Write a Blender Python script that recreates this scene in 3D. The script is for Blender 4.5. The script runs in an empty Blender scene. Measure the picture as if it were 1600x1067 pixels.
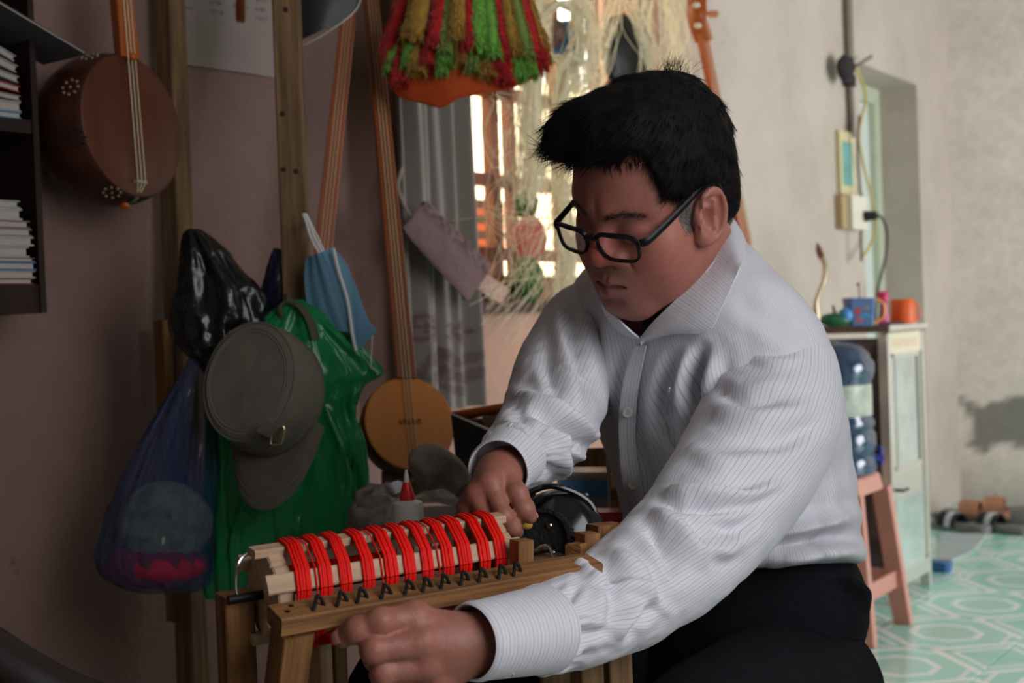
import bpy, math, random
import numpy as np
from mathutils import Vector, Matrix
random.seed(7); RNG = np.random.default_rng(7)
scene = bpy.context.scene
COL = scene.collection

# ------------------------------------------------------------------ camera
FPX = 2000.0
CAM = np.array([0.0, 0.0, 0.95])
cam_rot = Matrix.Rotation(math.radians(90 - 0.95), 4, 'X') @ Matrix.Rotation(math.radians(-2.2), 4, 'Z')
cam_data = bpy.data.cameras.new('camera')
cam_data.sensor_width = 36.0
cam_data.lens = FPX / 1600.0 * 36.0
cam_data.dof.use_dof = True
cam_data.dof.focus_distance = 1.25
cam_data.dof.aperture_fstop = 7.1
cam = bpy.data.objects.new('camera', cam_data)
cam.matrix_world = Matrix.Translation(Vector(CAM)) @ cam_rot
COL.objects.link(cam)
scene.camera = cam
CM = np.array(cam_rot.to_3x3())

# room axes: DV runs along the long wall away from the viewer, NV points from it into the room
TH = math.atan2(1440.0, FPX)
DV = np.array([math.sin(TH), math.cos(TH), 0.0])
NV = np.array([math.cos(TH), -math.sin(TH), 0.0])
N_LEFT = -1.85       # long wall plane
D_BACK = 6.2         # end wall plane
N_RIGHT = 2.3        # opposite wall with the doorways
N_INNER = 0.7        # added nearer wall beside the work corner, set close for the light
PART_D, PART_N = 2.75, -.26   # added partition, keeps doorway light off the left wall
SIDE_D0, SIDE_D1 = 0.16, 1.42  # unseen side window in the nearer wall, placed to light the man
D_FRONT = -1.2       # wall behind the camera
Z_CEIL = 3.0

# ------------------------------------------------------------------ world, light, exposure
world = bpy.data.worlds.new('sky')
scene.world = world
world.use_nodes = True
wn = world.node_tree
wn.nodes['Background'].inputs['Color'].default_value = (1.0, 0.93, 0.80, 1)
wn.nodes['Background'].inputs['Strength'].default_value = 5.0

def W(d, n, z):
    return DV * d + NV * n + np.array([0, 0, z])

def area_light(name, d, n, z, w, h, power, col, tilt=0.0):
    li = bpy.data.lights.new(name, 'AREA')
    li.shape = 'RECTANGLE'; li.size = w; li.size_y = h
    li.energy = power; li.color = col
    o = bpy.data.objects.new(name, li)
    dirv = Vector(-NV) + Vector((0, 0, tilt))
    o.matrix_world = Matrix.Translation(Vector(W(d, n, z))) @ dirv.to_track_quat('-Z', 'Z').to_matrix().to_4x4()
    COL.objects.link(o)
    return o

# daylight at the entrance doorway, and a lamp in the added side window
area_light('daylight_main_doorway', 4.6, N_RIGHT + 0.02, 1.2, 1.7, 2.2, 150.0, (0.94, 0.96, 1.0))
area_light('unseen_side_lamp', (SIDE_D0 + SIDE_D1) / 2, N_INNER + 0.02, 1.55, SIDE_D1 - SIDE_D0, 1.6, 30.0, (0.95, 0.965, 1.0))

vs = scene.view_settings
vs.view_transform = 'Standard'; vs.look = 'None'; vs.gamma = 1.0
vs.use_curve_mapping = False
vs.exposure = 0.0

# ------------------------------------------------------------------ pixel helpers
def A(*v): return np.array(v, float)
def ray(px, py):
    return CM @ A((px - 800.0) / FPX, -(py - 533.5) / FPX, -1.0)
def P(px, py, dep):
    return CAM + ray(px, py) * dep
def on_n(px, py, n):
    r = ray(px, py); t = (n - CAM @ NV) / (r @ NV)
    return CAM + r * t
def on_d(px, py, d):
    r = ray(px, py); t = (d - CAM @ DV) / (r @ DV)
    return CAM + r * t
def on_z(px, py, z):
    r = ray(px, py); t = (z - CAM[2]) / r[2]
    return CAM + r * t
def proj(pts):
    q = (np.asarray(pts) - CAM) @ CM
    return np.stack([800 + FPX * q[..., 0] / -q[..., 2], 533.5 - FPX * q[..., 1] / -q[..., 2]], -1)
def unit(v):
    v = np.asarray(v, float); return v / (np.linalg.norm(v) + 1e-12)
VR, VU, VB = CM[:, 0], CM[:, 1], CM[:, 2]     # image right, image up, toward the viewer

# ------------------------------------------------------------------ noise
def hash3(i, j, k, s=0):
    x = (i * 374761393 + j * 668265263 + k * 2147483647 + s * 974634777) & 0xffffffff
    x = ((x ^ (x >> 13)) * 1274126177) & 0xffffffff
    return ((x ^ (x >> 16)) & 0xffff) / 65535.0
def vnoise(p, s=0):
    p = np.asarray(p, float); f = np.floor(p); i = f.astype(np.int64); t = p - f; t = t * t * (3 - 2 * t)
    out = 0
    for a in (0, 1):
        for b in (0, 1):
            for c in (0, 1):
                w = (t[..., 0] if a else 1 - t[..., 0]) * (t[..., 1] if b else 1 - t[..., 1]) * (t[..., 2] if c else 1 - t[..., 2])
                out = out + w * hash3(i[..., 0] + a, i[..., 1] + b, i[..., 2] + c, s)
    return out * 2 - 1
def fbm(p, s=0, o=3):
    r = 0; a = 1.0; p = np.asarray(p, float)
    for k in range(o):
        r = r + a * vnoise(p * (2 ** k) + 17.3 * k, s + k); a *= .5
    return r / 1.75

# ------------------------------------------------------------------ materials
MATS = {}
def mat(name, col=(.5, .5, .5), rough=.6, var=.0, vscale=6.0, stretch=(1, 1, 1), coord='Object', bump=0.0, bscale=80.0, metal=0.0,
        trans=0.0, alpha=1.0, coat=0.0, sheen=0.0, attr=None, spec=.5, col2=None, sss=0.0, ior=1.45, emis=0.0, transl=0.0, detail=4.0, bdist=.01):
    if name in MATS: return MATS[name]
    m = bpy.data.materials.new(name); m.use_nodes = True
    nt = m.node_tree; N = nt.nodes; L = nt.links
    b = N['Principled BSDF']
    b.inputs['Roughness'].default_value = rough
    b.inputs['Metallic'].default_value = metal
    b.inputs['Specular IOR Level'].default_value = spec
    b.inputs['IOR'].default_value = ior
    b.inputs['Transmission Weight'].default_value = trans
    b.inputs['Alpha'].default_value = alpha
    b.inputs['Coat Weight'].default_value = coat
    b.inputs['Coat Roughness'].default_value = .15
    b.inputs['Sheen Weight'].default_value = sheen
    if sss:
        b.inputs['Subsurface Weight'].default_value = sss
        b.inputs['Subsurface Radius'].default_value = (.008, .003, .0015)
        b.inputs['Subsurface Scale'].default_value = .6
    c4 = (*col, 1)
    src = None
    if attr:
        a = N.new('ShaderNodeAttribute'); a.attribute_name = attr; src = a.outputs['Color']
    tc = N.new('ShaderNodeTexCoord')
    if var or col2:
        mp = N.new('ShaderNodeMapping'); mp.inputs['Scale'].default_value = stretch
        L.new(tc.outputs[coord], mp.inputs['Vector'])
        no = N.new('ShaderNodeTexNoise'); no.inputs['Scale'].default_value = vscale; no.inputs['Detail'].default_value = detail
        no.inputs['Roughness'].default_value = .62
        L.new(mp.outputs['Vector'], no.inputs['Vector'])
        rp = N.new('ShaderNodeMapRange'); rp.inputs[1].default_value = .3; rp.inputs[2].default_value = .7
        L.new(no.outputs['Fac'], rp.inputs[0])
        mx = N.new('ShaderNodeMix'); mx.data_type = 'RGBA'
        L.new(rp.outputs[0], mx.inputs['Factor'])
        if col2:
            mx.inputs['A'].default_value = c4; mx.inputs['B'].default_value = (*col2, 1)
            if src is not None:
                mx.blend_type = 'MIX'
        else:
            if src is not None:
                mx.inputs['A'].default_value = (1 - var,) * 3 + (1,); mx.inputs['B'].default_value = (1 + var,) * 3 + (1,)
            else:
                mx.inputs['A'].default_value = tuple(x * (1 - var) for x in col) + (1,)
                mx.inputs['B'].default_value = tuple(min(1, x * (1 + var)) for x in col) + (1,)
        if src is not None and not col2:
            mm = N.new('ShaderNodeMix'); mm.data_type = 'RGBA'; mm.blend_type = 'MULTIPLY'; mm.inputs['Factor'].default_value = 1
            L.new(src, mm.inputs['A']); L.new(mx.outputs['Result'], mm.inputs['B'])
            src = mm.outputs['Result']
        else:
            src = mx.outputs['Result']
    if src is not None: L.new(src, b.inputs['Base Color'])
    else: b.inputs['Base Color'].default_value = c4
    if emis:
        b.inputs['Emission Color'].default_value = c4; b.inputs['Emission Strength'].default_value = emis
    if bump:
        nb = N.new('ShaderNodeTexNoise'); nb.inputs['Scale'].default_value = bscale; nb.inputs['Detail'].default_value = 3
        mb = N.new('ShaderNodeMapping'); mb.inputs['Scale'].default_value = stretch
        L.new(tc.outputs[coord], mb.inputs['Vector']); L.new(mb.outputs['Vector'], nb.inputs['Vector'])
        bp = N.new('ShaderNodeBump'); bp.inputs['Strength'].default_value = bump; bp.inputs['Distance'].default_value = bdist
        L.new(nb.outputs['Fac'], bp.inputs['Height']); L.new(bp.outputs['Normal'], b.inputs['Normal'])
    if transl:
        tr = N.new('ShaderNodeBsdfTranslucent'); ms = N.new('ShaderNodeMixShader'); ms.inputs[0].default_value = transl
        if src is not None: L.new(src, tr.inputs['Color'])
        else: tr.inputs['Color'].default_value = c4
        out = N['Material Output']
        L.new(b.outputs[0], ms.inputs[1]); L.new(tr.outputs[0], ms.inputs[2]); L.new(ms.outputs[0], out.inputs['Surface'])
    MATS[name] = m
    return m

def wood(name, c1, c2, rough=.6, scale=40.0, coat=0.0, bump=.25, spec=.4):
    """grain runs along V of the UV map (metres)"""
    return mat(name, c1, rough, col2=c2, vscale=scale, stretch=(1, .06, 1), coord='UV', bump=bump, bscale=scale * 1.6, coat=coat, spec=spec, bdist=.003)

# ------------------------------------------------------------------ geometry collector
ORG = {}
def _attach(o, parent, V):
    pass
class Geo:
    def __init__(s):
        s.V = []; s.F = []; s.U = []; s.C = []; s.n = 0; s.hascol = False
    def add(s, V, F, U=None, C=None):
        V = np.asarray(V, float).reshape(-1, 3)
        s.V.append(V); s.U.append(np.zeros((len(V), 2)) if U is None else np.asarray(U, float).reshape(-1, 2))
        if C is None: s.C.append(np.ones((len(V), 3)))
        else:
            C = np.asarray(C, float)
            s.C.append(np.tile(C, (len(V), 1)) if C.ndim == 1 else C); s.hascol = True
        s.F.extend([tuple(int(i) + s.n for i in f) for f in F]); s.n += len(V)
        return s
    # rings: (m, k, 3) closed cross-sections
    def loft(s, R, caps=True, closed=True, C=None, U=None):
        R = np.asarray(R, float); m, k = R.shape[:2]
        if closed: R = np.concatenate([R, R[:, :1]], 1)
        kk = R.shape[1]
        if U is None:
            du = np.concatenate([np.zeros((m, 1)), np.cumsum(np.linalg.norm(np.diff(R, axis=1), axis=2), 1)], 1).mean(0)
            cen = R.mean(1); dv = np.concatenate([[0], np.cumsum(np.linalg.norm(np.diff(cen, axis=0), axis=1))])
            U = np.stack(np.meshgrid(du, dv), -1)
        F = []
        for i in range(m - 1):
            for j in range(kk - 1):
                F.append((i * kk + j, i * kk + j + 1, (i + 1) * kk + j + 1, (i + 1) * kk + j))
        base = s.n
        s.add(R.reshape(-1, 3), F, U.reshape(-1, 2), None if C is None else (np.asarray(C) if np.asarray(C).ndim == 1 else np.asarray(C).reshape(-1, 3)))
        if caps and closed:
            for i in (0, m - 1):
                ring = R[i, :k]; f = list(range(k))
                if i == 0: f = f[::-1]
                s.add(ring, [tuple(f)], U[i, :k] if U.ndim == 3 else None, None if C is None else (C if np.asarray(C).ndim == 1 else np.asarray(C)[i, :k]))
        return s
    def tube(s, pts, rad, k=10, caps=True, C=None, flat=1.0, up=None, twist=0):
        pts = np.asarray(pts, float); m = len(pts); rad = np.broadcast_to(np.asarray(rad, float), (m,))
        T = np.gradient(pts, axis=0); T /= np.linalg.norm(T, axis=1)[:, None] + 1e-12
        u = np.asarray(up if up is not None else (0, 0, 1.0), float)
        if abs(unit(u) @ T[0]) > .95: u = A(1, .2, 0)
        R = []; x = unit(np.cross(u, T[0]))
        an = np.linspace(0, 2 * np.pi, k, endpoint=False) + twist
        for i in range(m):
            x = unit(x - T[i] * (x @ T[i])); y = np.cross(T[i], x)
            R.append(pts[i] + rad[i] * (np.cos(an)[:, None] * x + flat * np.sin(an)[:, None] * y))
        return s.loft(R, caps, True, C)
    def beam(s, p0, p1, w, h, up=(0, 0, 1), ch=None, C=None):
        p0 = np.asarray(p0, float); p1 = np.asarray(p1, float); T = unit(p1 - p0)
        x = unit(np.cross(up, T)); y = np.cross(T, x)
        c = min(w, h) * .08 if ch is None else ch
        a, b = w / 2, h / 2
        prof = [(-a + c, -b), (a - c, -b), (a, -b + c), (a, b - c), (a - c, b), (-a + c, b), (-a, b - c), (-a, -b + c)]
        R = [[p + x * q[0] + y * q[1] for q in prof] for p in (p0, p1)]
        return s.loft(R, C=C)
    def box(s, c, ex, ey, ez, C=None):
        """c centre, ex/ey/ez half-extent vectors"""
        c, ex, ey, ez = [np.asarray(v, float) for v in (c, ex, ey, ez)]
        V = [c + i * ex + j * ey + k * ez for i in (-1, 1) for j in (-1, 1) for k in (-1, 1)]
        F = [(0, 1, 3, 2), (4, 6, 7, 5), (0, 4, 5, 1), (2, 3, 7, 6), (0, 2, 6, 4), (1, 5, 7, 3)]
        VV = []; FF = []; UU = []
        lens = [np.linalg.norm(v) for v in (ex, ey, ez)]; ax = int(np.argmax(lens))
        sg = [(i, j, k) for i in (-1, 1) for j in (-1, 1) for k in (-1, 1)]
        for f in F:
            b = len(VV); VV += [V[i] for i in f]; FF.append((b, b + 1, b + 2, b + 3))
            for i in f:
                q = [sg[i][t] * lens[t] for t in range(3)]
                o = [t for t in range(3) if t != ax]
                UU.append((q[o[0]] + 1.7 * q[o[1]], q[ax]))
        return s.add(VV, FF, UU, C)
    def lathe(s, o, axis, prof, k=32, C=None, ref=None, caps=True):
        """prof: list of (radius, height along axis)"""
        axis = unit(axis); r = np.asarray(ref if ref is not None else (0.3, 0.9, 0.1), float)
        if abs(unit(r) @ axis) > .95: r = A(1, 0, 0)
        x = unit(r - axis * (r @ axis)); y = np.cross(axis, x); an = np.linspace(0, 2 * np.pi, k, endpoint=False)
        R = [np.asarray(o) + axis * h + max(rr, 1e-5) * (np.cos(an)[:, None] * x + np.sin(an)[:, None] * y) for rr, h in prof]
        return s.loft(R, caps, True, C)
    def grid(s, G, C=None, U=None):
        G = np.asarray(G, float); m, k = G.shape[:2]
        F = [(i * k + j, i * k + j + 1, (i + 1) * k + j + 1, (i + 1) * k + j) for i in range(m - 1) for j in range(k - 1)]
        if U is None: U = np.stack(np.meshgrid(np.linspace(0, 1, k), np.linspace(0, 1, m)), -1)
        return s.add(G.reshape(-1, 3), F, np.asarray(U).reshape(-1, 2), None if C is None else (np.asarray(C) if np.asarray(C).ndim == 1 else np.asarray(C).reshape(-1, 3)))
    def sheet(s, G, th, C=None, U=None):
        """grid with thickness"""
        G = np.asarray(G, float); m, k = G.shape[:2]
        nrm = np.cross(np.gradient(G, axis=0), np.gradient(G, axis=1)); nrm /= np.linalg.norm(nrm, axis=2)[..., None] + 1e-12
        s.grid(G + nrm * th / 2, C, U); s.grid((G - nrm * th / 2)[:, ::-1], None if C is None else (C if np.asarray(C).ndim == 1 else np.asarray(C)[:, ::-1]), None if U is None else np.asarray(U)[:, ::-1])
        idx = [(0, j) for j in range(k)] + [(i, k - 1) for i in range(1, m)] + [(m - 1, j) for j in range(k - 2, -1, -1)] + [(i, 0) for i in range(m - 2, 0, -1)]
        a = np.array([G[i, j] + nrm[i, j] * th / 2 for i, j in idx]); b = np.array([G[i, j] - nrm[i, j] * th / 2 for i, j in idx])
        cc = None
        if C is not None: cc = C if np.asarray(C).ndim == 1 else np.array([[np.asarray(C)[i, j]] * 2 for i, j in idx]).transpose(1, 0, 2)
        R = np.stack([b, a]); n = len(idx)
        F = [(j, (j + 1) % n, n + (j + 1) % n, n + j) for j in range(n)]
        s.add(R.reshape(-1, 3), F, None, None if cc is None else (cc if np.asarray(cc).ndim == 1 else cc.reshape(-1, 3)))
        return s
    def ellipsoid(s, c, ex, ey, ez, k=20, m=12, C=None, disp=None):
        c, ex, ey, ez = [np.asarray(v, float) for v in (c, ex, ey, ez)]
        th = np.linspace(0, np.pi, m + 1); an = np.linspace(0, 2 * np.pi, k, endpoint=False)
        th[0] = .02; th[-1] = np.pi - .02
        R = [[c + np.sin(t) * np.cos(a) * ex + np.sin(t) * np.sin(a) * ey + np.cos(t) * ez for a in an] for t in th[::-1]]
        R = np.array(R)
        if disp is not None: R = disp(R)
        return s.loft(R, True, True, C)
    def obj(s, name, m, parent=None, smooth=True, angle=40, origin=None):
        V = np.concatenate(s.V); me = bpy.data.meshes.new(name)
        if parent is not None: org = ORG[parent.name]
        elif origin is not None: org = np.asarray(origin, float)
        else:
            lo, hi = V.min(0), V.max(0); org = A((lo[0] + hi[0]) / 2, (lo[1] + hi[1]) / 2, lo[2])
        me.from_pydata((V - org).tolist(), [], s.F)
        uv = np.concatenate(s.U); li = np.empty(len(me.loops), np.int32); me.loops.foreach_get('vertex_index', li)
        ul = me.uv_layers.new(name='UVMap'); ul.data.foreach_set('uv', uv[li].astype(np.float32).ravel())
        if s.hascol:
            ca = me.color_attributes.new('Col', 'FLOAT_COLOR', 'POINT'); c = np.ones((len(V), 4), np.float32); c[:, :3] = np.concatenate(s.C)
            ca.data.foreach_set('color', c.ravel())
        me.materials.append(m)
        if smooth:
            me.polygons.foreach_set('use_smooth', [True] * len(me.polygons))
            if angle < 180: me.set_sharp_from_angle(angle=math.radians(angle))
        me.update()
        o = bpy.data.objects.new(name, me); COL.objects.link(o)
        if parent is None: o.location = Vector(org)
        else: o.parent = parent
        ORG[o.name] = org
        return o

def tag(o, label=None, cat=None, group=None, kind=None):
    if label: o['label'] = label
    if cat: o['category'] = cat
    if group: o['group'] = group
    if kind: o['kind'] = kind
    return o
def thing(name, label, cat, loc, group=None):
    o = bpy.data.objects.new(name, None); COL.objects.link(o); o.empty_display_size = .05
    o.location = Vector(loc); ORG[o.name] = np.asarray(loc, float)
    return tag(o, label, cat, group)
def copy_tree(o, shift, parent=None):
    c = o.copy(); COL.objects.link(c); ORG[c.name] = ORG[o.name] + np.asarray(shift)
    if parent is None: c.location = o.location + Vector(shift)
    else: c.parent = parent
    for ch in list(o.children): copy_tree(ch, shift, c)
    return c
def spline(pts, n=24):
    """Catmull-Rom through points (k, dim)"""
    pts = np.asarray(pts, float); k = len(pts)
    q = np.concatenate([[2 * pts[0] - pts[1]], pts, [2 * pts[-1] - pts[-2]]])
    t = np.linspace(0, k - 1 - 1e-9, n); i = t.astype(int); u = (t - i)[:, None]
    a, b, c, d = q[i], q[i + 1], q[i + 2], q[i + 3]
    return .5 * (2 * b + (c - a) * u + (2 * a - 5 * b + 4 * c - d) * u ** 2 + (-a + 3 * b - 3 * c + d) * u ** 3)
def srgb(r, g, b):
    c = np.array([r, g, b]) / 255.0
    return tuple(np.where(c <= .04045, c / 12.92, ((c + .055) / 1.055) ** 2.4))

# ------------------------------------------------------------------ sparse surface nets for organic shapes
def surfnet(f, lo, hi, h):
    lo = np.asarray(lo, float); B = 8; H = B * h
    nb = np.ceil((np.asarray(hi) - lo) / H).astype(int)
    I = np.stack(np.meshgrid(*[np.arange(n) for n in nb], indexing='ij'), -1).reshape(-1, 3)
    d = f(lo + (I + .5) * H)
    I = I[np.abs(d) < H * 1.25]
    loc = np.stack(np.meshgrid(*[np.arange(B + 1)] * 3, indexing='ij'), -1).reshape(-1, 3)
    key_v = []; pos_v = []; ek = []
    K = 1 << 20
    def pack(c): return (c[..., 0] * K + c[..., 1]) * K + c[..., 2]
    offs = np.array([(a, b, c) for a in (0, 1) for b in (0, 1) for c in (0, 1)])
    edges = [(0, 4), (1, 5), (2, 6), (3, 7), (0, 2), (1, 3), (4, 6), (5, 7), (0, 1), (2, 3), (4, 5), (6, 7)]
    for ch in np.array_split(I, max(1, len(I) // 600)):
        if not len(ch): continue
        c0 = ch[:, None, :] * B + loc[None]
        val = f((lo + c0.reshape(-1, 3) * h)).reshape(len(ch), B + 1, B + 1, B + 1)
        cv = np.stack([val[:, a:a + B, b:b + B, c:c + B] for a, b, c in offs], -1)
        s = cv < 0; act = s.any(-1) & ~s.all(-1)
        w = np.argwhere(act)
        if not len(w): continue
        cell = ch[w[:, 0]] * B + w[:, 1:]; vv = cv[act]
        acc = np.zeros((len(w), 3)); cnt = np.zeros(len(w))
        for a, b in edges:
            va, vb = vv[:, a], vv[:, b]; x = (va < 0) != (vb < 0)
            t = np.where(x, va / np.where(x, va - vb, 1), 0)[:, None]
            acc += np.where(x[:, None], offs[a] + t * (offs[b] - offs[a]), 0); cnt += x
        key_v.append(pack(cell)); pos_v.append(lo + (cell + acc / cnt[:, None]) * h)
        for ax, o in ((0, 4), (1, 2), (2, 1)):
            x = (vv[:, 0] < 0) != (vv[:, o] < 0)
            e = cell[x]; ek.append(np.concatenate([e, np.full((len(e), 1), ax), (vv[x, 0] < 0)[:, None]], 1))
    key = np.concatenate(key_v); pos = np.concatenate(pos_v)
    order = np.argsort(key); key = key[order]; pos = pos[order]
    E = np.concatenate(ek); quads = []
    for ax in range(3):
        e = E[E[:, 3] == ax]; c = e[:, :3]; a, b = [(1, 2), (2, 0), (0, 1)][ax]
        ua = np.zeros(3, int); ua[a] = 1; ub = np.zeros(3, int); ub[b] = 1
        ks = [pack(c), pack(c - ua), pack(c - ua - ub), pack(c - ub)]
        idx = [np.clip(np.searchsorted(key, k), 0, len(key) - 1) for k in ks]
        ok = np.all([key[i] == k for i, k in zip(idx, ks)], axis=0)
        q = np.stack(idx, 1)[ok]; fl = e[ok, 4] == 0
        q[fl] = q[fl][:, ::-1]
        quads.append(q)
    return pos, np.concatenate(quads)
def smin(a, b, k):
    h = np.maximum(k - np.abs(a - b), 0) / k
    return np.minimum(a, b) - h * h * k * .25
def smax(a, b, k): return -smin(-a, -b, k)
def s_ell(p, c, r):
    q = p - np.asarray(c); r = np.asarray(r, float)
    k0 = np.sqrt(((q / r) ** 2).sum(-1)) + 1e-9; k1 = np.sqrt(((q / (r * r)) ** 2).sum(-1)) + 1e-9
    return k0 * (k0 - 1) / k1
def s_cap(p, a, b, ra, rb=None):
    rb = ra if rb is None else rb
    a = np.asarray(a, float); b = np.asarray(b, float); ba = b - a; pa = p - a
    t = np.clip((pa @ ba) / (ba @ ba + 1e-12), 0, 1)
    return np.sqrt(((pa - t[..., None] * ba) ** 2).sum(-1)) - (ra + (rb - ra) * t)
# =================================================================== the room
wall_pink = mat('wall_pink_paint', srgb(168, 132, 122), .85, var=.13, vscale=1.6, bump=.25, bscale=60, detail=8)
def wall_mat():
    """one long wall: rose paint with shade put into its colour towards the workshop corner, cream limewash by the door; specks and scuffs"""
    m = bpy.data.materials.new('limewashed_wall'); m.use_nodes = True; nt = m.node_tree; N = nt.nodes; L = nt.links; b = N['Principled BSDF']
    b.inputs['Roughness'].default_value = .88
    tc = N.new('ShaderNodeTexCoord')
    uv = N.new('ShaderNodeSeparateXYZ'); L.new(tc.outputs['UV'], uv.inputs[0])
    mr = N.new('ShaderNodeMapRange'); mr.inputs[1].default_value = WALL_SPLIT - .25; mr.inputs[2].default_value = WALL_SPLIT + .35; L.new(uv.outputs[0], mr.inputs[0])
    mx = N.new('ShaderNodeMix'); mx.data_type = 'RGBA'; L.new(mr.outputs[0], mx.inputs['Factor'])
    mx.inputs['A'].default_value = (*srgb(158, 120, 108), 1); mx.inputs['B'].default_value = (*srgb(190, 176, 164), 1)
    mr0 = N.new('ShaderNodeMapRange'); mr0.inputs[1].default_value = SHADE_D - .35; mr0.inputs[2].default_value = SHADE_D + .35; L.new(uv.outputs[0], mr0.inputs[0])
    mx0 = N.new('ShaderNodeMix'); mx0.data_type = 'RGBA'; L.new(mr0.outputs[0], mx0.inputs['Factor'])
    mx0.inputs['A'].default_value = (*srgb(126, 97, 89), 1); mx0.inputs['B'].default_value = (*srgb(200, 156, 134), 1); L.new(mx0.outputs['Result'], mx.inputs['A'])  # same rose paint, darker to the left: shade put into the colour
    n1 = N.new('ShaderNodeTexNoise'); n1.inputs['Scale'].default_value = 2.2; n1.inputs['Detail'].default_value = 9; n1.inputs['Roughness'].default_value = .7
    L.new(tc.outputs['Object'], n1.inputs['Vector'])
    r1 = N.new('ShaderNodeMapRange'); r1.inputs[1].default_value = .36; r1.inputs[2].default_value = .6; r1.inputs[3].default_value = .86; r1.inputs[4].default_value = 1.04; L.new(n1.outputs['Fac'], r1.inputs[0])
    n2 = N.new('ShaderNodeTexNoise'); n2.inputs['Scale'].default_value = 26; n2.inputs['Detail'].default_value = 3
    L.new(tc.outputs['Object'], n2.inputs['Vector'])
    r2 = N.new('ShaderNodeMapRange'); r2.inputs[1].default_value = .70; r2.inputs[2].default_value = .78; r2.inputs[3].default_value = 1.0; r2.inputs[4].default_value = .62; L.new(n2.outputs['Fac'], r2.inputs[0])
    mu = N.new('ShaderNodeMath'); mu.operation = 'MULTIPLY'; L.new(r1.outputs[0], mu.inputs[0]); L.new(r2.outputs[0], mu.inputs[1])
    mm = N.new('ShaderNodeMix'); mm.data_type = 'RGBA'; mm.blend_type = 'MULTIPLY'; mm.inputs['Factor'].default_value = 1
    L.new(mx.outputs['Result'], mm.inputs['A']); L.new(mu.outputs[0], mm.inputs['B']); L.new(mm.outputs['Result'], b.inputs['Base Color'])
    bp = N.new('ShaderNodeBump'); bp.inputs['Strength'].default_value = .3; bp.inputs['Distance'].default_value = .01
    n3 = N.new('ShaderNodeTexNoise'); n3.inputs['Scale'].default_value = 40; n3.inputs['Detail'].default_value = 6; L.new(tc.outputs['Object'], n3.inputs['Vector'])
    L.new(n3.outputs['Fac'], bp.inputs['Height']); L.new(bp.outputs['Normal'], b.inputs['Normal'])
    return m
def d_at(px, py, n): return float(on_n(px, py, n) @ DV)

WIN_D0, WIN_D1 = d_at(738, 350, N_LEFT), d_at(1035, 300, N_LEFT)
WIN_Z0, WIN_Z1 = float(on_n(760, 474, N_LEFT)[2]), 2.25
REC_D0, REC_D1 = d_at(1341, 97, N_LEFT), d_at(1432, 135, N_LEFT)
REC_Z = float(on_n(1340, 97, N_LEFT)[2])
REC_DEEP = .2
SHADE_D = d_at(690, 560, N_LEFT)
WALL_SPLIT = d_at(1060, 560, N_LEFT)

def wbox(g, d0, d1, n0, n1, z0, z1):
    c = W((d0 + d1) / 2, (n0 + n1) / 2, (z0 + z1) / 2)
    b = g.n
    g.box(c, DV * (d1 - d0) / 2, NV * (n1 - n0) / 2, A(0, 0, (z1 - z0) / 2))
    V = g.V[-1]; g.U[-1] = np.stack([V @ DV, V[:, 2]], 1)
    return g
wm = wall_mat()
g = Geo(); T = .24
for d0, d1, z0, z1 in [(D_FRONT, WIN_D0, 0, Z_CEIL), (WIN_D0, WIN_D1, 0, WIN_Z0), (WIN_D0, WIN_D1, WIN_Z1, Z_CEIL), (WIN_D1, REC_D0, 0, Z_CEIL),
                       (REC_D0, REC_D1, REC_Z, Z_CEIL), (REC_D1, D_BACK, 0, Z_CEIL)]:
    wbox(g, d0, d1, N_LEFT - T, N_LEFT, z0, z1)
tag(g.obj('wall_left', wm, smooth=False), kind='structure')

# end wall: limewash with patches where the render has come off
nd, nz = 130, 110
ns = np.linspace(N_LEFT - .24, N_RIGHT + .24, nd); zs = np.linspace(0, Z_CEIL, nz)
NN, ZZ = np.meshgrid(ns, zs)
pts = np.stack([NN * 3.1, ZZ * 3.1, NN * 0], -1)
nz1 = fbm(pts, 3, 4); nz2 = fbm(pts * 3.3, 9, 4)
ca = on_d(1508, 668, D_BACK); cb = on_d(1650, 664, D_BACK)
cn0, cn1, cz = ca @ NV, cb @ NV, (ca[2] + cb[2]) / 2
patch = np.maximum(np.abs(NN - (cn0 + cn1) / 2) / ((cn1 - cn0) / 2 + .02), np.abs(ZZ - cz) / .125) + .55 * nz1 + .35 * nz2
pc = np.clip((.98 - patch) / .10, 0, 1)[..., None]
base = np.array(srgb(234, 222, 214)) * (1 + .10 * nz1[..., None] + .06 * nz2[..., None])
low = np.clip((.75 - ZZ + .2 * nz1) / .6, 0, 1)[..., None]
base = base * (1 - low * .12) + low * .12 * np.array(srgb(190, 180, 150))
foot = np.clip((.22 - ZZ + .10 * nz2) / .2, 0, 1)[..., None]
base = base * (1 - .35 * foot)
Cc = base * (1 - pc) + np.array(srgb(140, 136, 128)) * pc
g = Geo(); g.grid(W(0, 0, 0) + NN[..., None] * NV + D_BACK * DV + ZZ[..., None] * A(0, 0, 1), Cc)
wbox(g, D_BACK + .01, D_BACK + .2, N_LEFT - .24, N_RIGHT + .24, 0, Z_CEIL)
tag(g.obj('wall_back', mat('limewashed_end_wall', (1, 1, 1), .9, attr='Col', var=.08, vscale=18, bump=.3, bscale=35), smooth=False), kind='structure')

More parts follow.
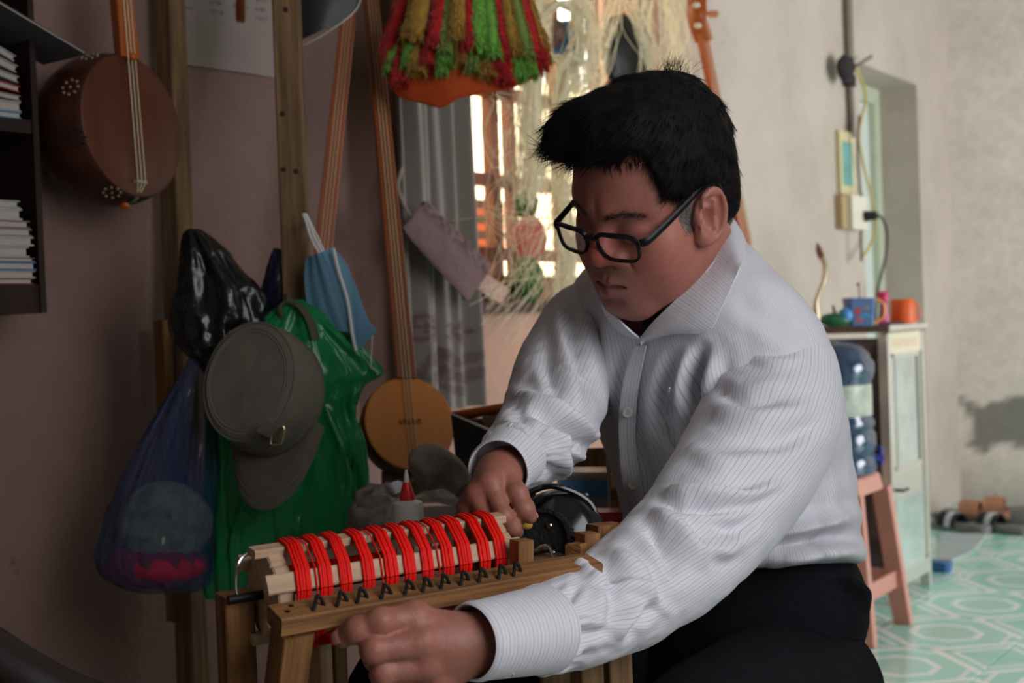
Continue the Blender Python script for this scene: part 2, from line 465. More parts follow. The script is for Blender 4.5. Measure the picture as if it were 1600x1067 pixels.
# inner wall and partition added to shape the light, opposite wall with a doorway, the wall behind the viewer, ceiling
plain = mat('cream_limewash', srgb(165, 158, 148), .9, var=.07, vscale=2.0, bump=.2, bscale=40)
g = Geo()
for d0, d1, z0, z1 in [(SIDE_D0 - 9, SIDE_D0, 0, Z_CEIL), (SIDE_D0, SIDE_D1, 0, .75), (SIDE_D0, SIDE_D1, 2.35, Z_CEIL), (SIDE_D1, PART_D, 0, Z_CEIL)]:
    wbox(g, max(d0, D_FRONT), d1, N_INNER, N_INNER + .2, z0, z1)
wbox(g, PART_D, PART_D + .12, PART_N, N_RIGHT, 0, Z_CEIL)
tag(g.obj('wall_added_partition', plain, smooth=False), kind='structure')
g = Geo()
for d0, d1, z0, z1 in [(D_FRONT, PART_D, 0, Z_CEIL), (PART_D + .12, 3.75, 0, Z_CEIL), (3.75, 5.45, 2.35, Z_CEIL), (5.45, D_BACK, 0, Z_CEIL)]:  # first piece added to shut sky light out behind the side window
    wbox(g, d0, d1, N_RIGHT, N_RIGHT + .22, z0, z1)
tag(g.obj('wall_right', plain, smooth=False), kind='structure')
g = Geo(); wbox(g, D_FRONT - .2, D_FRONT, N_LEFT - .24, N_RIGHT + .22, 0, Z_CEIL)
tag(g.obj('wall_front', plain, smooth=False), kind='structure')
g = Geo(); wbox(g, D_FRONT - .2, D_BACK + .2, N_LEFT - .24, N_RIGHT + .22, Z_CEIL, Z_CEIL + .15)
tag(g.obj('ceiling', mat('ceiling_paint', srgb(160, 156, 150), .9, var=.05), smooth=False), kind='structure')

# floor of glazed tiles, each laid singly on a bed
g = Geo(); wbox(g, D_FRONT - .2, D_BACK + .2, N_LEFT - .24, N_RIGHT + .22, -.12, -.0065)
floor = tag(g.obj('floor', mat('floor_grout', srgb(196, 205, 198), .8, var=.15, vscale=20), smooth=False), kind='structure')
def tile_mat():
    m = bpy.data.materials.new('mint_glazed_tile'); m.use_nodes = True; nt = m.node_tree; N = nt.nodes; L = nt.links; b = N['Principled BSDF']
    b.inputs['Roughness'].default_value = .16; b.inputs['Specular IOR Level'].default_value = .5
    tc = N.new('ShaderNodeTexCoord'); sp = N.new('ShaderNodeSeparateXYZ'); L.new(tc.outputs['UV'], sp.inputs[0])
    def ma(op, a, b_=None, c=None):
        n = N.new('ShaderNodeMath'); n.operation = op
        for i, v in enumerate((a, b_, c)):
            if v is None: continue
            if isinstance(v, (int, float)): n.inputs[i].default_value = v
            else: L.new(v, n.inputs[i])
        return n.outputs[0]
    u = ma('ABSOLUTE', sp.outputs[0]); v = ma('ABSOLUTE', sp.outputs[1])
    oc = ma('MAXIMUM', ma('MAXIMUM', u, v), ma('MULTIPLY', ma('ADD', u, v), .72))
    rr = ma('SQRT', ma('ADD', ma('MULTIPLY', u, u), ma('MULTIPLY', v, v)))
    def band(x, a, b_): return ma('MULTIPLY', ma('GREATER_THAN', x, a), ma('LESS_THAN', x, b_))
    ring = band(oc, .40, .50)
    dia = band(ma('ADD', u, v), 1.06, 1.22)
    edge = ma('MULTIPLY', band(ma('MAXIMUM', u, v), .80, .87), ma('LESS_THAN', ma('ADD', u, v), 1.06))
    corner = band(ma('ADD', u, v), 1.36, 1.46)
    white = ma('MAXIMUM', ma('MAXIMUM', ring, dia), ma('MAXIMUM', ma('MULTIPLY', edge, .8), corner))
    med = ma('LESS_THAN', rr, .33)
    vo = N.new('ShaderNodeTexNoise'); vo.inputs['Scale'].default_value = 26; L.new(tc.outputs['UV'], vo.inputs['Vector'])
    spk = ma('MULTIPLY', med, ma('GREATER_THAN', vo.outputs['Fac'], .5))
    mx = N.new('ShaderNodeMix'); mx.data_type = 'RGBA'; L.new(white, mx.inputs['Factor'])
    mx.inputs['A'].default_value = (*srgb(164, 222, 206), 1); mx.inputs['B'].default_value = (*srgb(238, 245, 244), 1)
    m2 = N.new('ShaderNodeMix'); m2.data_type = 'RGBA'; L.new(spk, m2.inputs['Factor']); L.new(mx.outputs['Result'], m2.inputs['A'])
    m2.inputs['B'].default_value = (*srgb(188, 210, 202), 1)
    L.new(m2.outputs['Result'], b.inputs['Base Color'])
    return m
TS = .4
t0 = on_z(1555, 1032, 0)           # a point on one joint running along the wall
t1 = on_z(1470, 1016, 0)           # a point on a joint running across
OFF_N = (t0 @ NV) % TS; OFF_D = (t1 @ DV) % TS
me_tile = None; tm = tile_mat()
for i in range(int(math.floor((D_FRONT - OFF_D) / TS)), int(math.ceil((D_BACK - OFF_D) / TS))):
    for j in range(int(math.floor((N_LEFT - OFF_N) / TS)), int(math.ceil((N_RIGHT - OFF_N) / TS))):
        d0, n0 = OFF_D + i * TS, OFF_N + j * TS
        lo_d, hi_d = max(d0, D_FRONT), min(d0 + TS, D_BACK); lo_n, hi_n = max(n0, N_LEFT), min(n0 + TS, N_RIGHT)
        if d0 < .8 or hi_d - lo_d < .03 or hi_n - lo_n < .03: continue
        full = hi_d - lo_d > TS - 1e-6 and hi_n - lo_n > TS - 1e-6
        if full and me_tile is not None:
            o = bpy.data.objects.new('tile', me_tile); COL.objects.link(o); o.parent = floor
            o.location = Vector(W(d0 + TS / 2, n0 + TS / 2, 0) - ORG[floor.name]); continue
        g = Geo(); e = .0016
        cc = W((lo_d + hi_d) / 2, (lo_n + hi_n) / 2, 0)
        hd, hn = (hi_d - lo_d) / 2 - e, (hi_n - lo_n) / 2 - e; c = .002
        R = [[cc + DV * (a * (hd - q)) + NV * (b * (hn - q)) + A(0, 0, z) for a, b in ((-1, -1), (1, -1), (1, 1), (-1, 1))] for q, z in ((0, -.0065), (0, -.0012), (c, 0))]
        g.loft(R)
        for k in range(len(g.V)):
            q = g.V[k]; g.U[k] = np.stack([((q @ DV) - d0) / TS * 2 - 1, ((q @ NV) - n0) / TS * 2 - 1], 1)
        if full:
            org = cc; ORG['__tile'] = org
            class _F: name = '__tile'
            V = np.concatenate(g.V); me = bpy.data.meshes.new('tile'); me.from_pydata((V - cc).tolist(), [], g.F)
            uv = np.concatenate(g.U); ul = me.uv_layers.new(name='UVMap')
            for l in me.loops: ul.data[l.index].uv = uv[l.vertex_index]
            me.materials.append(tm); me_tile = me
            o = bpy.data.objects.new('tile', me); COL.objects.link(o); o.parent = floor; o.location = Vector(cc - ORG[floor.name])
        else:
            g.obj('tile', tm, floor, smooth=False)

# recess by the door: a closed pale door at its back
g = Geo(); dp = mat('pale_painted_door', srgb(206, 214, 206), .55, var=.05, vscale=5)
nb = N_LEFT - REC_DEEP
wbox(g, REC_D0, REC_D1, nb - .04, nb, 0, REC_Z)
dr = tag(g.obj('door_1', dp, smooth=False), kind='structure')
g = Geo(); fw = .07
for a, b, z0, z1 in [(REC_D0, REC_D0 + fw, 0, REC_Z), (REC_D1 - fw, REC_D1, 0, REC_Z), (REC_D0 + fw, REC_D1 - fw, REC_Z - fw, REC_Z)]:
    wbox(g, a, b, nb + .001, nb + .03, z0, z1)
g.obj('door_frame', mat('pale_green_frame', srgb(186, 192, 168), .55, var=.06, vscale=9), dr, smooth=False)

# ---- window onto the sunlit yard: wooden frame, mullions, bars
wwood = wood('window_wood', srgb(150, 84, 42), srgb(92, 46, 24), .45, 30, coat=.2)
g = Geo(); nf0, nf1 = N_LEFT - .16, N_LEFT - .04
FWW = .035
wbox(g, WIN_D0, WIN_D0 + FWW, nf0, nf1, WIN_Z0, WIN_Z1); wbox(g, WIN_D1 - FWW, WIN_D1, nf0, nf1, WIN_Z0, WIN_Z1)
wbox(g, WIN_D0 + FWW, WIN_D1 - FWW, nf0, nf1, WIN_Z0, WIN_Z0 + .07); wbox(g, WIN_D0 + FWW, WIN_D1 - FWW, nf0, nf1, WIN_Z1 - .07, WIN_Z1)
wdw = tag(g.obj('window_1', wwood, smooth=False), kind='structure')
def wz(py): return float(on_n(790, py, N_LEFT - .1)[2])
for px in (770, 798, 872, 935, 990):
    d = d_at(px, 300, N_LEFT - .1); w2 = .016 if px < 790 else .011
    g = Geo(); wbox(g, d - w2, d + w2, nf0 + .045, nf1 - .045, WIN_Z0 + .07, WIN_Z1 - .07); g.obj('mullion', wwood, wdw, smooth=False)
for py in (148, 285, 398):
    z = wz(py); g = Geo(); wbox(g, WIN_D0 + FWW, WIN_D1 - FWW, nf0 + .048, nf1 - .048, z - .016, z + .016); g.obj('transom', wwood, wdw, smooth=False)
g = Geo(); wbox(g, WIN_D0 - .03, WIN_D1 + .03, N_LEFT - .05, N_LEFT + .035, WIN_Z0 - .025, WIN_Z0)
g.obj('window_sill', wood('dark_sill_wood', srgb(84, 44, 28), srgb(50, 26, 16), .5, 30), wdw, smooth=False)

# closed porch added outside the entrance doorway to block the sky
g = Geo(); wbox(g, 2.9, D_BACK + .2, 4.2, 4.4, 0, Z_CEIL); wbox(g, 2.7, 2.9, N_RIGHT + .22, 4.4, 0, Z_CEIL); wbox(g, D_BACK, D_BACK + .2, N_RIGHT + .24, 4.2, 0, Z_CEIL)
wbox(g, 2.7, D_BACK + .2, N_RIGHT + .22, 4.4, Z_CEIL, Z_CEIL + .15); wbox(g, 2.7, D_BACK + .2, N_RIGHT + .22, 4.4, -.12, 0)
tag(g.obj('wall_sky_block', plain, smooth=False), kind='structure')
# outside: the sunlit house wall across the yard and the yard itself
ow = mat('sunlit_yard_wall', srgb(250, 236, 206), .9, var=.06, vscale=1.5)
g = Geo(); wbox(g, -2, 9, -5.3, -5.0, -.2, 2.6); tag(g.obj('wall_outside', ow, smooth=False), kind='structure')
g = Geo(); wbox(g, -3, 10, -5.0, N_LEFT - .24, -.3, -.15); tag(g.obj('ground', mat('yard_concrete', srgb(214, 196, 168), .9, var=.1, vscale=2), smooth=False), kind='structure')
# =================================================================== the seated man
def rot(ax, t):
    return np.array(Matrix.Rotation(t, 3, ax))
HO = A(.1745, 1.502, 1.082)
HR = rot('Z', math.radians(-51)) @ rot('X', math.radians(22.4)) @ rot('Y', math.radians(13.6)) @ np.diag([1, -1, 1.0])
def h2w(q): return np.asarray(q, float) @ HR.T + HO
def w2h(p): return (p - HO) @ HR

SHIRT_SEGS = {}
# ---- joints (pixel, depth)
L_SH, L_EL, L_WR = P(1215, 580, 1.50), P(1055, 872, 1.27), P(800, 1003, 1.052)
R_SH, R_EL, R_WR = P(915, 492, 1.70), P(872, 640, 1.49), P(782, 738, 1.27)
C_WAIST = P(1190, 880, 1.63); C_CHEST = P(1120, 600, 1.63)
NECK0 = h2w((0, -.030, -.045)); NECK1 = h2w((0, -.072, -.150))

def head_sdf(p):
    q = w2h(p); x, a, z = q[..., 0], q[..., 1], q[..., 2]
    s = np.stack([np.abs(x), a, z], -1)
    d = s_ell(q, (0, -.010, .052), (.077, .093, .082))
    d = smin(d, s_ell(q, (0, .034, .046), (.066, .058, .056)), .03)
    d = smin(d, s_ell(q, (0, .026, -.030), (.0655, .062, .074)), .03)
    d = smin(d, s_ell(s, (.044, .052, -.022), (.026, .026, .028)), .03)           # cheekbone
    d = smin(d, s_ell(s, (.040, .048, -.052), (.028, .030, .034)), .03)           # cheek
    d = smin(d, s_cap(s, (.058, -.002, -.052), (.016, .062, -.096), .017, .018), .035)  # jaw
    d = smin(d, s_ell(q, (0, .0715, -.098), (.025, .019, .0185)), .025)             # chin
    d = smin(d, s_ell(q, (0, .066, -.064), (.036, .030, .030)), .025)             # muzzle
    d = smin(d, s_cap(s, (.010, .086, .024), (.050, .064, .027), .0110, .009), .025)  # brow
    d = smax(d, -s_ell(s, (.033, .0985, -.003), (.019, .0120, .0110)), .016)           # eye socket
    d = smin(d, s_ell(s, (.0325, .0765, -.0025), (.0205, .0140, .0140)), .010)       # eyelids
    lash = s_cap(s, (.019, .0860, -.0095), (.034, .0890, -.0125), .0012)
    lash = np.minimum(lash, s_cap(s, (.034, .0890, -.0125), (.052, .0750, -.0050), .0012))
    d = smax(d, -lash, .003)
    bag = s_cap(s, (.018, .080, -.022), (.040, .075, -.028), .0015, .0012); d = smax(d, -bag, .008)
    # nose
    d = smin(d, s_cap(q, (0, .084, .018), (0, .1000, -.016), .0080, .0115), .014)
    d = smin(d, s_ell(q, (0, .1020, -.0255), (.0165, .0165, .0140)), .008)
    d = smin(d, s_ell(s, (.0165, .0905, -.0300), (.0108, .0140, .0105)), .006)
    d = smax(d, -s_ell(s, (.0080, .1010, -.0415), (.0050, .0072, .0050)), .003)
    # nasolabial fold, philtrum
    nl = s_cap(s, (.0290, .0880, -.034), (.0365, .0835, -.052), -.0012); nl = np.minimum(nl, s_cap(s, (.0365, .0835, -.052), (.0415, .0740, -.070), -.0012))
    d = smax(d, -nl, .009)
    d = smax(d, -s_cap(q, (0, .102, -.044), (0, .1000, -.0550), .0012), .006)
    # lips
    up = s_cap(s, (.004, .0955, -.0610), (.0310, .0815, -.0650), .0062, .0024)
    lw = s_cap(s, (.000, .0930, -.0745), (.0290, .0805, -.0690), .0090, .0026)
    d = smin(d, up, .007); d = smin(d, lw, .007)
    ml = s_cap(s, (0, .1025, -.0665), (.0160, .0955, -.0660), .0015); ml = np.minimum(ml, s_cap(s, (.0160, .0955, -.0655), (.0350, .0825, -.0680), .0010))
    d = smax(d, -ml, .0050)
    d = smax(d, -s_cap(q, (-.012, .0965, -.0865), (.012, .0965, -.0865), .002), .010)
    # ear
    E = s - A(.0730, .010, -.001); c, sn = math.cos(.28), math.sin(.28)
    e_a = E[..., 1] * c + E[..., 2] * sn; e_z = E[..., 2] * c - E[..., 1] * sn
    e_x = E[..., 0] - .30 * np.maximum(-e_a + .012, 0)
    ee = np.stack([e_x, e_a, e_z], -1)
    ear = s_ell(ee, (.004, -.003, .000), (.0060, .0178, .0290))
    rim = np.abs(np.sqrt((e_a + .003) ** 2 / .0172 ** 2 + e_z ** 2 / .0282 ** 2) - 1) * .019
    rimm = np.sqrt(np.maximum(rim, 0) ** 2 + (e_x - .0100) ** 2) - .0034
    rimm = np.where(e_a > .012, .02, rimm)
    ear = smin(ear, rimm, .004)
    ear = smin(ear, s_ell(ee, (.006, .003, -.0255), (.0060, .0090, .0100)), .006)
    ear = smin(ear, s_cap(ee, (.010, -.004, .016), (.0095, -.008, -.012), .0030), .004)
    ear = smax(ear, -s_ell(ee, (.014, .002, -.003), (.0125, .0080, .0125)), .004)
    ear = smin(ear, s_ell(ee, (.007, .012, -.004), (.006, .004, .007)), .004)
    ear = smax(ear, -s_ell(ee, (.013, -.0120, .005), (.0085, .0030, .0190)), .004)
    ear = smax(ear, -s_ell(ee, (.014, .004, .0150), (.0080, .0065, .0055)), .003)
    d = smin(d, ear, .004)
    # neck
    d = smin(d, s_cap(q, (0, -.034, -.040), (0, -.084, -.165), .050, .060), .03)
    d = smin(d, s_ell(q, (0, .016, -.094), (.034, .042, .018)), .02)
    cr = s_cap(s, (.060, .022, -.088), (.030, .060, -.1180), .0012); d = smax(d, -cr, .010)
    return d

# ---- hands: chains of (pixel x, pixel y, depth, radius)
FING = {}
def chain(pts): return [(P(a, b, c), r) for a, b, c, r in pts]
LH = dict(
    index=chain([(648, 966, 1.024, .0132), (594, 971, 1.004, .0104), (558, 984, 1.003, .0098), (536, 995, 1.008, .0090)]),
    middle=chain([(658, 1004, 1.014, .0132), (584, 1015, .996, .0100), (588, 1028, 1.026, .0096), (612, 1033, 1.040, .0086)]),
    ring=chain([(666, 1038, 1.018, .0122), (598, 1051, 1.004, .0095), (600, 1061, 1.032, .0092), (622, 1065, 1.046, .0082)]),
    pinky=chain([(682, 1066, 1.028, .0110), (618, 1079, 1.016, .0090), (624, 1090, 1.044, .0082), (644, 1090, 1.056, .0074)]),
    thumb=chain([(752, 966, 1.066, .0125), (700, 940, 1.100, .0112), (640, 935, 1.135, .0098), (610, 938, 1.145, .0086)]))
RH = dict(
    index=chain([(766, 757, 1.238, .0112), (787, 806, 1.218, .0084), (801, 824, 1.224, .0075), (808, 831, 1.234, .0068)]),
    middle=chain([(746, 774, 1.240, .0112), (769, 829, 1.222, .0084), (784, 845, 1.232, .0076), (793, 849, 1.248, .0068)]),
    ring=chain([(733, 794, 1.250, .0104), (750, 842, 1.236, .0079), (768, 858, 1.246, .0072), (781, 861, 1.262, .0066)]),
    pinky=chain([(729, 810, 1.264, .0095), (736, 850, 1.254, .0072), (750, 866, 1.264, .0066), (762, 868, 1.276, .0060)]),
    thumb=chain([(790, 744, 1.256, .0140), (808, 772, 1.234, .0102), (819, 795, 1.228, .0094), (828, 807, 1.230, .0076)]))
def hand_sdf(p, H, wr, fore, rw):
    mc = {k: H[k][0][0] for k in H}
    w0 = wr
    d = s_cap(p, fore, w0, rw * .6, rw)
    cen = (mc['middle'] + mc['ring']) / 2 * .62 + w0 * .38
    for k, r0, r1 in (('index', .0125, .0115), ('middle', .0135, .0115), ('ring', .0130, .0110), ('pinky', .0120, .0102)):
        d = smin(d, s_cap(p, w0 * .85 + mc[k] * .15, mc[k], r0, r1), .014)
    d = smin(d, s_cap(p, w0, mc['thumb'], .014, .0135), .012)
    if H is LH: d = smin(d, s_cap(p, P(785, 996, 1.056), P(690, 1004, 1.032), .0232, .0205), .010)
    for k in H:
        c = H[k]; fd = None
        for i in range(3):
            e = s_cap(p, c[i][0], c[i + 1][0], c[i][1], c[i + 1][1] * .96)
            fd = e if fd is None else smin(fd, e, .004)
            if i: fd = smin(fd, s_ell(p, c[i][0], (c[i][1] * 1.01,) * 3), .005)
        d = smin(d, fd, .0030)
        if k != 'thumb':
            d = smin(d, s_ell(p, c[0][0] + VB * .001 + A(0, 0, .001), (c[0][1] * 1.03,) * 3), .006)
    return d
def nail(H, k, up):
    c = H[k]; tip, pre = c[3][0], c[2][0]; ax = unit(tip - pre); u = unit(up - ax * (up @ ax)); sd = np.cross(ax, u); r = c[3][1]
    return tip + ax * r * .10 + u * r * .80, ax, sd, u, r

def near(p, lo, hi):
    return ((p > lo) & (p < hi)).all(-1)
def body_sdf(p):
    out = np.full(p.shape[:-1], 9.0)
    core = s_cap(p, C_WAIST + A(0, 0, -.12), C_CHEST, .10, .11)
    core = smin(core, s_cap(p, L_SH * .8 + R_SH * .2, R_SH * .7 + L_SH * .3, .045), .05)
    core = smin(core, s_cap(p, NECK0, C_CHEST, .052, .07), .05)
    core = smin(core, s_cap(p, L_SH * .9 + C_CHEST * .1, L_EL, .036, .022), .03)
    core = smin(core, s_cap(p, L_EL, L_WR, .022, .015), .02)
    core = smin(core, s_cap(p, R_SH * .9 + C_CHEST * .1, R_EL, .030, .026), .03)
    core = smin(core, s_cap(p, R_EL, R_WR, .018, .015), .02)
    out = core
    for lo, hi, f, k in BODY_PARTS:
        m = near(p, lo - .05, hi + .05)
        if m.any():
            out[m] = smin(out[m], f(p[m]), k)
    return out
def bbox(pts, pad): pts = np.array(pts); return pts.min(0) - pad, pts.max(0) + pad
hb = bbox([h2w(c) for c in [(x, a, z) for x in (-.09, .09) for a in (-.13, .12) for z in (-.2, .14)]], 0)
lb = bbox([c[0] for k in LH for c in LH[k]] + [L_WR], .02); rb = bbox([c[0] for k in RH for c in RH[k]] + [R_WR], .02)
LF = L_WR * .75 + L_EL * .25; RF = R_WR * .75 + R_EL * .25
BODY_PARTS = [(hb[0], hb[1], head_sdf, .02), (lb[0], lb[1], lambda p: hand_sdf(p, LH, L_WR, LF, .0225), .012), (rb[0], rb[1], lambda p: hand_sdf(p, RH, R_WR, RF, .0225), .012)]
allp = [C_WAIST + A(0, 0, -.24), L_SH, R_SH, L_EL, R_EL, hb[0], hb[1], lb[0], lb[1], rb[0], rb[1]]
lo, hi = bbox(allp, .13)
bv, bf = surfnet(body_sdf, lo, hi, .0020)

# skin tint
def tint(v):
    q = w2h(v); s = np.stack([np.abs(q[:, 0]), q[:, 1], q[:, 2]], -1)
    C = np.tile(np.array(srgb(162, 103, 89)), (len(v), 1))
    inhead = near(v, hb[0], hb[1])
    def blend(d, col, w, a=1.0):
        nonlocal C
        t = (np.clip(1 - d / w, 0, 1) * a * inhead)[:, None]; t = t * t * (3 - 2 * t)
        C = C * (1 - t) + np.array(srgb(*col)) * t
    n = fbm(q * 90, 5, 3)
    blend(np.maximum(s_ell(q, (0, .101, -.024), (.02, .02, .014)), 0), (176, 92, 82), .010, .8)
    blend(np.maximum(s_ell(s, (.044, .055, -.03), (.026, .03, .03)), 0), (168, 98, 86), .02, .5)
    blend(np.maximum(s_ell(q, (0, .085, -.095), (.05, .05, .03)), 0), (146, 104, 92), .02, .45)
    blend(np.maximum(s_ell(q, (0, .09, -.05), (.03, .03, .012)), 0), (150, 114, 98), .012, .6)
    up = s_cap(s, (.003, .099, -.0615), (.0290, .0835, -.0680), .0048, .0018); lw = s_cap(s, (.000, .097, -.0745), (.0260, .082, -.0705), .0082, .0024)
    blend(np.maximum(np.minimum(up, lw), 0), (158, 96, 90), .0035, .95)
    ml = s_cap(s, (0, .103, -.0665), (.0160, .0960, -.0660), .0012); ml = np.minimum(ml, s_cap(s, (.0160, .0960, -.0655), (.0345, .0800, -.0680), .0008)); blend(np.maximum(ml, 0), (92, 50, 46), .003, .9)
    br = s_cap(s, (.012, .094, .0195), (.034, .088, .0235), .0042, .0042); br = np.minimum(br, s_cap(s, (.034, .088, .0235), (.054, .070, .0175), .0042, .0015))
    blend(np.maximum(br + .004 * n[:], 0), (98, 70, 60), .008, .6)
    lash = s_cap(s, (.019, .0860, -.0095), (.034, .0890, -.0125), .0006); lash = np.minimum(lash, s_cap(s, (.034, .0890, -.0125), (.052, .0750, -.0050), .0006))
    blend(np.maximum(lash, 0), (40, 26, 24), .0040, 1.0)
    blend(np.maximum(s_ell(s, (.034, .085, -.018), (.02, .02, .006)), 0), (150, 100, 86), .010, .5)
    blend(np.maximum(s_ell(s, (.0075, .1010, -.0370), (.0045, .0062, .0040)), 0), (70, 36, 32), .003, .9)
    # scalp under the hair
    C *= (1 + .05 * n[:, None])
    hand = ~inhead
    m = fbm(v * 140, 11, 3)[:, None]
    C = np.where(hand[:, None], np.array(srgb(152, 98, 82)) * (1 + .12 * m), C)
    for H in (LH, RH):
        for k in H:
            for c, r in H[k][:2]:
                t = np.clip(1 - np.linalg.norm(v - c, axis=1) / (r * 1.9), 0, 1)[:, None] * .45
                C = C * (1 - t) + np.array(srgb(168, 102, 86)) * t
    return np.clip(C, 0, 1)

person = thing('person', 'man in a white pinstriped shirt and dark trousers bending over the thread winder', 'person', A(C_WAIST[0], C_WAIST[1], 0))
# skin creases on the backs of the hands
hm = near(bv, lb[0] - .02, lb[1] + .02) | near(bv, rb[0] - .02, rb[1] + .02)
bv[hm] += (fbm(bv[hm] * 110, 21, 3) * .0007)[:, None] * VB
g = Geo(); g.add(bv, bf.tolist(), None, tint(bv))
skin = mat('skin', (1, 1, 1), .48, attr='Col', var=.06, vscale=120, bump=.18, bscale=420, sss=.10, spec=.42, bdist=.002)
body = g.obj('body', skin, person, angle=180)
nailm = mat('fingernail', srgb(178, 124, 108), .35, spec=.5)
for H, k, up in ((LH, 'index', VB * 1.0 - VR * .25 + VU * .35), (RH, 'thumb', A(.85, -.1, .6)), (LH, 'thumb', A(0, 0, 1.))):
    c, ax, sd, u, r = nail(H, k, up)
    g = Geo(); G = []
    for i in np.linspace(-1, 1, 9):
        G.append([c + ax * (i * r * .48) + sd * (j * r * .55 * (1 - .25 * max(0, -i) ** 3)) + u * (r * .18 * (1 - j * j) - .10 * r * i * i) for j in np.linspace(-1, 1, 9)])
    g.sheet(G, .0008); g.obj('fingernail', nailm, body, angle=180)

# ------------------------------------------------------------------ hair
def hairline(q):
    """positive inside the hair-bearing scalp (local coords)"""
    x, a, z = np.abs(q[..., 0]), q[..., 1], q[..., 2]
    ang = np.arctan2(x, np.maximum(a, -.2) + .0)
    hl = np.interp(ang, [0, .35, .52, .66, .80, .95, 1.15, 1.42, 1.75, 2.2, 2.7, 3.2], [.083, .082, .092, .084, .050, .030, .026, .032, .028, -.035, -.060, -.065])
    return z - hl
def hair_sdf(p):
    q = w2h(p)
    n = .0045 * fbm(q * 45, 31, 3)
    d = s_ell(q, (0, -.008, .057), (.0860, .1020, .0945))
    d = smin(d, s_ell(q, (-.006, .058, .106), (.066, .056, .041)), .03)
    d = smin(d, s_ell(q, (-.034, .078, .101), (.036, .042, .033)), .02)
    d = smin(d, s_ell(q, (.057, .022, .048), (.026, .046, .044)), .02)
    d = smin(d, s_ell(q, (.0, -.062, -.010), (.068, .040, .060)), .03)
    d = smax(d, -hairline(q) * .8, .012)
    d = smax(d, -s_ell(q, (.082, .009, -.004), (.030, .0215, .034)), .006)
    return d + n
hv, hf = surfnet(hair_sdf, hb[0] - .05, hb[1] + .06, .003)
hairm = mat('black_hair', srgb(19, 16, 16), .7, var=.3, vscale=60, spec=.12)
g = Geo(); g.add(hv, hf.tolist())
hair = g.obj('hair', hairm, person, angle=180)
def snap(q, ax):
    q = q.copy(); sg = np.sign(q[:, 0]) if ax == 0 else 1
    for _ in range(8): q[:, ax] -= head_sdf(h2w(q)) * sg * .8
    return q
# loose strands following the combing direction
def strands(roots, dirs, lens, wid, lift, seg=4, curl=.25, seed=1):
    r = np.random.default_rng(seed); n = len(roots); V = []; F = []
    pos = roots.copy(); d = dirs / (np.linalg.norm(dirs, axis=1)[:, None] + 1e-9)
    rings = []
    jit = r.normal(0, .22, (n, 3))
    for i in range(seg + 1):
        t = i / seg
        side = np.cross(d, VB); side /= np.linalg.norm(side, axis=1)[:, None] + 1e-9; up = np.cross(side, d)
        w = (wid * (1 - t) ** .7 + .00008)
        w = w[:, None] if np.ndim(w) else w
        rings.append(np.stack([pos + side * w, pos - side * w * .5 + up * w * .8, pos - side * w * .5 - up * w * .8], 1))
        d = d + jit * curl / seg + lift / seg; d /= np.linalg.norm(d, axis=1)[:, None] + 1e-9
        pos = pos + d * (lens / seg)[:, None]
    V = np.stack(rings, 1).reshape(-1, 3)
    b = (np.arange(n) * (seg + 1) * 3)[:, None, None, None]
    i = np.arange(seg)[None, :, None, None] * 3; j = np.arange(3)[None, None, :, None]
    q = np.stack([b[..., 0] + i[..., 0] + j[..., 0], b[..., 0] + i[..., 0] + (j[..., 0] + 1) % 3, b[..., 0] + i[..., 0] + 3 + (j[..., 0] + 1) % 3, b[..., 0] + i[..., 0] + 3 + j[..., 0]], -1)
    return V, q.reshape(-1, 4)
hn = np.zeros_like(hv); 
e0 = hv[hf[:, 1]] - hv[hf[:, 0]]; e1 = hv[hf[:, 2]] - hv[hf[:, 0]]; fn = np.cross(e0, e1)
for k in range(4): np.add.at(hn, hf[:, k], fn)
hn /= np.linalg.norm(hn, axis=1)[:, None] + 1e-12
hq = w2h(hv); out_ok = (hair_sdf(hv + hn * .004) > 0)
sel = np.where(out_ok & (np.linalg.norm(hq - A(0, -.02, .04), axis=1) > .07))[0]
sel = RNG.choice(sel, 15000, replace=len(sel) < 15000)
rt, rn, rq = hv[sel], hn[sel], hq[sel]
crown = A(.01, -.062, .125)
fl = rq - crown; fl[:, 2] -= .02
fl = fl @ HR.T; fl -= rn * (fl * rn).sum(1)[:, None]; fl /= np.linalg.norm(fl, axis=1)[:, None] + 1e-9
frontness = np.clip((rq[:, 1] + .0) / .1, 0, 1)
dirs = fl + rn * (.05 + .14 * frontness)[:, None] + RNG.normal(0, .10, rt.shape)
lens = RNG.uniform(.010, .024, len(rt)) * (1 + .3 * frontness) * np.where(rq[:, 2] < .02, .55, 1)
V, F = strands(rt - rn * .002, dirs, lens, .00026, A(0, 0, -.10), seed=3)
g = Geo(); g.add(V, F.tolist())
# cowlick at the crown
nc = 90; base = h2w(A(.005, -.050, .140)); rr = RNG.normal(0, .011, (nc, 3)); rr[:, 2] *= .2
V, F = strands(base + rr, np.tile(A(.15, .1, 1.0), (nc, 1)) + RNG.normal(0, .35, (nc, 3)), RNG.uniform(.010, .024, nc), .00026, A(.2, 0, -.3), seed=5)
g.add(V, F.tolist())
# wisps over the bare temple
nt_ = 160; tq = np.stack([RNG.uniform(.006, .052, nt_), np.zeros(nt_), RNG.uniform(.078, .094, nt_)], -1); tq[:, 1] = np.sqrt(np.clip(.094 ** 2 - (tq[:, 0] * 1.2) ** 2, 0, 1)) - .004; tq = snap(tq, 1)
V, F = strands(h2w(tq), np.tile((h2w(A(.4, .4, -1.0)) - HO), (nt_, 1)) + RNG.normal(0, .3, (nt_, 3)), RNG.uniform(.008, .018, nt_), .0003, A(0, 0, -.3), seed=6)
g.add(V, F.tolist())
tag(g.obj('hair_strands', hairm, hair, angle=180), kind='stuff')
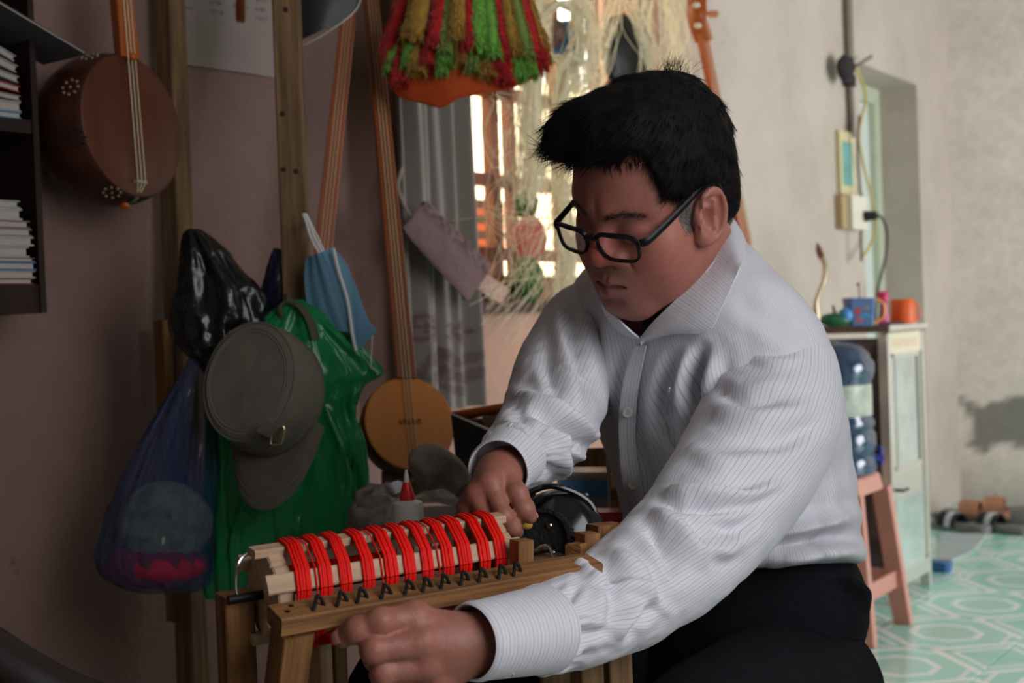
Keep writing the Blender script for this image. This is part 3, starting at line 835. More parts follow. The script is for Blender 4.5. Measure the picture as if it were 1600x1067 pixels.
# grey sideburn in front of the ear
g = Geo(); ns_ = 700; sq = np.stack([np.full(ns_, .0715), RNG.uniform(.024, .044, ns_), RNG.uniform(-.010, .024, ns_)], -1); sq = snap(sq, 0)
V, F = strands(h2w(sq), np.tile(h2w(A(.10, -.25, -1)) - HO, (ns_, 1)) + RNG.normal(0, .12, (ns_, 3)), RNG.uniform(.007, .012, ns_), .00022, A(0, 0, 0), seed=8)
g.add(V, F.tolist()); tag(g.obj('sideburn', mat('grey_hair', srgb(120, 114, 110), .55, var=.3, vscale=200), hair, angle=180), kind='stuff')
# eyebrow
g = Geo(); ne = 130
for sgn in (1, -1):
    t = RNG.uniform(0, 1, ne); bx = .012 + .042 * t; ba = .0955 - .001 * t - .026 * t ** 2.0; bz = .0200 + .006 * np.sin(t * 2.6) - .003 * t + RNG.normal(0, .0018, ne)
    V, F = strands(h2w(snap(np.stack([sgn * bx, ba - .004, bz], -1), 1)), np.tile(h2w(A(sgn * 1.0, .15, .10)) - HO, (ne, 1)) + RNG.normal(0, .25, (ne, 3)), RNG.uniform(.005, .010, ne), .00026, A(0, 0, 0), seed=9)
    g.add(V, F.tolist())
tag(g.obj('eyebrows', mat('brow_hair', srgb(84, 68, 60), .6), hair, angle=180), kind='stuff')

# ------------------------------------------------------------------ eyeglasses
glasses = thing('eyeglasses', 'black rectangular eyeglasses low on the nose of the man', 'eyeglasses', h2w((0, .105, -.02)))
gm = mat('black_acetate', srgb(15, 14, 16), .42, spec=.35)
lensm = mat('spectacle_lens', (1, 1, 1), .02, trans=1.0, alpha=.22, ior=1.1)
fr = Geo()
for sgn in (1, -1):
    th = np.linspace(0, 2 * np.pi, 48, endpoint=False); w_, h_ = .0262, .0158
    pts = []
    for t in th:
        c, s_ = math.cos(t), math.sin(t)
        ex = np.sign(c) * abs(c) ** .40 * w_; ez = np.sign(s_) * abs(s_) ** .55 * h_
        if ez < 0: ex *= 1 - (.06 if c > 0 else .34) * (-ez / h_) ** 1.3
        x = .0345 + ex
        pts.append((sgn * x, .1120 - 2.4 * max(0, abs(x) - .012) ** 2 * 1.5 + ez * .14, -.0085 + ez))
    pts = np.array(pts); top = pts[:, 2] > -.0085
    W3 = h2w(pts); ctr = W3.mean(0)
    nrm = unit(h2w((sgn * .18, 1, -.14)) - HO)
    R = []
    for i in range(len(W3)):
        rad = unit(W3[i] - ctr); bw = .0027 if pts[i, 2] > .001 else .0013; dp = .0019
        R.append([W3[i] + rad * bw + nrm * dp, W3[i] - rad * bw + nrm * dp, W3[i] - rad * bw - nrm * dp, W3[i] + rad * bw - nrm * dp])
    R.append(R[0]); fr.loft(R, caps=False)
    # lens
    lg = Geo(); rings = [ctr + (W3 - ctr) * s_ + nrm * (.0012 * (1 - s_ ** 2) + .0004) for s_ in (.985, .6, .3, .02)]
    lg.loft(rings, caps=True); rings = [ctr + (W3 - ctr) * s_ - nrm * .0006 for s_ in (.985, .02)]; lg.loft(rings[::-1], caps=True)
    lg.obj('lens', lensm, glasses, angle=30)
    # temple arm
    tp = h2w([(sgn * .0635, .1035, -.0005), (sgn * .0690, .0990, .0005), (sgn * .0715, .090, .0030), (sgn * .0745, .055, .014), (sgn * .0775, .020, .0265), (sgn * .0790, -.004, .0330), (sgn * .0770, -.022, .024), (sgn * .0740, -.032, .008)])
    tp = spline(tp, 30); tg = Geo(); tg.tube(tp, np.interp(np.linspace(0, 1, 30), [0, .1, .5, 1], [.0046, .0052, .0040, .0030]), 8, flat=.5, up=HR[:, 0])
    tg.obj('temple_arm', gm, glasses)
fr.tube(spline(h2w([(-.0100, .1135, -.0015), (-.004, .1160, .0010), (.004, .1160, .0010), (.0100, .1135, -.0015)]), 12), .0022, 8)
fr.obj('frame', gm, glasses)
# ------------------------------------------------------------------ clothing of the man
def shirt_mat(name, axis):
    m = bpy.data.materials.new(name); m.use_nodes = True; nt = m.node_tree; N = nt.nodes; L = nt.links; b = N['Principled BSDF']
    b.inputs['Roughness'].default_value = .75; b.inputs['Sheen Weight'].default_value = .15; b.inputs['Specular IOR Level'].default_value = .25
    tc = N.new('ShaderNodeTexCoord'); sp = N.new('ShaderNodeSeparateXYZ'); L.new(tc.outputs['UV'], sp.inputs[0])
    def ma(op, a, b_=None):
        n = N.new('ShaderNodeMath'); n.operation = op
        for i, v in enumerate((a, b_)):
            if v is None: continue
            if isinstance(v, (int, float)): n.inputs[i].default_value = v
            else: L.new(v, n.inputs[i])
        return n.outputs[0]
    u = ma('DIVIDE', sp.outputs[axis], .0080 if axis == 0 else .0080)
    fr = ma('FRACT', u)
    l1 = ma('LESS_THAN', ma('ABSOLUTE', ma('SUBTRACT', fr, .25)), .048)
    l2 = ma('MULTIPLY', ma('LESS_THAN', ma('ABSOLUTE', ma('SUBTRACT', fr, .75)), .05), .6)
    st = ma('MAXIMUM', l1, l2)
    mx = N.new('ShaderNodeMix'); mx.data_type = 'RGBA'; L.new(ma('MULTIPLY', st, .55), mx.inputs['Factor'])
    mx.inputs['A'].default_value = (*srgb(214, 213, 219), 1); mx.inputs['B'].default_value = (*srgb(140, 136, 146), 1)
    L.new(mx.outputs['Result'], b.inputs['Base Color'])
    n3 = N.new('ShaderNodeTexNoise'); n3.inputs['Scale'].default_value = 900; L.new(tc.outputs['UV'], n3.inputs['Vector'])
    n4 = N.new('ShaderNodeTexNoise'); n4.inputs['Scale'].default_value = 22; n4.inputs['Detail'].default_value = 3; L.new(tc.outputs['Object'], n4.inputs['Vector'])
    bp = N.new('ShaderNodeBump'); bp.inputs['Strength'].default_value = .22; bp.inputs['Distance'].default_value = .012
    L.new(ma('ADD', ma('MULTIPLY', n3.outputs['Fac'], .02), n4.outputs['Fac']), bp.inputs['Height']); L.new(bp.outputs['Normal'], b.inputs['Normal'])
    return m
sm_u = shirt_mat('pinstripe_cotton', 0); sm_v = shirt_mat('pinstripe_cotton_cuff', 1)

FOLD = 1.7
def polydist(uv, poly):
    """distance and side of pixel points to a polyline, with end fade"""
    poly = np.asarray(poly, float); best = np.full(len(uv), 1e9); tt = np.zeros(len(uv))
    seg = np.linalg.norm(np.diff(poly, axis=0), axis=1); cum = np.concatenate([[0], np.cumsum(seg)])
    for i in range(len(poly) - 1):
        a, b = poly[i], poly[i + 1]; ba = b - a; t = np.clip(((uv - a) @ ba) / (ba @ ba), 0, 1)
        d = np.linalg.norm(uv - a - t[:, None] * ba, axis=1); m = d < best
        best[m] = d[m]; tt[m] = (cum[i] + t[m] * seg[i]) / cum[-1]
    return best, tt
def fold(R, folds):
    """press fold lines (drawn where they lie on the cloth) into the viewer's side of a lofted garment"""
    m, k = R.shape[:2]
    nr = np.cross(np.roll(R, -1, 1) - np.roll(R, 1, 1), np.gradient(R, axis=0)); nr /= np.linalg.norm(nr, axis=2)[..., None] + 1e-12
    cen = R.mean(1, keepdims=True)
    if ((R - cen) * nr).sum() < 0: nr = -nr
    fac = np.clip((nr @ VB) * 2.5 + .2, 0, 1).ravel()
    uv = proj(R).reshape(-1, 2); dsp = np.zeros(m * k)
    for poly, amp, w in folds:
        d, t = polydist(uv, spline(poly, 16) if len(poly) > 2 else poly)
        env = np.sin(np.pi * np.clip(t * .96 + .02, 0, 1)) ** .6
        x = d / w
        dsp += FOLD * amp * env * (np.exp(-x * x) - .35 * np.exp(-((x - 1.6) ** 2) * 1.2))
    return R + nr * (dsp * fac).reshape(m, k, 1)

# ---- torso
FACE = unit(A(-.76, -.65, 0)); LEFT = unit(A(.65, -.76, 0))
rows = [  # pixel row, left edge, right edge, depth, half thickness front-back
    (882, 978, 1334, 1.640, .122), (878, 972, 1344, 1.640, .129), (868, 968, 1351, 1.640, .134), (852, 968, 1353, 1.638, .137), (832, 972, 1350, 1.636, .136), (800, 970, 1346, 1.634, .137), (750, 958, 1341, 1.630, .139), (700, 942, 1336, 1.626, .140),
    (650, 922, 1328, 1.622, .138), (600, 903, 1318, 1.618, .134), (560, 893, 1308, 1.614, .128), (520, 886, 1290, 1.612, .120), (490, 883, 1264, 1.612, .112),
    (462, 886, 1240, 1.612, .102), (440, 893, 1219, 1.613, .092), (420, 905, 1200, 1.615, .083), (402, 925, 1184, 1.618, .075), (388, 965, 1172, 1.620, .068), (376, 1010, 1162, 1.622, .060)]
rs = spline(rows, 150); NK = 260
an = np.linspace(0, 2 * np.pi, NK, endpoint=False)
R = []
for y, xl, xr, D, b in rs:
    c = P((xl + xr) / 2, y, D); hw = (xr - xl) / 2 * D / FPX
    a = math.sqrt(max(hw * hw - (b * .76) ** 2, 1e-4)) / .65
    ca, sa = np.cos(an), np.sin(an); e = .86
    R.append(c + a * (np.sign(ca) * np.abs(ca) ** e)[:, None] * LEFT + b * (np.sign(sa) * np.abs(sa) ** e)[:, None] * FACE)
R = np.array(R)
def fit_rows(R, rs):
    '''rescale every ring so that its outline meets the measured width'''
    for i in range(len(R)):
        x = proj(R[i])[:, 0]; lo_, hi_ = x.min(), x.max(); D = rs[i, 3]; c = R[i].mean(0)
        k_ = (rs[i, 2] - rs[i, 1]) / (hi_ - lo_); c0_ = (R[i] - c) @ VR
        R[i] = R[i] + ((k_ - 1) * c0_)[:, None] * VR
        x = proj(R[i])[:, 0]; R[i] = R[i] + VR * (((rs[i, 1] + rs[i, 2]) - (x.min() + x.max())) / 2 * D / FPX)
    return R
def level(R, rs, y0=560, y1=800, f=.88):
    '''the cloth edge tips up towards the viewer as the man leans'''
    for i in range(len(R)):
        w = np.clip((rs[i, 0] - y0) / (y1 - y0), 0, 1) * f
        if w <= 0: continue
        py = proj(R[i])[:, 1]; D_ = -((R[i] - CAM) @ CM)[:, 2]
        R[i] = R[i] + ((py - rs[i, 0]) * D_ / FPX * w)[:, None] * VU
    return R
R = level(fit_rows(R, rs), rs)
n1 = fbm(R * A(9, 9, 5), 41, 3); n2 = fbm(R * A(26, 26, 11), 43, 3)
nrm = R - R.mean(1, keepdims=True); nrm[..., 2] = 0; nrm /= np.linalg.norm(nrm, axis=2)[..., None]
low = np.clip((.80 - R[..., 2]) / .2, 0, 1)
R = R + nrm * (.0040 * n1 - .002 + .0022 * n2 * (1 + low))[..., None]
torso_folds = [
    ([(1098, 545), (1086, 600), (1088, 660)], -.012, 10), ([(1118, 560), (1108, 620)], .006, 12),
    ([(1005, 540), (990, 620), (985, 720), (1002, 820), (1010, 870)], .004, 12), ([(975, 545), (966, 640), (972, 740)], -.0035, 9),
    ([(1052, 555), (1040, 620), (1046, 690)], -.007, 12), ([(1072, 550), (1066, 610), (1070, 660)], .005, 10), ([(1030, 560), (1018, 640), (1016, 720)], .004, 11),
    ([(925, 470), (928, 560), (945, 640), (965, 720)], -.006, 14), ([(945, 500), (952, 590), (965, 680)], .004, 14), ([(905, 560), (925, 640), (950, 690)], .006, 12),
    ([(950, 690), (972, 760), (1004, 830)], -.008, 14), ([(975, 690), (1000, 760), (1040, 820)], .005, 14),
    ([(1040, 668), (1062, 712), (1080, 722)], -.004, 7), ([(1150, 470), (1200, 500), (1260, 530)], -.003, 16), ([(1160, 430), (1215, 452), (1275, 500)], .003, 18),
    ([(1335, 690), (1280, 770), (1200, 850)], -.004, 20), ([(1345, 800), (1290, 815), (1200, 842)], .007, 14), ([(1350, 835), (1280, 842), (1190, 862)], -.008, 12),
    ([(1352, 868), (1300, 862), (1210, 872)], .008, 12), ([(1300, 800), (1282, 835), (1290, 870)], .004, 9), ([(1325, 720), (1322, 780), (1335, 830)], -.003, 12)]
R = fold(R, torso_folds)
du = np.linspace(0, 1, NK + 1) * 1.06
U = np.stack(np.meshgrid(du, rs[:, 0] * .0008), -1)
TOR = R
g = Geo(); g.loft(R, caps=False, U=U)
NECKPOLY = np.array([(940, 474), (952, 498), (972, 518), (1001, 534), (1022, 515), (1053, 490), (1090, 457), (1112, 410), (960, 410)], float)
def inpoly(p, poly):
    c = np.zeros(len(p), bool); j = len(poly) - 1
    for i in range(len(poly)):
        xi, yi = poly[i]; xj, yj = poly[j]
        c ^= ((yi > p[:, 1]) != (yj > p[:, 1])) & (p[:, 0] < (xj - xi) * (p[:, 1] - yi) / (yj - yi + 1e-9) + xi); j = i
    return c
gv = np.concatenate(g.V); gp = proj(gv); gd = -((gv - CAM) @ CM)[:, 2]; cut = inpoly(gp, NECKPOLY) & (gd < 1.60)
g.F = [f for f in g.F if not all(cut[i] for i in f)]
g.obj('shirt_torso', sm_u, person, angle=180)
tp = proj(R).reshape(-1, 2); td = -((R.reshape(-1, 3) - CAM) @ CM)[:, 2]
def surf_depth(px, py, rad=9):
    m = ((tp - A(px, py)) ** 2).sum(1) < rad * rad
    return td[m].min() if m.any() else 1.5
def onshirt(px, py, off=.003): return P(px, py, surf_depth(px, py) - off)

# ---- sleeves
def sleeve(name, path, folds, seed, n=130, k=140, namp=.004, rug=(0, 0), endcap=True):
    q = spline(path, n); cen = np.array([P(a, b, c) for a, b, c, _ in q]); rad = q[:, 3] * q[:, 2] / FPX
    T = np.gradient(cen, axis=0); T /= np.linalg.norm(T, axis=1)[:, None]
    # smooth the frame so rings never cross at the elbow
    for _ in range(6): T = np.concatenate([T[:1], (T[:-2] + 2 * T[1:-1] + T[2:]) / 4, T[-1:]]); 
    T /= np.linalg.norm(T, axis=1)[:, None]
    x = unit(np.cross(A(0, 0, 1), T[0])); an = np.linspace(0, 2 * np.pi, k, endpoint=False); R = []
    for i in range(n):
        x = unit(x - T[i] * (x @ T[i])); y = np.cross(T[i], x)
        R.append(cen[i] + rad[i] * (np.cos(an)[:, None] * x + np.sin(an)[:, None] * y))
    R = np.array(R)
    t = np.linspace(0, 1, n)[:, None]
    nr = R - cen[:, None]; nr /= np.linalg.norm(nr, axis=2)[..., None]
    L_ = np.concatenate([[0], np.cumsum(np.linalg.norm(np.diff(cen, axis=0), axis=1))])[:, None]
    ang = np.broadcast_to(an[None], (n, k))
    q3 = np.stack([np.cos(ang) * 1.6, np.sin(ang) * 1.6, np.broadcast_to(L_ * 26, (n, k))], -1)
    R = R + nr * (namp * fbm(q3, seed, 3))[..., None]
    if rug[1]:
        g_ = np.clip((t - rug[0]) / (1 - rug[0]), 0, 1)
        R = R + nr * (rug[1] * g_ * np.sin(an * 17 + 3 * vnoise(np.stack([ang * 2, ang * 0, L_ * 20 + ang * 0], -1), seed)))[..., None]
    R = fold(R, folds)
    du = np.linspace(0, 1, k + 1) * rad.mean() * 2 * np.pi
    U = np.stack(np.meshgrid(du, L_[:, 0]), -1)
    g = Geo(); g.loft(R, caps=endcap, U=U); return g.obj(name, sm_u, person, angle=180), cen, R
lpath = [(1200, 548, 1.545, 74), (1212, 585, 1.515, 96), (1208, 640, 1.475, 106), (1180, 705, 1.425, 110), (1136, 775, 1.36, 107), (1085, 838, 1.30, 99), (1030, 888, 1.255, 94), (970, 930, 1.205, 88), (915, 958, 1.155, 80), (868, 978, 1.115, 73), (838, 987, 1.09, 66)]
lf = [
    ([(1105, 600), (1160, 622), (1230, 618)], -.006, 12), ([(1098, 560), (1150, 552), (1210, 566), (1255, 560)], .003, 8), ([(1110, 640), (1180, 656), (1260, 640)], .006, 14), ([(1150, 690), (1220, 690), (1280, 660)], -.005, 14),
    ([(1075, 700), (1130, 722), (1190, 720)], .004, 14), ([(1040, 768), (1090, 770), (1160, 776), (1215, 756)], .008, 9), ([(1035, 784), (1090, 792), (1150, 796)], -.008, 9),
    ([(1020, 800), (1060, 826), (1090, 868), (1110, 880)], .008, 13), ([(1010, 822), (1040, 858), (1062, 900)], -.009, 12), ([(1100, 810), (1150, 826), (1180, 806)], -.006, 13), ([(1090, 850), (1130, 862), (1150, 850)], .006, 12),
    ([(960, 862), (1000, 900), (1010, 950)], .006, 14), ([(930, 872), (960, 910), (965, 968)], -.006, 14), ([(890, 866), (930, 900), (995, 918), (1050, 962)], .004, 8),
    ([(862, 955), (885, 940), (905, 915)], -.003, 8), ([(866, 976), (900, 972), (945, 974)], .003, 9), ([(866, 992), (905, 993), (950, 985)], -.003, 9), ([(868, 1010), (890, 1018), (910, 1016)], .003, 8),
    ([(870, 1030), (890, 1035), (920, 1020)], -.003, 9), ([(962, 1000), (970, 975), (1000, 950)], .005, 10), ([(985, 1000), (998, 970), (1025, 945)], -.005, 10), ([(880, 890), (905, 876), (930, 884)], .002, 14)]
sleeve('sleeve', lpath, lf, 51, rug=(.80, .0007))
rpath = [(945, 470, 1.70, 44), (915, 500, 1.68, 60), (893, 545, 1.64, 70), (876, 592, 1.585, 77), (866, 632, 1.52, 78), (858, 660, 1.46, 76), (842, 684, 1.405, 72), (818, 702, 1.355, 62), (800, 714, 1.315, 54), (790, 722, 1.292, 49)]
rf = [
    ([(800, 612), (835, 632), (880, 652), (940, 690)], .008, 13), ([(802, 634), (838, 650), (880, 672), (930, 706)], -.007, 12), ([(890, 470), (900, 540), (922, 610)], -.006, 12), ([(870, 500), (880, 560), (905, 630)], .005, 13),
    ([(850, 560), (862, 600), (890, 640)], -.004, 10), ([(900, 690), (892, 716), (905, 732)], -.010, 9), ([(870, 675), (868, 710), (880, 738)], .009, 10), ([(842, 672), (838, 706), (850, 735)], -.008, 9),
    ([(790, 660), (812, 690), (826, 720)], .006, 9), ([(770, 672), (785, 690), (812, 700)], -.005, 8), ([(815, 640), (850, 668), (872, 690)], .007, 9), ([(750, 690), (775, 680), (800, 690)], .004, 8)]
sleeve('sleeve', rpath, rf, 57, rug=(.75, .0010), namp=.004)

# ---- cuffs: stiff open bands with a visible rim
def cuff(p0, p1, r0, r1, depth0, depth1, flat, name='cuff', seed=1):
    a = P(*p0, depth0); b = P(*p1, depth1); T = unit(b - a); x = unit(np.cross(A(0, 0, 1), T)); y = np.cross(T, x)
    an = np.linspace(0, 2 * np.pi, 72, endpoint=False); prof = []
    ts = np.concatenate([np.linspace(0, 1, 16), [1.012, 1.0], np.linspace(.97, .2, 8)])
    off = np.concatenate([np.zeros(16), [-.0008, -.0020], np.full(8, -.0024)])
    R = []
    for t, o in zip(ts, off):
        r = r0 + (r1 - r0) * t + o + (.0010 * math.exp(-((t - .93) / .03) ** 2))
        w = r * (1 + .03 * np.sin(3 * an + seed))
        R.append(a + (b - a) * t + w[:, None] * (np.cos(an)[:, None] * x + flat * np.sin(an)[:, None] * y))
    L = np.linalg.norm(b - a)
    U = np.stack(np.meshgrid(np.linspace(0, 1, 73) * .2, ts * L), -1)
    g = Geo(); g.loft(np.array(R), caps=False, U=U); return g.obj(name, sm_v if seed == 1 else sm_u, person, angle=60), a, b, x, y
lc = cuff((858, 982), (737, 1003), .0375, .0312, 1.090, 1.032, 1.0)
cuff((803, 709), (779, 733), .0350, .0315, 1.31, 1.262, .95, seed=4)

# ---- collar
def strip(rows_, n, m, th, name, lift=.0, mt=None):
    E = [spline(np.array([list(P(a, b, c)) for a, b, c in r]), n) for r in rows_]
    E = np.array(E); vs_ = np.linspace(0, len(E) - 1, m); G = []
    for v in vs_:
        i = min(int(v), len(E) - 2); f = v - i; bulge = math.sin(math.pi * v / (len(E) - 1)) * lift
        G.append(E[i] * (1 - f) + E[i + 1] * f + VB * bulge)
    G = np.array(G); L = np.concatenate([[0], np.cumsum(np.linalg.norm(np.diff(G[m // 2], axis=0), axis=1))]); Hh = np.linspace(0, 1, m) * .05
    U = np.stack(np.meshgrid(L, Hh), -1)
    g = Geo(); g.sheet(G, th, U=U); return g.obj(name, mt or sm_u, person, angle=60)
def sd(px, py, o): return (px, py, surf_depth(px, py, 14) - o)
fold_edge = [sd(1000, 530, .006), (1018, 507, 1.492), (1046, 479, 1.478), (1080, 446, 1.478), (1110, 406, 1.498), (1133, 366, 1.535), (1146, 345, 1.585), (1138, 338, 1.64)]
outer = [sd(1003, 534, .006), sd(1048, 522, .008), sd(1106, 518, .010), sd(1126, 484, .009), sd(1147, 440, .008), sd(1160, 408, .008), (1166, 384, 1.565), (1158, 362, 1.65)]
strip([fold_edge, outer], 40, 12, .0022, 'collar', .006)
stand_in = [(1002, 540, 1.50), (1020, 516, 1.512), (1048, 490, 1.50), (1080, 458, 1.50), (1108, 418, 1.52), (1128, 380, 1.56), (1140, 356, 1.60), (1132, 350, 1.65)]
strip([fold_edge, stand_in], 40, 5, .002, 'collar_stand')
f2 = [(950, 478, 1.520), (962, 494, 1.505), (980, 512, 1.492), sd(1000, 529, .005)]
o2 = [(938, 470, 1.53), sd(950, 498, .006), sd(968, 516, .007), sd(985, 527, .007)]
strip([f2, o2], 24, 8, .0022, 'collar', .003)
# ---- placket, buttons, pocket
pl_l = [onshirt(a, b, .0022) for a, b in ((992, 540), (976, 590), (968, 645), (968, 700), (974, 757), (988, 815))]
pl_r = [onshirt(a, b, .0022) for a, b in ((1010, 540), (1000, 590), (994, 645), (994, 700), (1002, 757), (1018, 815))]
E0, E1 = spline(pl_l, 50), spline(pl_r, 50); G = np.array([E0 * (1 - t) + E1 * t for t in np.linspace(0, 1, 6)])
for _ in range(4): G[:, 1:-1] = (G[:, :-2] + 2 * G[:, 1:-1] + G[:, 2:]) / 4
g = Geo(); g.sheet(G, .0014, U=np.stack(np.meshgrid(np.linspace(0, 1, 50) * .3, np.linspace(0, 1, 6) * .02), -1)); g.obj('placket', sm_v, person, angle=60)
btm = mat('shirt_button', srgb(206, 202, 196), .25, spec=.6)
def button(c, nrm, r=.0055):
    g = Geo(); g.lathe(c, nrm, [(r * .2, 0), (r, 0), (r, .0016), (r * .86, .0022), (r * .62, .0014), (r * .05, .0014)], 24)
    x = unit(np.cross(nrm, A(0, 0, 1))); y = np.cross(nrm, x)
    o = g.obj('button', btm, person)
    h = Geo()
    for i in (-1, 1):
        for j in (-1, 1): h.lathe(c + x * i * r * .2 + y * j * r * .2 + nrm * .0014, nrm, [(r * .09, 0), (r * .09, .0002)], 8)
    h.obj('thread_hole', mat('button_hole', srgb(96, 90, 86), .8), o)
for px, py in ((981, 645), (989, 757)):
    button(onshirt(px, py, .004), unit(VB + FACE * .8), .0062)
ccen = lc[1] + (lc[2] - lc[1]) * .55
button(P(792, 1051, surf := float(-((ccen - CAM) @ CM)[2]) - .0205), unit(VB * .7 + A(0, 0, -.7)), .0058)
pkp = np.array([onshirt(a, b, .0012) for a, b in ((1046, 606), (1041, 640), (1040, 668), (1048, 694), (1062, 712), (1082, 722))])
g = Geo(); g.tube(spline(pkp, 30), .0013, 6, flat=.6); g.obj('chest_pocket', sm_v, person, angle=60)
# ---- dark undershirt seen in the neck opening
g = Geo(); G = [[P(a, b, c) for a, b, c in r] for r in ([(1004, 500, 1.535), (1035, 486, 1.53), (1068, 462, 1.53)], [(1003, 515, 1.530), (1030, 503, 1.520), (1066, 484, 1.52)], [(1002, 540, 1.525), (1030, 530, 1.52), (1062, 520, 1.52)])]
g.sheet(G, .003); g.obj('undershirt', mat('dark_knit', srgb(34, 28, 30), .9), person)

# ---- trousers
tm_ = mat('navy_trouser_cloth', srgb(17, 18, 23), .9, var=.18, vscale=30, bump=.2, bscale=500, spec=.2)
rows = [(850, 990, 1325, 1.645, .112), (872, 985, 1336, 1.645, .118), (900, 978, 1350, 1.648, .128), (940, 968, 1358, 1.650, .138), (985, 960, 1354, 1.650, .142), (1030, 958, 1334, 1.648, .142), (1080, 965, 1305, 1.645, .140), (1120, 985, 1275, 1.642, .128), (1140, 1040, 1230, 1.64, .09)]
rs2 = spline(rows, 60); R = []
for y, xl, xr, D, b in rs2:
    c = P((xl + xr) / 2, y, D); hw = (xr - xl) / 2 * D / FPX; a = math.sqrt(max(hw * hw - (b * .76) ** 2, 1e-4)) / .65
    an = np.linspace(0, 2 * np.pi, 140, endpoint=False); ca, sa = np.cos(an), np.sin(an)
    R.append(c + a * (np.sign(ca) * np.abs(ca) ** .85)[:, None] * LEFT + b * (np.sign(sa) * np.abs(sa) ** .85)[:, None] * FACE)
R = level(fit_rows(np.array(R), rs2), rs2, f=.6); nrm = R - R.mean(1, keepdims=True); nrm /= np.linalg.norm(nrm, axis=2)[..., None]
R = R + nrm * (.004 * fbm(R * 14, 61, 3))[..., None]
R = fold(R, [([(1355, 930), (1320, 905), (1290, 900)], .006, 8), ([(1352, 960), (1335, 925), (1310, 905)], -.006, 8), ([(1300, 1067), (1310, 1020), (1290, 985)], .006, 9), ([(1285, 1067), (1290, 1030), (1262, 995)], -.006, 9), ([(1330, 1010), (1318, 1040), (1300, 1060)], -.006, 8)])
g = Geo(); g.loft(R); g.obj('trousers_seat', tm_, person, angle=180)
SEAT_Z = float(R[-1].mean(0)[2])
HIPC = P(1180, 1060, 1.64)
def leg(hip, knee, ankle, seed):
    pts = spline([hip, hip * .5 + knee * .5 + A(0, 0, .012), knee + A(0, 0, .0), knee * .55 + ankle * .45 + A(.0, .01, 0), ankle], 60)
    rad = np.interp(np.linspace(0, 1, 60), [0, .3, .5, .75, 1], [.098, .086, .072, .066, .058])
    g = Geo(); g.tube(pts, rad, 48); V = g.V[0]
    V += (fbm(V * 16, seed, 3) * .005)[:, None] * unit(A(.3, -.6, .5)); return g.obj('trouser_leg', tm_, person, angle=180)
kl = HIPC + LEFT * .10 + unit(A(-.55, -.84, 0)) * .40 + A(0, 0, .02); kr = HIPC - LEFT * .10 + unit(A(-.93, -.36, 0)) * .40 + A(0, 0, .02)
fl_ = A(kl[0] - .02, kl[1] + .03, .09); fr_ = A(kr[0] - .03, kr[1] + .02, .09)
leg(HIPC + LEFT * .085 + FACE * .01 + A(0, 0, .005), kl, fl_, 63); leg(HIPC - LEFT * .085 + FACE * .01 + A(0, 0, .005), kr, fr_, 65)
shoe = mat('brown_sandal_leather', srgb(70, 48, 36), .6, var=.1, vscale=30)
for f, dv in ((fl_, unit(A(-.5, -.85, 0))), (fr_, unit(A(-.93, -.36, 0)))):
    s_ = np.cross(A(0, 0, 1), dv); pr = [(-.07, .030), (-.05, .037), (.02, .040), (.09, .046), (.14, .045), (.17, .032), (.185, .012)]
    R = []
    for z, k_ in ((.0, .97), (.012, 1.0), (.02, 1.0)):
        up_ = [A(f[0], f[1], z) + dv * a + s_ * b * k_ for a, b in pr] + [A(f[0], f[1], z) + dv * a - s_ * b * k_ for a, b in pr[::-1]]; R.append(up_)
    g = Geo(); g.loft(R); g.obj('sandal_sole', shoe, person)
    g = Geo(); cs = [A(f[0], f[1], 0) + dv * t + A(0, 0, h) for t, h in ((-.06, .045), (0, .07), (.06, .055), (.12, .036), (.17, .026))]
    g.tube(spline(cs, 20), np.interp(np.linspace(0, 1, 20), [0, .3, .7, 1], [.026, .040, .034, .014]), 20, flat=.7); g.obj('foot_upper', shoe, person)
# =================================================================== thread winder in front of the man
pine = wood('rough_pine', srgb(164, 114, 66), srgb(84, 54, 30), .75, 75, bump=.6)
pine2 = wood('pale_planed_pine', srgb(204, 174, 144), srgb(166, 132, 104), .65, 45, bump=.3)
oldpine = wood('weathered_pine', srgb(136, 106, 72), srgb(80, 58, 38), .8, 70, bump=.5)
redthread = mat('red_thread', (.78, .008, .004), .6, var=.12, vscale=90, bump=.12, bscale=500, spec=.25)
iron = mat('dark_iron_wire', srgb(38, 36, 34), .5, metal=.7)
chrome = mat('chrome', srgb(205, 205, 205), .18, metal=1.0)
blackpl = mat('black_bakelite', srgb(16, 16, 18), .22, spec=.5, coat=.4)
blackrub = mat('black_rubber', srgb(22, 22, 24), .7, bump=.3, bscale=200)

RA, RB = P(436, 969, 1.000), P(884, 891, 1.146)
RDIR = unit(RB - RA); RLEN = np.linalg.norm(RB - RA)
RBACK = unit(np.cross(A(0, 0, 1), RDIR)); RBACK = RBACK if RBACK[1] > 0 else -RBACK
UPZ = A(0, 0, 1.0)
tilt = math.radians(13); RW = unit(RBACK * math.cos(tilt) + UPZ * math.sin(tilt)); RU = unit(np.cross(RDIR, RW)); RU = RU if RU[2] > 0 else -RU
winder = thing('thread_winder', 'pine winding frame with a row of black wire guides on its front rail', 'winder', A(*(RA + RBACK * .08)[:2], 0))
def bar(name, p0, p1, w, h, up, m=pine, parent=winder):
    g = Geo(); g.beam(p0, p1, w, h, up, ch=.0012); return g.obj(name, m, parent, smooth=False)
rail = bar('front_rail', RA - RDIR * .004, RB + RDIR * .03, .030, .015, RU)
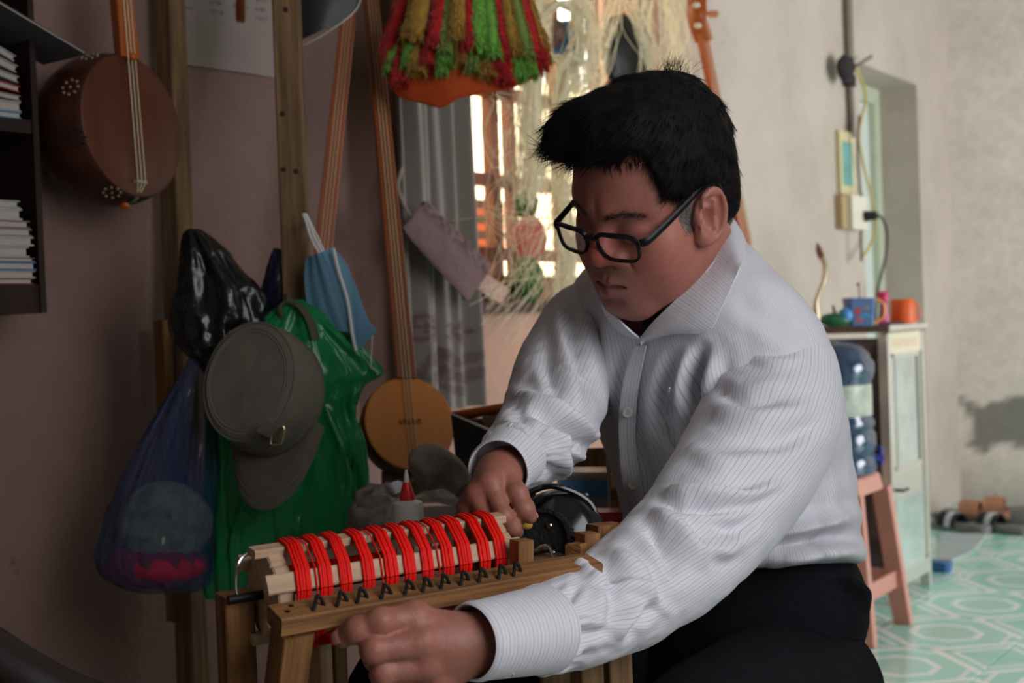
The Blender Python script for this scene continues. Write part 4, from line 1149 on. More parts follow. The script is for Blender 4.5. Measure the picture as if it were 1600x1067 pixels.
# guides: bent black staples
for px in (497, 533, 564, 601, 637, 664, 692, 722, 750, 780, 803):
    t = (px - 440) / (884 - 440); t = t * 1.0 / (1.146 - t * .146) * 1.0      # perspective spacing
    c = RA + RDIR * RLEN * t + RU * .0075
    pts = [c - RW * .0100 - RDIR * .0075 + RU * -.002, c - RW * .006 - RDIR * .004 + RU * .003, c - RW * .000 + RDIR * .000 + RU * .0068, c + RW * .001 + RDIR * .0015 + RU * .0072, c - RW * .0005 + RDIR * .0038 + RU * .005, c - RW * .003 + RDIR * .0062 - RU * .002]
    g = Geo(); g.tube(spline(pts, 18), .0017, 8, flat=1.0); g.obj('wire_guide', iron, winder)
for t, o in ((.02, -.003), (.045, .006)):
    g = Geo(); g.lathe(RA + RDIR * RLEN * t + RU * .0074 + RW * o, RU, [(.0022, 0), (.0022, .0006)], 10); g.obj('nail_head', iron, winder)
# left end: post and slanting strut; right end posts; feet; cross bars
pl0 = P(366, 926, 1.085)
bar('post', A(pl0[0], pl0[1], .0), pl0, .026, .026, RDIR)
bar('strut', RA + RDIR * .014 - RU * .008 + RBACK * .004, A(pl0[0], pl0[1], pl0[2]) - UPZ * .17 + RDIR * .022 - RBACK * .010, .028, .026, RDIR)
fl0 = P(500, 1003, 1.105); bar('board', A(fl0[0], fl0[1], .35), fl0 , .024, .012, RDIR, pine2)
fl1 = P(528, 1003, 1.115); bar('board', A(fl1[0], fl1[1], .35), fl1 - UPZ * .002, .012, .012, RDIR, oldpine)
pr0 = P(945, 872, 1.262); 
prb = P(955, 985, 1.262)
bar('post', A(prb[0], prb[1], 0), prb, .030, .028, RDIR, oldpine)
prc = P(915, 1000, 1.235); bar('post', A(prc[0], prc[1], 0), prc, .022, .026, RDIR, oldpine)
bar('side_rail', A(prb[0], prb[1], .35) - RDIR * 0, A(pl0[0], pl0[1], .35), .024, .03, UPZ, oldpine)
b0 = P(815, 888, 1.150); b1 = P(815, 843, 1.150)
bar('block', b0, b1, .0175, .016, RDIR)
b2 = P(918, 868, 1.232); bar('block', b2, P(918, 832, 1.232), .019, .018, RDIR)
b3 = P(945, 872, 1.262); bar('block', b3 - UPZ * .02, P(945, 818, 1.262), .020, .030, RDIR)
bar('side_rail', P(895, 862, 1.21), P(955, 845, 1.29), .016, .014, UPZ)
bar('bed_board', P(850, 884, 1.19) + RDIR * -.04, P(925, 872, 1.26) + RDIR * .03, .085, .012, UPZ, oldpine)

# ---- the reel with its red thread
RC0 = P(410, 929, 1.078); RC1 = RC0 + RDIR * .232; RR = .0365
reel = thing('thread_reel', 'pale wooden slatted reel wound with bands of bright red thread', 'reel', RC0 - UPZ * .045)
an6 = [math.radians(22 + 60 * k) for k in range(6)]
def rdir(a): return -RBACK * math.cos(a) + UPZ * math.sin(a)
def endplate(c, th):
    g = Geo(); R = []
    prof = []
    for a in an6:
        for da, rr in ((-26, 1.0), (-13, 1.04), (13, 1.04), (26, 1.0), (30, .93)): prof.append((a + math.radians(da), rr * .0355))
    for off, s in ((0, .96), (.0015, 1), (th - .0015, 1), (th, .96)): R.append([c + RDIR * off + rdir(a) * r * s for a, r in prof])
    g.loft(R); return g.obj('end_plate', pine2, reel, smooth=True, angle=25)
endplate(RC0, .015); endplate(RC1 - .012 * RDIR, .012)
for a in an6:
    c = rdir(a) * (RR + .001); g = Geo(); g.beam(RC0 + c - RDIR * .010, RC1 + c + RDIR * .004, .0165, .0075, rdir(a), ch=.0012); g.obj('slat', pine2, reel, smooth=False)
g = Geo(); g.tube([RC0 - RDIR * .03, RC1 + RDIR * .06], .004, 12); g.obj('axle', iron, reel)
g = Geo(); g.tube(spline([RC0 - RDIR * .012, RC0 - RDIR * .022 + UPZ * .004, RC0 - RDIR * .022 + UPZ * .028 - RBACK * .004, RC0 - RDIR * .012 + UPZ * .036, RC0 + UPZ * .034], 20), .0016, 8); g.obj('crank_wire', chrome, reel)
bandpx = (449, 484, 514, 550, 585, 613, 639, 671, 698, 727, 751)
for bi, px in enumerate(bandpx):
    t = (px - 436) / (770 - 436); t = t / (1.115 - t * .115); bw = .0085 if bi % 4 else .0105
    base = RC0 + RDIR * (.014 + t * .212)
    g = Geo(); nth = 5
    for k in range(nth):
        o = (k / (nth - 1) - .5) * bw + RNG.normal(0, .0003); skew = RNG.normal(0, .0003)
        pts = []
        for a in an6:
            for da in (-12.5, -4, 4, 12.5):
                aa = a + math.radians(da); rr = (RR + .0062 + (.0008 if k % 2 else 0)) / math.cos(math.radians(da)) * (1.0 if abs(da) < 10 else .992)
                pts.append(base + RDIR * (o + skew * math.sin(aa) + .0035 * math.sin(aa - .6)) + rdir(aa) * rr)
        pts.append(pts[0]); g.tube(pts, .0016, 6, caps=False)
    g.obj('thread_band', redthread, reel)
# stray strands between the bands
for px in (466, 567, 654):
    t = (px - 436) / (770 - 436); t = t / (1.115 - t * .115); base = RC0 + RDIR * (.014 + t * .212); g = Geo()
    pts = [base + RDIR * .003 * math.sin(a + math.radians(da)) + rdir(a + math.radians(da)) * (RR + .006) / math.cos(math.radians(da)) for a in an6 for da in (-12, 0, 12)]
    g.tube(pts + pts[:1], .0007, 6, caps=False); g.obj('thread_strand', redthread, reel)
g = Geo(); lowc = RC0 * .8 + RC1 * .2
g.tube(spline([RC0 + RDIR * .01 - UPZ * .044, RC0 + RDIR * .05 - UPZ * .049, RC0 + RDIR * .11 - UPZ * .047, RC0 + RDIR * .16 - UPZ * .043], 16), [.004] + [.0055] * 14 + [.003], 8); g.obj('thread_slack', redthread, reel)

# ---- hand-cranked gear driving the reel
gear = thing('hand_crank', 'black hand-cranked gear wheel with ribbed rim and glossy housing', 'crank', P(860, 884, 1.27))
GX = unit(VB * .86 - VR * .38 + UPZ * .28)
gc = P(853, 846, 1.262)
def ribbed(c, axis, r, th, n, dp):
    ref = unit(np.cross(axis, A(0, 0, 1))); y = np.cross(axis, ref); k = n * 4; an = np.linspace(0, 2 * np.pi, k, endpoint=False)
    rr = r - dp * (np.arange(k) % 4 >= 2); R = []
    for h, s in ((0, .88), (0, 1), (th, 1), (th, .86), (th * .55, .80), (th * .45, .2)):
        q = rr * s if s == 1 else np.full(k, r * s); R.append(c + axis * h + q[:, None] * (np.cos(an)[:, None] * ref + np.sin(an)[:, None] * y))
    g = Geo(); g.loft(R); return g
ribbed(gc, GX, .0315, .012, 44, .0011).obj('crank_wheel', blackrub, gear, angle=35)
for ang in (2.3, .3, 4.4):
    ref = unit(np.cross(GX, UPZ)); y = np.cross(GX, ref); c = gc + (math.cos(ang) * ref + math.sin(ang) * y) * .016 + GX * .006
    g = Geo(); g.lathe(c, GX, [(.0032, 0), (.0032, .002), (.0022, .003)], 12); g.obj('bolt', chrome, gear)
g = Geo(); g.lathe(gc - GX * .058 + UPZ * .010 - VR * .002, GX, [(.012, -.014), (.036, -.012), (.0455, 0), (.0480, .016), (.0455, .034), (.038, .046), (.010, .054)], 56); g.obj('gear_housing', blackpl, gear, angle=50)
g = Geo(); g.tube(spline([gc - GX * .03 + UPZ * .050 - VR * .034, gc - GX * .028 + UPZ * .060 - VR * .002, gc - GX * .03 + UPZ * .044 + VR * .034, gc - GX * .03 + UPZ * .008 + VR * .046], 20), .0032, 8); g.obj('housing_rim', blackpl, gear)
g = Geo(); g.box(gc - UPZ * .038 - GX * .02 + VR * .002, VR * .026, unit(np.cross(UPZ, VR)) * .02, UPZ * .010); g.obj('base_clamp', blackpl, gear, smooth=False)
g = Geo(); g.tube(spline([P(838, 858, 1.225), P(850, 853, 1.222), P(858, 856, 1.22), P(864, 872, 1.216)], 12), .0017, 8); g.obj('clamp_wire', chrome, gear)
g = Geo(); g.lathe(P(826, 820, 1.262), GX, [(.0035, -.002), (.0042, .0), (.0058, .006), (.0062, .02), (.0052, .032), (.002, .035)], 18); g.obj('handle', mat('yellow_wood_grip', srgb(206, 160, 62), .5), gear)

# =================================================================== bench behind the winder with clutter
TZ = .655
bench = thing('workbench', 'rough wooden bench under the clutter behind the thread winder', 'bench', A(-.1, 1.85, 0))
for i in range(5):
    y0 = 1.44 + i * .13; g = Geo(); g.beam(A(-.30 + .16 * i * .6, y0 + .065, TZ - .012), A(.075 + .03 * i, y0 + .065, TZ - .012), .127, .024, UPZ, ch=.002); g.obj('board', oldpine, bench, smooth=False)
for x, y in ((-.24, 1.47), (.04, 1.47), (.06, 2.03), (.16, 2.03)):
    g = Geo(); g.beam(A(x, y, 0), A(x, y, TZ - .024), .045, .045, A(1, 0, 0)); g.obj('leg', oldpine, bench, smooth=False)
def at_z(px, D, z):   # point below pixel column at height z and depth D
    p = P(px, 800, D); return A(p[0], p[1], z)

# glue bottle
gb = at_z(637, 1.50, TZ)
glue = thing('glue_bottle', 'white plastic glue bottle with a red nozzle cap', 'bottle', gb)
wp = mat('white_plastic', srgb(198, 192, 184), .4, sss=.0, spec=.4)
ztop = P(637, 782, 1.50)[2]; hb_ = ztop - TZ
g = Geo(); g.lathe(gb, UPZ, [(.015, 0), (.0185, .002), (.0188, .006), (.0188, hb_ - .008), (.0172, hb_ - .002), (.012, hb_), (.008, hb_ + .001)], 32); g.obj('body', wp, glue)
g = Geo(); g.lathe(gb, UPZ, [(.0088, hb_ + .0005), (.0085, hb_ + .008), (.0058, hb_ + .016), (.0042, hb_ + .022)], 24); g.obj('cap', mat('red_plastic', srgb(196, 30, 26), .35), glue)
g = Geo(); g.lathe(gb, UPZ, [(.0038, hb_ + .021), (.0030, hb_ + .028), (.0014, hb_ + .036)], 16); g.obj('nozzle_tip', wp, glue)

# crumpled clear bag / offcuts / tools
filmm = mat('clear_crumpled_film', srgb(206, 196, 186), .15, alpha=.3, spec=.6, bump=.5, bscale=40)
def crumple(c, ex, ey, ez, amp, seed, k=48, m=28, f=1.0):
    g = Geo()
    def dsp(R):
        d = R - c; n = d / (np.linalg.norm(d, axis=2)[..., None] + 1e-9); q = np.stack([d @ unit(ex) / np.linalg.norm(ex), d @ unit(ey) / np.linalg.norm(ey), d @ unit(ez) / np.linalg.norm(ez)], -1)
        r = 1 - np.abs(vnoise(q * 2.3 * f + seed, seed)) * 1.6 + .5 * (1 - 2 * np.abs(vnoise(q * 5.1 * f + seed, seed + 5)))
        return R + n * (amp * r)[..., None]
    g.ellipsoid(c, ex, ey, ez, k, m, disp=dsp); return g
o = crumple(at_z(675, 1.62, TZ + .042), A(.075, 0, 0), A(0, .05, 0), A(0, 0, .034), .008, 3).obj('crumpled_bag', filmm); tag(o, 'clear crumpled plastic bag beside the glue bottle', 'bag')
o = crumple(at_z(598, 1.68, TZ + .046), A(.04, 0, 0), A(0, .05, 0), A(0, 0, .036), .008, 8).obj('crumpled_bag', mat('grey_film', srgb(120, 112, 106), .4, alpha=.85, bump=.4)); tag(o, 'dull grey crumpled bag behind the glue bottle', 'bag')
# round grey tool (drill chuck) on the bench
dc = P(734, 787, 1.60); drill = thing('drill_chuck', 'grey round drill chuck lying on the bench beside the hand', 'tool', A(dc[0], dc[1], TZ))
gx = unit(VB * .9 - VR * .4)
g = Geo(); g.lathe(dc - gx * .03, gx, [(.016, -.05), (.020, -.03), (.0285, -.01), (.029, .012), (.025, .024), (.0105, .030), (.0085, .022), (.002, .02)], 36); g.obj('body', mat('grey_cast_metal', srgb(92, 92, 88), .5, metal=.3, var=.15, vscale=40), drill)
g = Geo(); g.tube([dc - gx * .075, dc - gx * .13 + A(.02, 0, -.01)], [.019, .017], 20); g.obj('handle', blackrub, drill)
g = Geo(); g.box(A(dc[0], dc[1], (TZ + dc[2] - .026) / 2) - gx * .035, A(.02, 0, 0), A(0, .03, 0), UPZ * ((dc[2] - .026 - TZ) / 2)); g.obj('stand', oldpine, drill, smooth=False)
# folded grey felt hat behind
hc = P(688, 728, 1.78); 
def hatd(R):
    return R + (fbm(R * 34, 71, 3) * .018)[..., None] * VB
g = Geo(); g.ellipsoid(hc + A(0, 0, -.012), unit(VR * .75 + VU * -.65) * .052, unit(np.cross(VB, VR * .75 - VU * .65)) * .034, VB * .03, 40, 24, disp=hatd)
hat = g.obj('felt_hat', mat('grey_felt', srgb(138, 130, 120), .95, var=.15, vscale=30)); tag(hat, 'crumpled grey felt hat among the clutter behind the lute face', 'hat')
g = Geo(); cb = A(hc[0] - .005, hc[1] + .01, TZ); hz = (hc[2] - .062) - TZ
g.box(cb + UPZ * hz / 2, A(.05, 0, 0), A(0, .035, 0), UPZ * hz / 2)
bx = g.obj('cardboard_box', mat('brown_cardboard', srgb(96, 74, 54), .9, var=.12, vscale=12), smooth=False); tag(bx, 'small dark cardboard box under the grey felt hat', 'box')
# white paper scrap
g = Geo(); pc_ = P(616, 762, 1.66); G = [[pc_ + VR * (i * .012) + VU * (j * .006 + .003 * math.sin(i * 2 + j)) + VB * (.006 * math.cos(3 * i + j)) for i in np.linspace(-1, 1, 8)] for j in np.linspace(-1, 1, 6)]
g.sheet(G, .0006); o = g.obj('paper_scrap', mat('white_paper', srgb(200, 200, 204), .8)); tag(o, 'torn scrap of white paper on the crumpled grey bag', 'paper')
# dark tray with a shiny rim
tray = thing('metal_tray', 'dark tray with a shiny metal rim leaning behind the lute', 'tray', at_z(745, 2.0, TZ))
t0_, t1_ = P(706, 647, 1.96), P(790, 684, 1.93); dn_ = unit(A(.05, .25, -1))
g = Geo(); G = [[t0_ * (1 - u) + t1_ * u + dn_ * (v * .13) for u in np.linspace(0, 1, 6)] for v in np.linspace(0, 1, 6)]; g.sheet(G, .006); g.obj('panel', mat('dark_lacquer', srgb(34, 32, 36), .3), tray)
g = Geo(); g.tube([t0_, t1_], .0028, 8); g.obj('rim', chrome, tray)
# clear box with blue lid
cbx = at_z(912, 1.72, TZ); cbox = thing('storage_box', 'clear plastic storage box with a blue label stacked beside the hand crank', 'box', cbx)
zt = P(912, 738, 1.72)[2]; g = Geo(); hh = (zt - TZ) / 2
g.box(cbx + UPZ * hh, VR * .032, unit(np.cross(UPZ, VR)) * .03, UPZ * hh); g.obj('body', mat('cloudy_plastic', srgb(176, 180, 184), .25, alpha=.6), cbox, smooth=False)
g = Geo(); g.box(cbx + UPZ * (2 * hh - .018) - unit(np.cross(UPZ, VR)) * .031, VR * .031, VB * .0006, UPZ * .012); g.obj('label_band', mat('blue_label', srgb(84, 150, 204), .5), cbox, smooth=False)
g = Geo(); g.box(cbx + UPZ * (2 * hh + .002), VR * .034, unit(np.cross(UPZ, VR)) * .032, UPZ * .002); g.obj('lid', mat('clear_lid', srgb(190, 186, 176), .2, alpha=.7), cbox, smooth=False)
for dx in (-.033, .033):
    g = Geo(); g.tube([cbx + VR * dx - unit(np.cross(UPZ, VR)) * .031, cbx + VR * dx - unit(np.cross(UPZ, VR)) * .031 + UPZ * (zt - TZ + .03)], .0022, 6); g.obj('corner_post', mat('pale_wire', srgb(196, 184, 168), .5), cbox)
# red tin
rt_ = at_z(942, 1.55, TZ); zr = P(942, 797, 1.55)[2]; g = Geo(); g.box(rt_ + UPZ * (zr - TZ) / 2, VR * .022, unit(np.cross(UPZ, VR)) * .018, UPZ * (zr - TZ) / 2)
o = g.obj('tin_box', mat('dark_red_tin', srgb(140, 34, 30), .4), smooth=False); tag(o, 'dark red tin box behind the hand crank', 'box')
# small plier-like black clip
g = Geo(); pp = [P(897, 775, 1.5), P(908, 772, 1.5), P(918, 774, 1.5), P(921, 786, 1.5), P(914, 800, 1.5)]
g.tube(spline(pp, 16), .0028, 8); g.tube(spline([P(914, 800, 1.5), P(906, 812, 1.5), at_z(900, 1.5, TZ + .003)], 8), .0028, 8); o = g.obj('spring_clamp', blackpl); tag(o, 'small black spring clamp standing behind the crank housing', 'clamp')
# pale wood offcuts stacked behind
for i, (px, py, D, w_, h_) in enumerate(((946, 740, 1.86, .045, .03), (952, 764, 1.84, .045, .022), (948, 784, 1.82, .04, .02), (936, 700, 1.9, .05, .04))):
    p = P(px, py, D); zb = p[2]
    g = Geo(); g.box(A(p[0], p[1], (zb + TZ) / 2), A(w_, 0, 0), A(0, .006, 0), UPZ * (zb - TZ) / 2)
    o = g.obj('wood_offcut', [pine2, oldpine, pine, oldpine][i], smooth=False)
    tag(o, ['pale wide wooden offcut standing upright behind the clear storage box', 'brown low wooden offcut between the pale one and the red tin', 'shortest yellowish wooden offcut standing right behind the red tin', 'tallest brown wooden offcut standing at the back of the bench'][i], 'wood', 'offcuts standing on the bench')
# =================================================================== left side: posts, bags, cap, lutes, bookshelf
nailm_ = mat('rusty_nail', srgb(60, 48, 40), .6, metal=.6)
def ndep(px, py, n): return float(-((on_n(px, py, n) - CAM) @ CM)[2])
# ---- two rough posts
pA0 = on_n(266, -40, N_LEFT + .03); pA1 = A(*on_n(296, 1000, N_LEFT + .10)[:2], 0)
postA = thing('wooden_post', 'rough timber post against the wall behind the round lute', 'post', pA1)
g = Geo(); g.beam(pA1, A(pA0[0], pA0[1], 2.0), .046, .036, DV, ch=.002); g.obj('post_shaft', oldpine, postA, smooth=False)
b0 = on_n(261, 500, N_LEFT + .06); g = Geo(); g.beam(A(b0[0], b0[1], .45) - DV * .01, b0 - DV * .01, .026, .022, DV, ch=.002); g.obj('batten', pine, postA, smooth=False)
pB0 = P(432, -420, 2.06); pB1 = P(456, 480, 2.0)
postB = thing('wooden_post', 'pale timber post from which the grey cap and plastic bags hang', 'post', A(pB1[0], pB1[1], 0))
g = Geo(); g.beam(A(pB1[0] + .006, pB1[1], 0), pB0, .042, .034, A(0, 1, 0), ch=.002); sh = g.obj('post_shaft', oldpine, postB, smooth=False)
for px, py in ((446, 15), (441, 178), (443, 265), (462, 268)):
    c = P(px, py, 1.985); g = Geo(); g.lathe(c, -VB, [(.0045, -.0002), (.003, .008)], 8); g.obj('knot', mat('dark_knot', srgb(48, 32, 22), .9), sh)
g = Geo(); c0 = P(448, 492, 2.03); g.beam(c0, P(508, 492, 2.05), .018, .03, UPZ); g.obj('cross_piece', pine, postB, smooth=False)
for px, py in ((449, 474), (415, 490), (302, 372), (478, 345)):
    g = Geo(); c = P(px, py, 1.995); g.tube(spline([c + A(0, .03, 0), c, c - A(0, .012, -.004), c - A(0, .016, -.014)], 8), .0018, 6); g.obj('nail', nailm_, postB if px > 400 else postB)

# ---- bags
def bag(rows, D, thick, m, seed, name, label, amp=.006, cre=9, folds=(), k=160, n=110, top=None, parent=None, sag=0):
    q = spline(rows, n); an = np.linspace(0, 2 * np.pi, k, endpoint=False); R = []
    for i, (y, xl, xr) in enumerate(q):
        c = P((xl + xr) / 2, y, D); hw = (xr - xl) / 2 * D / FPX; t = i / (n - 1)
        th = thick * (math.sin(math.pi * min(1, .10 + .86 * t)) ** .6) * min(1, hw / .03 + .1)
        ca, sa = np.cos(an), np.sin(an)
        R.append(c + hw * (np.sign(ca) * np.abs(ca) ** .9)[:, None] * VR + th * (np.sign(sa) * np.abs(sa) ** .95)[:, None] * VB)
    R = np.array(R); cen = R.mean(1, keepdims=True); nr = R - cen; nr /= np.linalg.norm(nr, axis=2)[..., None] + 1e-9
    tt = np.linspace(0, 1, n)[:, None] * np.ones(k)
    q3 = np.stack([np.cos(an)[None] * cre * .35 + tt * 0, np.sin(an)[None] * cre * .35 + tt * 0, tt * 3.2], -1)
    r1 = 1 - 2 * np.abs(vnoise(q3, seed)); r2 = 1 - 2 * np.abs(vnoise(q3 * A(2.3, 2.3, 2.0), seed + 3)); r3 = vnoise(q3 * A(4.5, 4.5, 6), seed + 7)
    size = np.minimum(1, np.linalg.norm(R[:, 0] - R[:, k // 2], axis=1) / .09)[:, None]
    R = R + nr * (amp * size * (.9 * r1 + .5 * r2 + .22 * r3))[..., None]
    if len(folds): R = fold(R, folds)
    g = Geo(); g.loft(R); o = g.obj(name, m, parent, angle=180)
    if label: tag(o, label, 'plastic bag')
    return o
def film(name, col, alpha, rough=.22, transl=.35):
    return mat(name, col, rough, alpha=alpha, spec=.7, transl=transl, var=.12, vscale=25, bump=.15, bscale=60)
blackbag = mat('black_polythene', srgb(14, 14, 16), .28, spec=.6, bump=.25, bscale=45)
bag([(358, 296, 312), (366, 292, 320), (390, 291, 346), (420, 289, 368), (450, 284, 392), (480, 278, 404), (508, 277, 406), (534, 287, 400), (560, 308, 386), (585, 330, 368), (604, 340, 350)], 1.965, .040, blackbag, 11, 'plastic_bag', 'black plastic bag knotted on the post above the blue bag', amp=.013, cre=4.5)
bluefilm = mat('blue_tinted_film', srgb(50, 66, 102), .22, alpha=.50, spec=.7, bump=.2, bscale=50)
blue = bag([(540, 308, 320), (560, 298, 324), (590, 284, 329), (640, 255, 331), (700, 222, 331), (760, 192, 330), (820, 168, 328), (865, 156, 326), (895, 163, 325), (912, 186, 318), (924, 215, 300)], 1.955, .050, bluefilm, 17, 'plastic_bag', 'translucent blue plastic bag bulging with pale and magenta cloth', amp=.007, cre=11)
g = Geo(); g.ellipsoid(P(258, 818, 1.956), VR * .072, VB * .044, VU * .066, 40, 26, disp=lambda R: R + (fbm(R * 42, 5, 3) * .016)[..., None] * VB)
tag(g.obj('folded_cloth', mat('pale_green_cloth', srgb(140, 150, 128), .9, var=.3, vscale=40)), 'pale green cloth bundle inside the blue plastic bag', 'cloth')
g = Geo(); g.ellipsoid(P(246, 882, 1.953), VR * .078, VB * .046, VU * .036, 40, 26, disp=lambda R: R + (fbm(R * 46, 9, 3) * .008)[..., None] * VB)
tag(g.obj('folded_cloth', mat('magenta_cloth', srgb(150, 36, 66), .9, var=.3, vscale=50)), 'magenta cloth bundle at the bottom of the blue plastic bag', 'cloth')
greenfilm = mat('green_polythene', srgb(34, 150, 86), .22, alpha=.93, spec=.7, transl=.3, var=.2, vscale=14, bump=.2, bscale=45)
gf = [([(500, 500), (548, 545), (590, 585)], .005, 5), ([(560, 600), (548, 625), (552, 660)], .006, 5), ([(510, 640), (530, 690), (545, 740), (540, 790)], .006, 5), ([(540, 700), (556, 740), (560, 800)], -.006, 6), ([(515, 700), (520, 760), (528, 820)], -.005, 6),
      ([(470, 800), (462, 840), (468, 870)], .005, 4), ([(440, 795), (448, 830), (444, 860)], -.005, 5), ([(340, 640), (350, 720), (346, 800)], .005, 6), ([(380, 790), (366, 830), (360, 870)], .005, 4), ([(415, 810), (420, 850), (410, 890)], .004, 4), ([(530, 760), (552, 800), (560, 830)], .006, 4)]
bag([(468, 448, 470), (484, 432, 500), (505, 400, 526), (530, 362, 552), (556, 338, 575), (578, 328, 592), (588, 326, 588), (600, 325, 566), (620, 324, 555), (645, 324, 552), (690, 324, 566), (740, 323, 572), (800, 322, 571), (850, 322, 574), (895, 323, 572), (925, 325, 560), (936, 330, 540)], 1.985, .030, greenfilm, 23, 'plastic_bag', 'green plastic bag hanging behind the grey cap', amp=.006, cre=13, folds=gf)
g = Geo(); g.tube(spline([P(440, 500, 1.965), P(436, 482, 1.96), P(446, 472, 1.97), P(468, 478, 1.955), P(484, 500, 1.955), P(494, 530, 1.955)], 24), np.interp(np.linspace(0, 1, 24), [0, .4, 1], [.006, .004, .009]), 8, flat=.35)
tag(g.obj('strap', mat('olive_strap', srgb(84, 78, 60), .85)), 'olive fabric strap looped over the nail above the cap', 'strap')
bag([(388, 427, 436), (410, 421, 470), (440, 413, 482), (470, 406, 488), (495, 408, 488)], 2.045, .012, mat('navy_polythene', srgb(30, 30, 54), .3, spec=.6, bump=.2, bscale=40), 29, 'plastic_bag', 'small navy bag folded flat behind the pale post', amp=.003, cre=7)

# ---- peaked cap
cap = thing('peaked_cap', 'grey canvas cap with a buckle hanging over the green bag', 'cap', P(420, 640, 1.93))
canvas = mat('grey_canvas', srgb(98, 91, 80), .92, var=.14, vscale=22, bump=.35, bscale=700, bdist=.002)
thread_ = mat('cap_stitching', srgb(122, 114, 100), .9)
CU = unit(VB * .86 - VR * .27 + VU * .28); CF = unit(-VU * 1.0 + VR * .06 + VB * .0); CF = unit(CF - CU * (CF @ CU)); CS = np.cross(CU, CF)
c0 = P(427, 617, 1.925); an = np.linspace(0, 2 * np.pi, 96, endpoint=False)
def capring(h, rs, rf, wob=0, seed=0, off=0):
    ring = c0 + CU * h + np.cos(an)[:, None] * CF * rf * 1.08 + np.sin(an)[:, None] * CS * rs + CF * off
    if wob: ring = ring + (fbm(ring * 26, 81 + seed, 3) * wob)[:, None] * unit(CU + CF * .4)
    return ring
R = [capring(-.012, .074, .083), capring(0, .077, .086, .002), capring(.018, .0795, .088, .004), capring(.034, .0805, .089, .006), capring(.050, .079, .087, .007), capring(.064, .076, .085, .006), capring(.074, .0725, .083, .003), capring(.0775, .0700, .0805, .002)]
g = Geo(); g.loft(R, caps=False); g.obj('crown_side', canvas, cap, angle=180)
R = [capring(.0770, .0712, .0815, .002), capring(.0800, .0695, .0798, .002), capring(.0812, .064, .0735, .002), capring(.0825, .050, .057, .003), capring(.0835, .030, .034, .003), capring(.084, .004, .004)]
g = Geo(); g.loft(R); g.obj('crown_top', canvas, cap, angle=180)
for h, s in ((.0822, .90), (.0826, .85)):
    g = Geo(); rr = capring(h, .0715 * s, .0815 * s, .002); g.tube(np.concatenate([rr, rr[:1]]), .0007, 6, caps=False); g.obj('stitching', thread_, cap)
g = Geo(); rr = capring(.0775, .0722, .0825); g.tube(np.concatenate([rr, rr[:1]]), .0018, 8, caps=False); g.obj('seam_piping', canvas, cap)
R = [capring(-.014, .0765, .0855), capring(-.012, .0785, .0875), capring(.012, .0795, .0885), capring(.014, .078, .087)]
g = Geo(); g.loft(R, caps=False); g.obj('head_band', canvas, cap, angle=60)
# brim
al = np.linspace(-1.12, 1.12, 41); G = []
for t in np.linspace(0, 1, 14):
    row = []
    for a in al:
        e = math.cos(a * 1.0) ; base = c0 + CU * (-.004) + math.cos(a) * CF * .0905 + math.sin(a) * CS * .0765
        ext = .082 * max(0.02, 1 - (abs(a) / 1.16) ** 2.6)
        row.append(base + CF * ext * t + CU * (-.010 * t - .022 * t * (abs(a) / 1.1) ** 2 + .012 * math.sin(t * 2.2)) + CS * math.sin(a) * .006 * t)
    G.append(row)
g = Geo(); g.sheet(np.array(G), .003); g.obj('brim', canvas, cap, angle=60)
Gb = np.array(G); 
for t_i in (12, 10):
    g = Geo(); g.tube(Gb[t_i][2:-2] + CU * .0018, .0006, 6); g.obj('stitching', thread_, cap)
# strap with buckle
bc = P(433, 679, 1.86)
def onband(a, h, o=.0): return c0 + CU * h + (math.cos(a) * CF * (.095 + o) + math.sin(a) * CS * (.0795 + o))
best = min(((math.hypot(*(proj(onband(a, h, .004)) - A(433, 679))), a, h) for a in np.linspace(-2, 2, 81) for h in np.linspace(0, .075, 26)), key=lambda t: t[0]); ba, bh = best[1], best[2]
G = [[onband(ba + s * .12 + v * .02, bh + v, .0045) for s in np.linspace(-1, 1, 5)] for v in np.linspace(-.03, .045, 12)]
g = Geo(); g.sheet(np.array(G), .003); g.obj('strap', canvas, cap, angle=60)
bcn = onband(ba, bh, .006) + VB * .008; bn = VB; bs = VR; bu = unit(VU + VR * .15)
ring = [bcn + bs * x + bu * y for x, y in ((-.0075, .012), (.0075, .012), (.0078, -.009), (.005, -.0125), (-.005, -.0125), (-.0078, -.009))]
g = Geo(); g.tube(spline(ring + ring[:1], 40), .0013, 8, caps=False); bk = g.obj('buckle', mat('brass_buckle', srgb(190, 170, 130), .25, metal=1.0), cap)
for dx in (-.0025, .001, .004):
    g = Geo(); g.tube([bcn + bs * dx - bu * .009 + bn * .001, bcn + bs * dx + bu * .012 + bn * .001], .0009, 6); g.obj('prong', mat('brass_buckle'), bk)

# ---- surgical mask
maskm = mat('blue_mask_fabric', srgb(120, 168, 192), .8, transl=.3, bump=.15, bscale=300)
mask = thing('face_mask', 'light blue surgical mask hanging by its white ear loops', 'mask', P(530, 545, 1.99))
rowsL = [(479, 402), (476, 430), (478, 460), (483, 490), (492, 515)]; rowsM = [(500, 395), (512, 425), (522, 455), (532, 485), (545, 520)]; rowsR = [(521, 386), (545, 418), (552, 450), (560, 490), (560, 548)]
G = []
for i in range(5):
    G.append([P(*rowsL[i], 1.985), P((rowsL[i][0] + rowsM[i][0]) / 2, (rowsL[i][1] + rowsM[i][1]) / 2, 1.972), P(*rowsM[i], 1.962), P((rowsR[i][0] * .55 + rowsM[i][0] * .45), (rowsR[i][1] * .55 + rowsM[i][1] * .45), 1.968), P(*rowsR[i], 1.978)])
G = np.array(G); G = np.array([spline(G[:, j], 30) for j in range(5)]).transpose(1, 0, 2); G = np.array([spline(r, 24) for r in G])
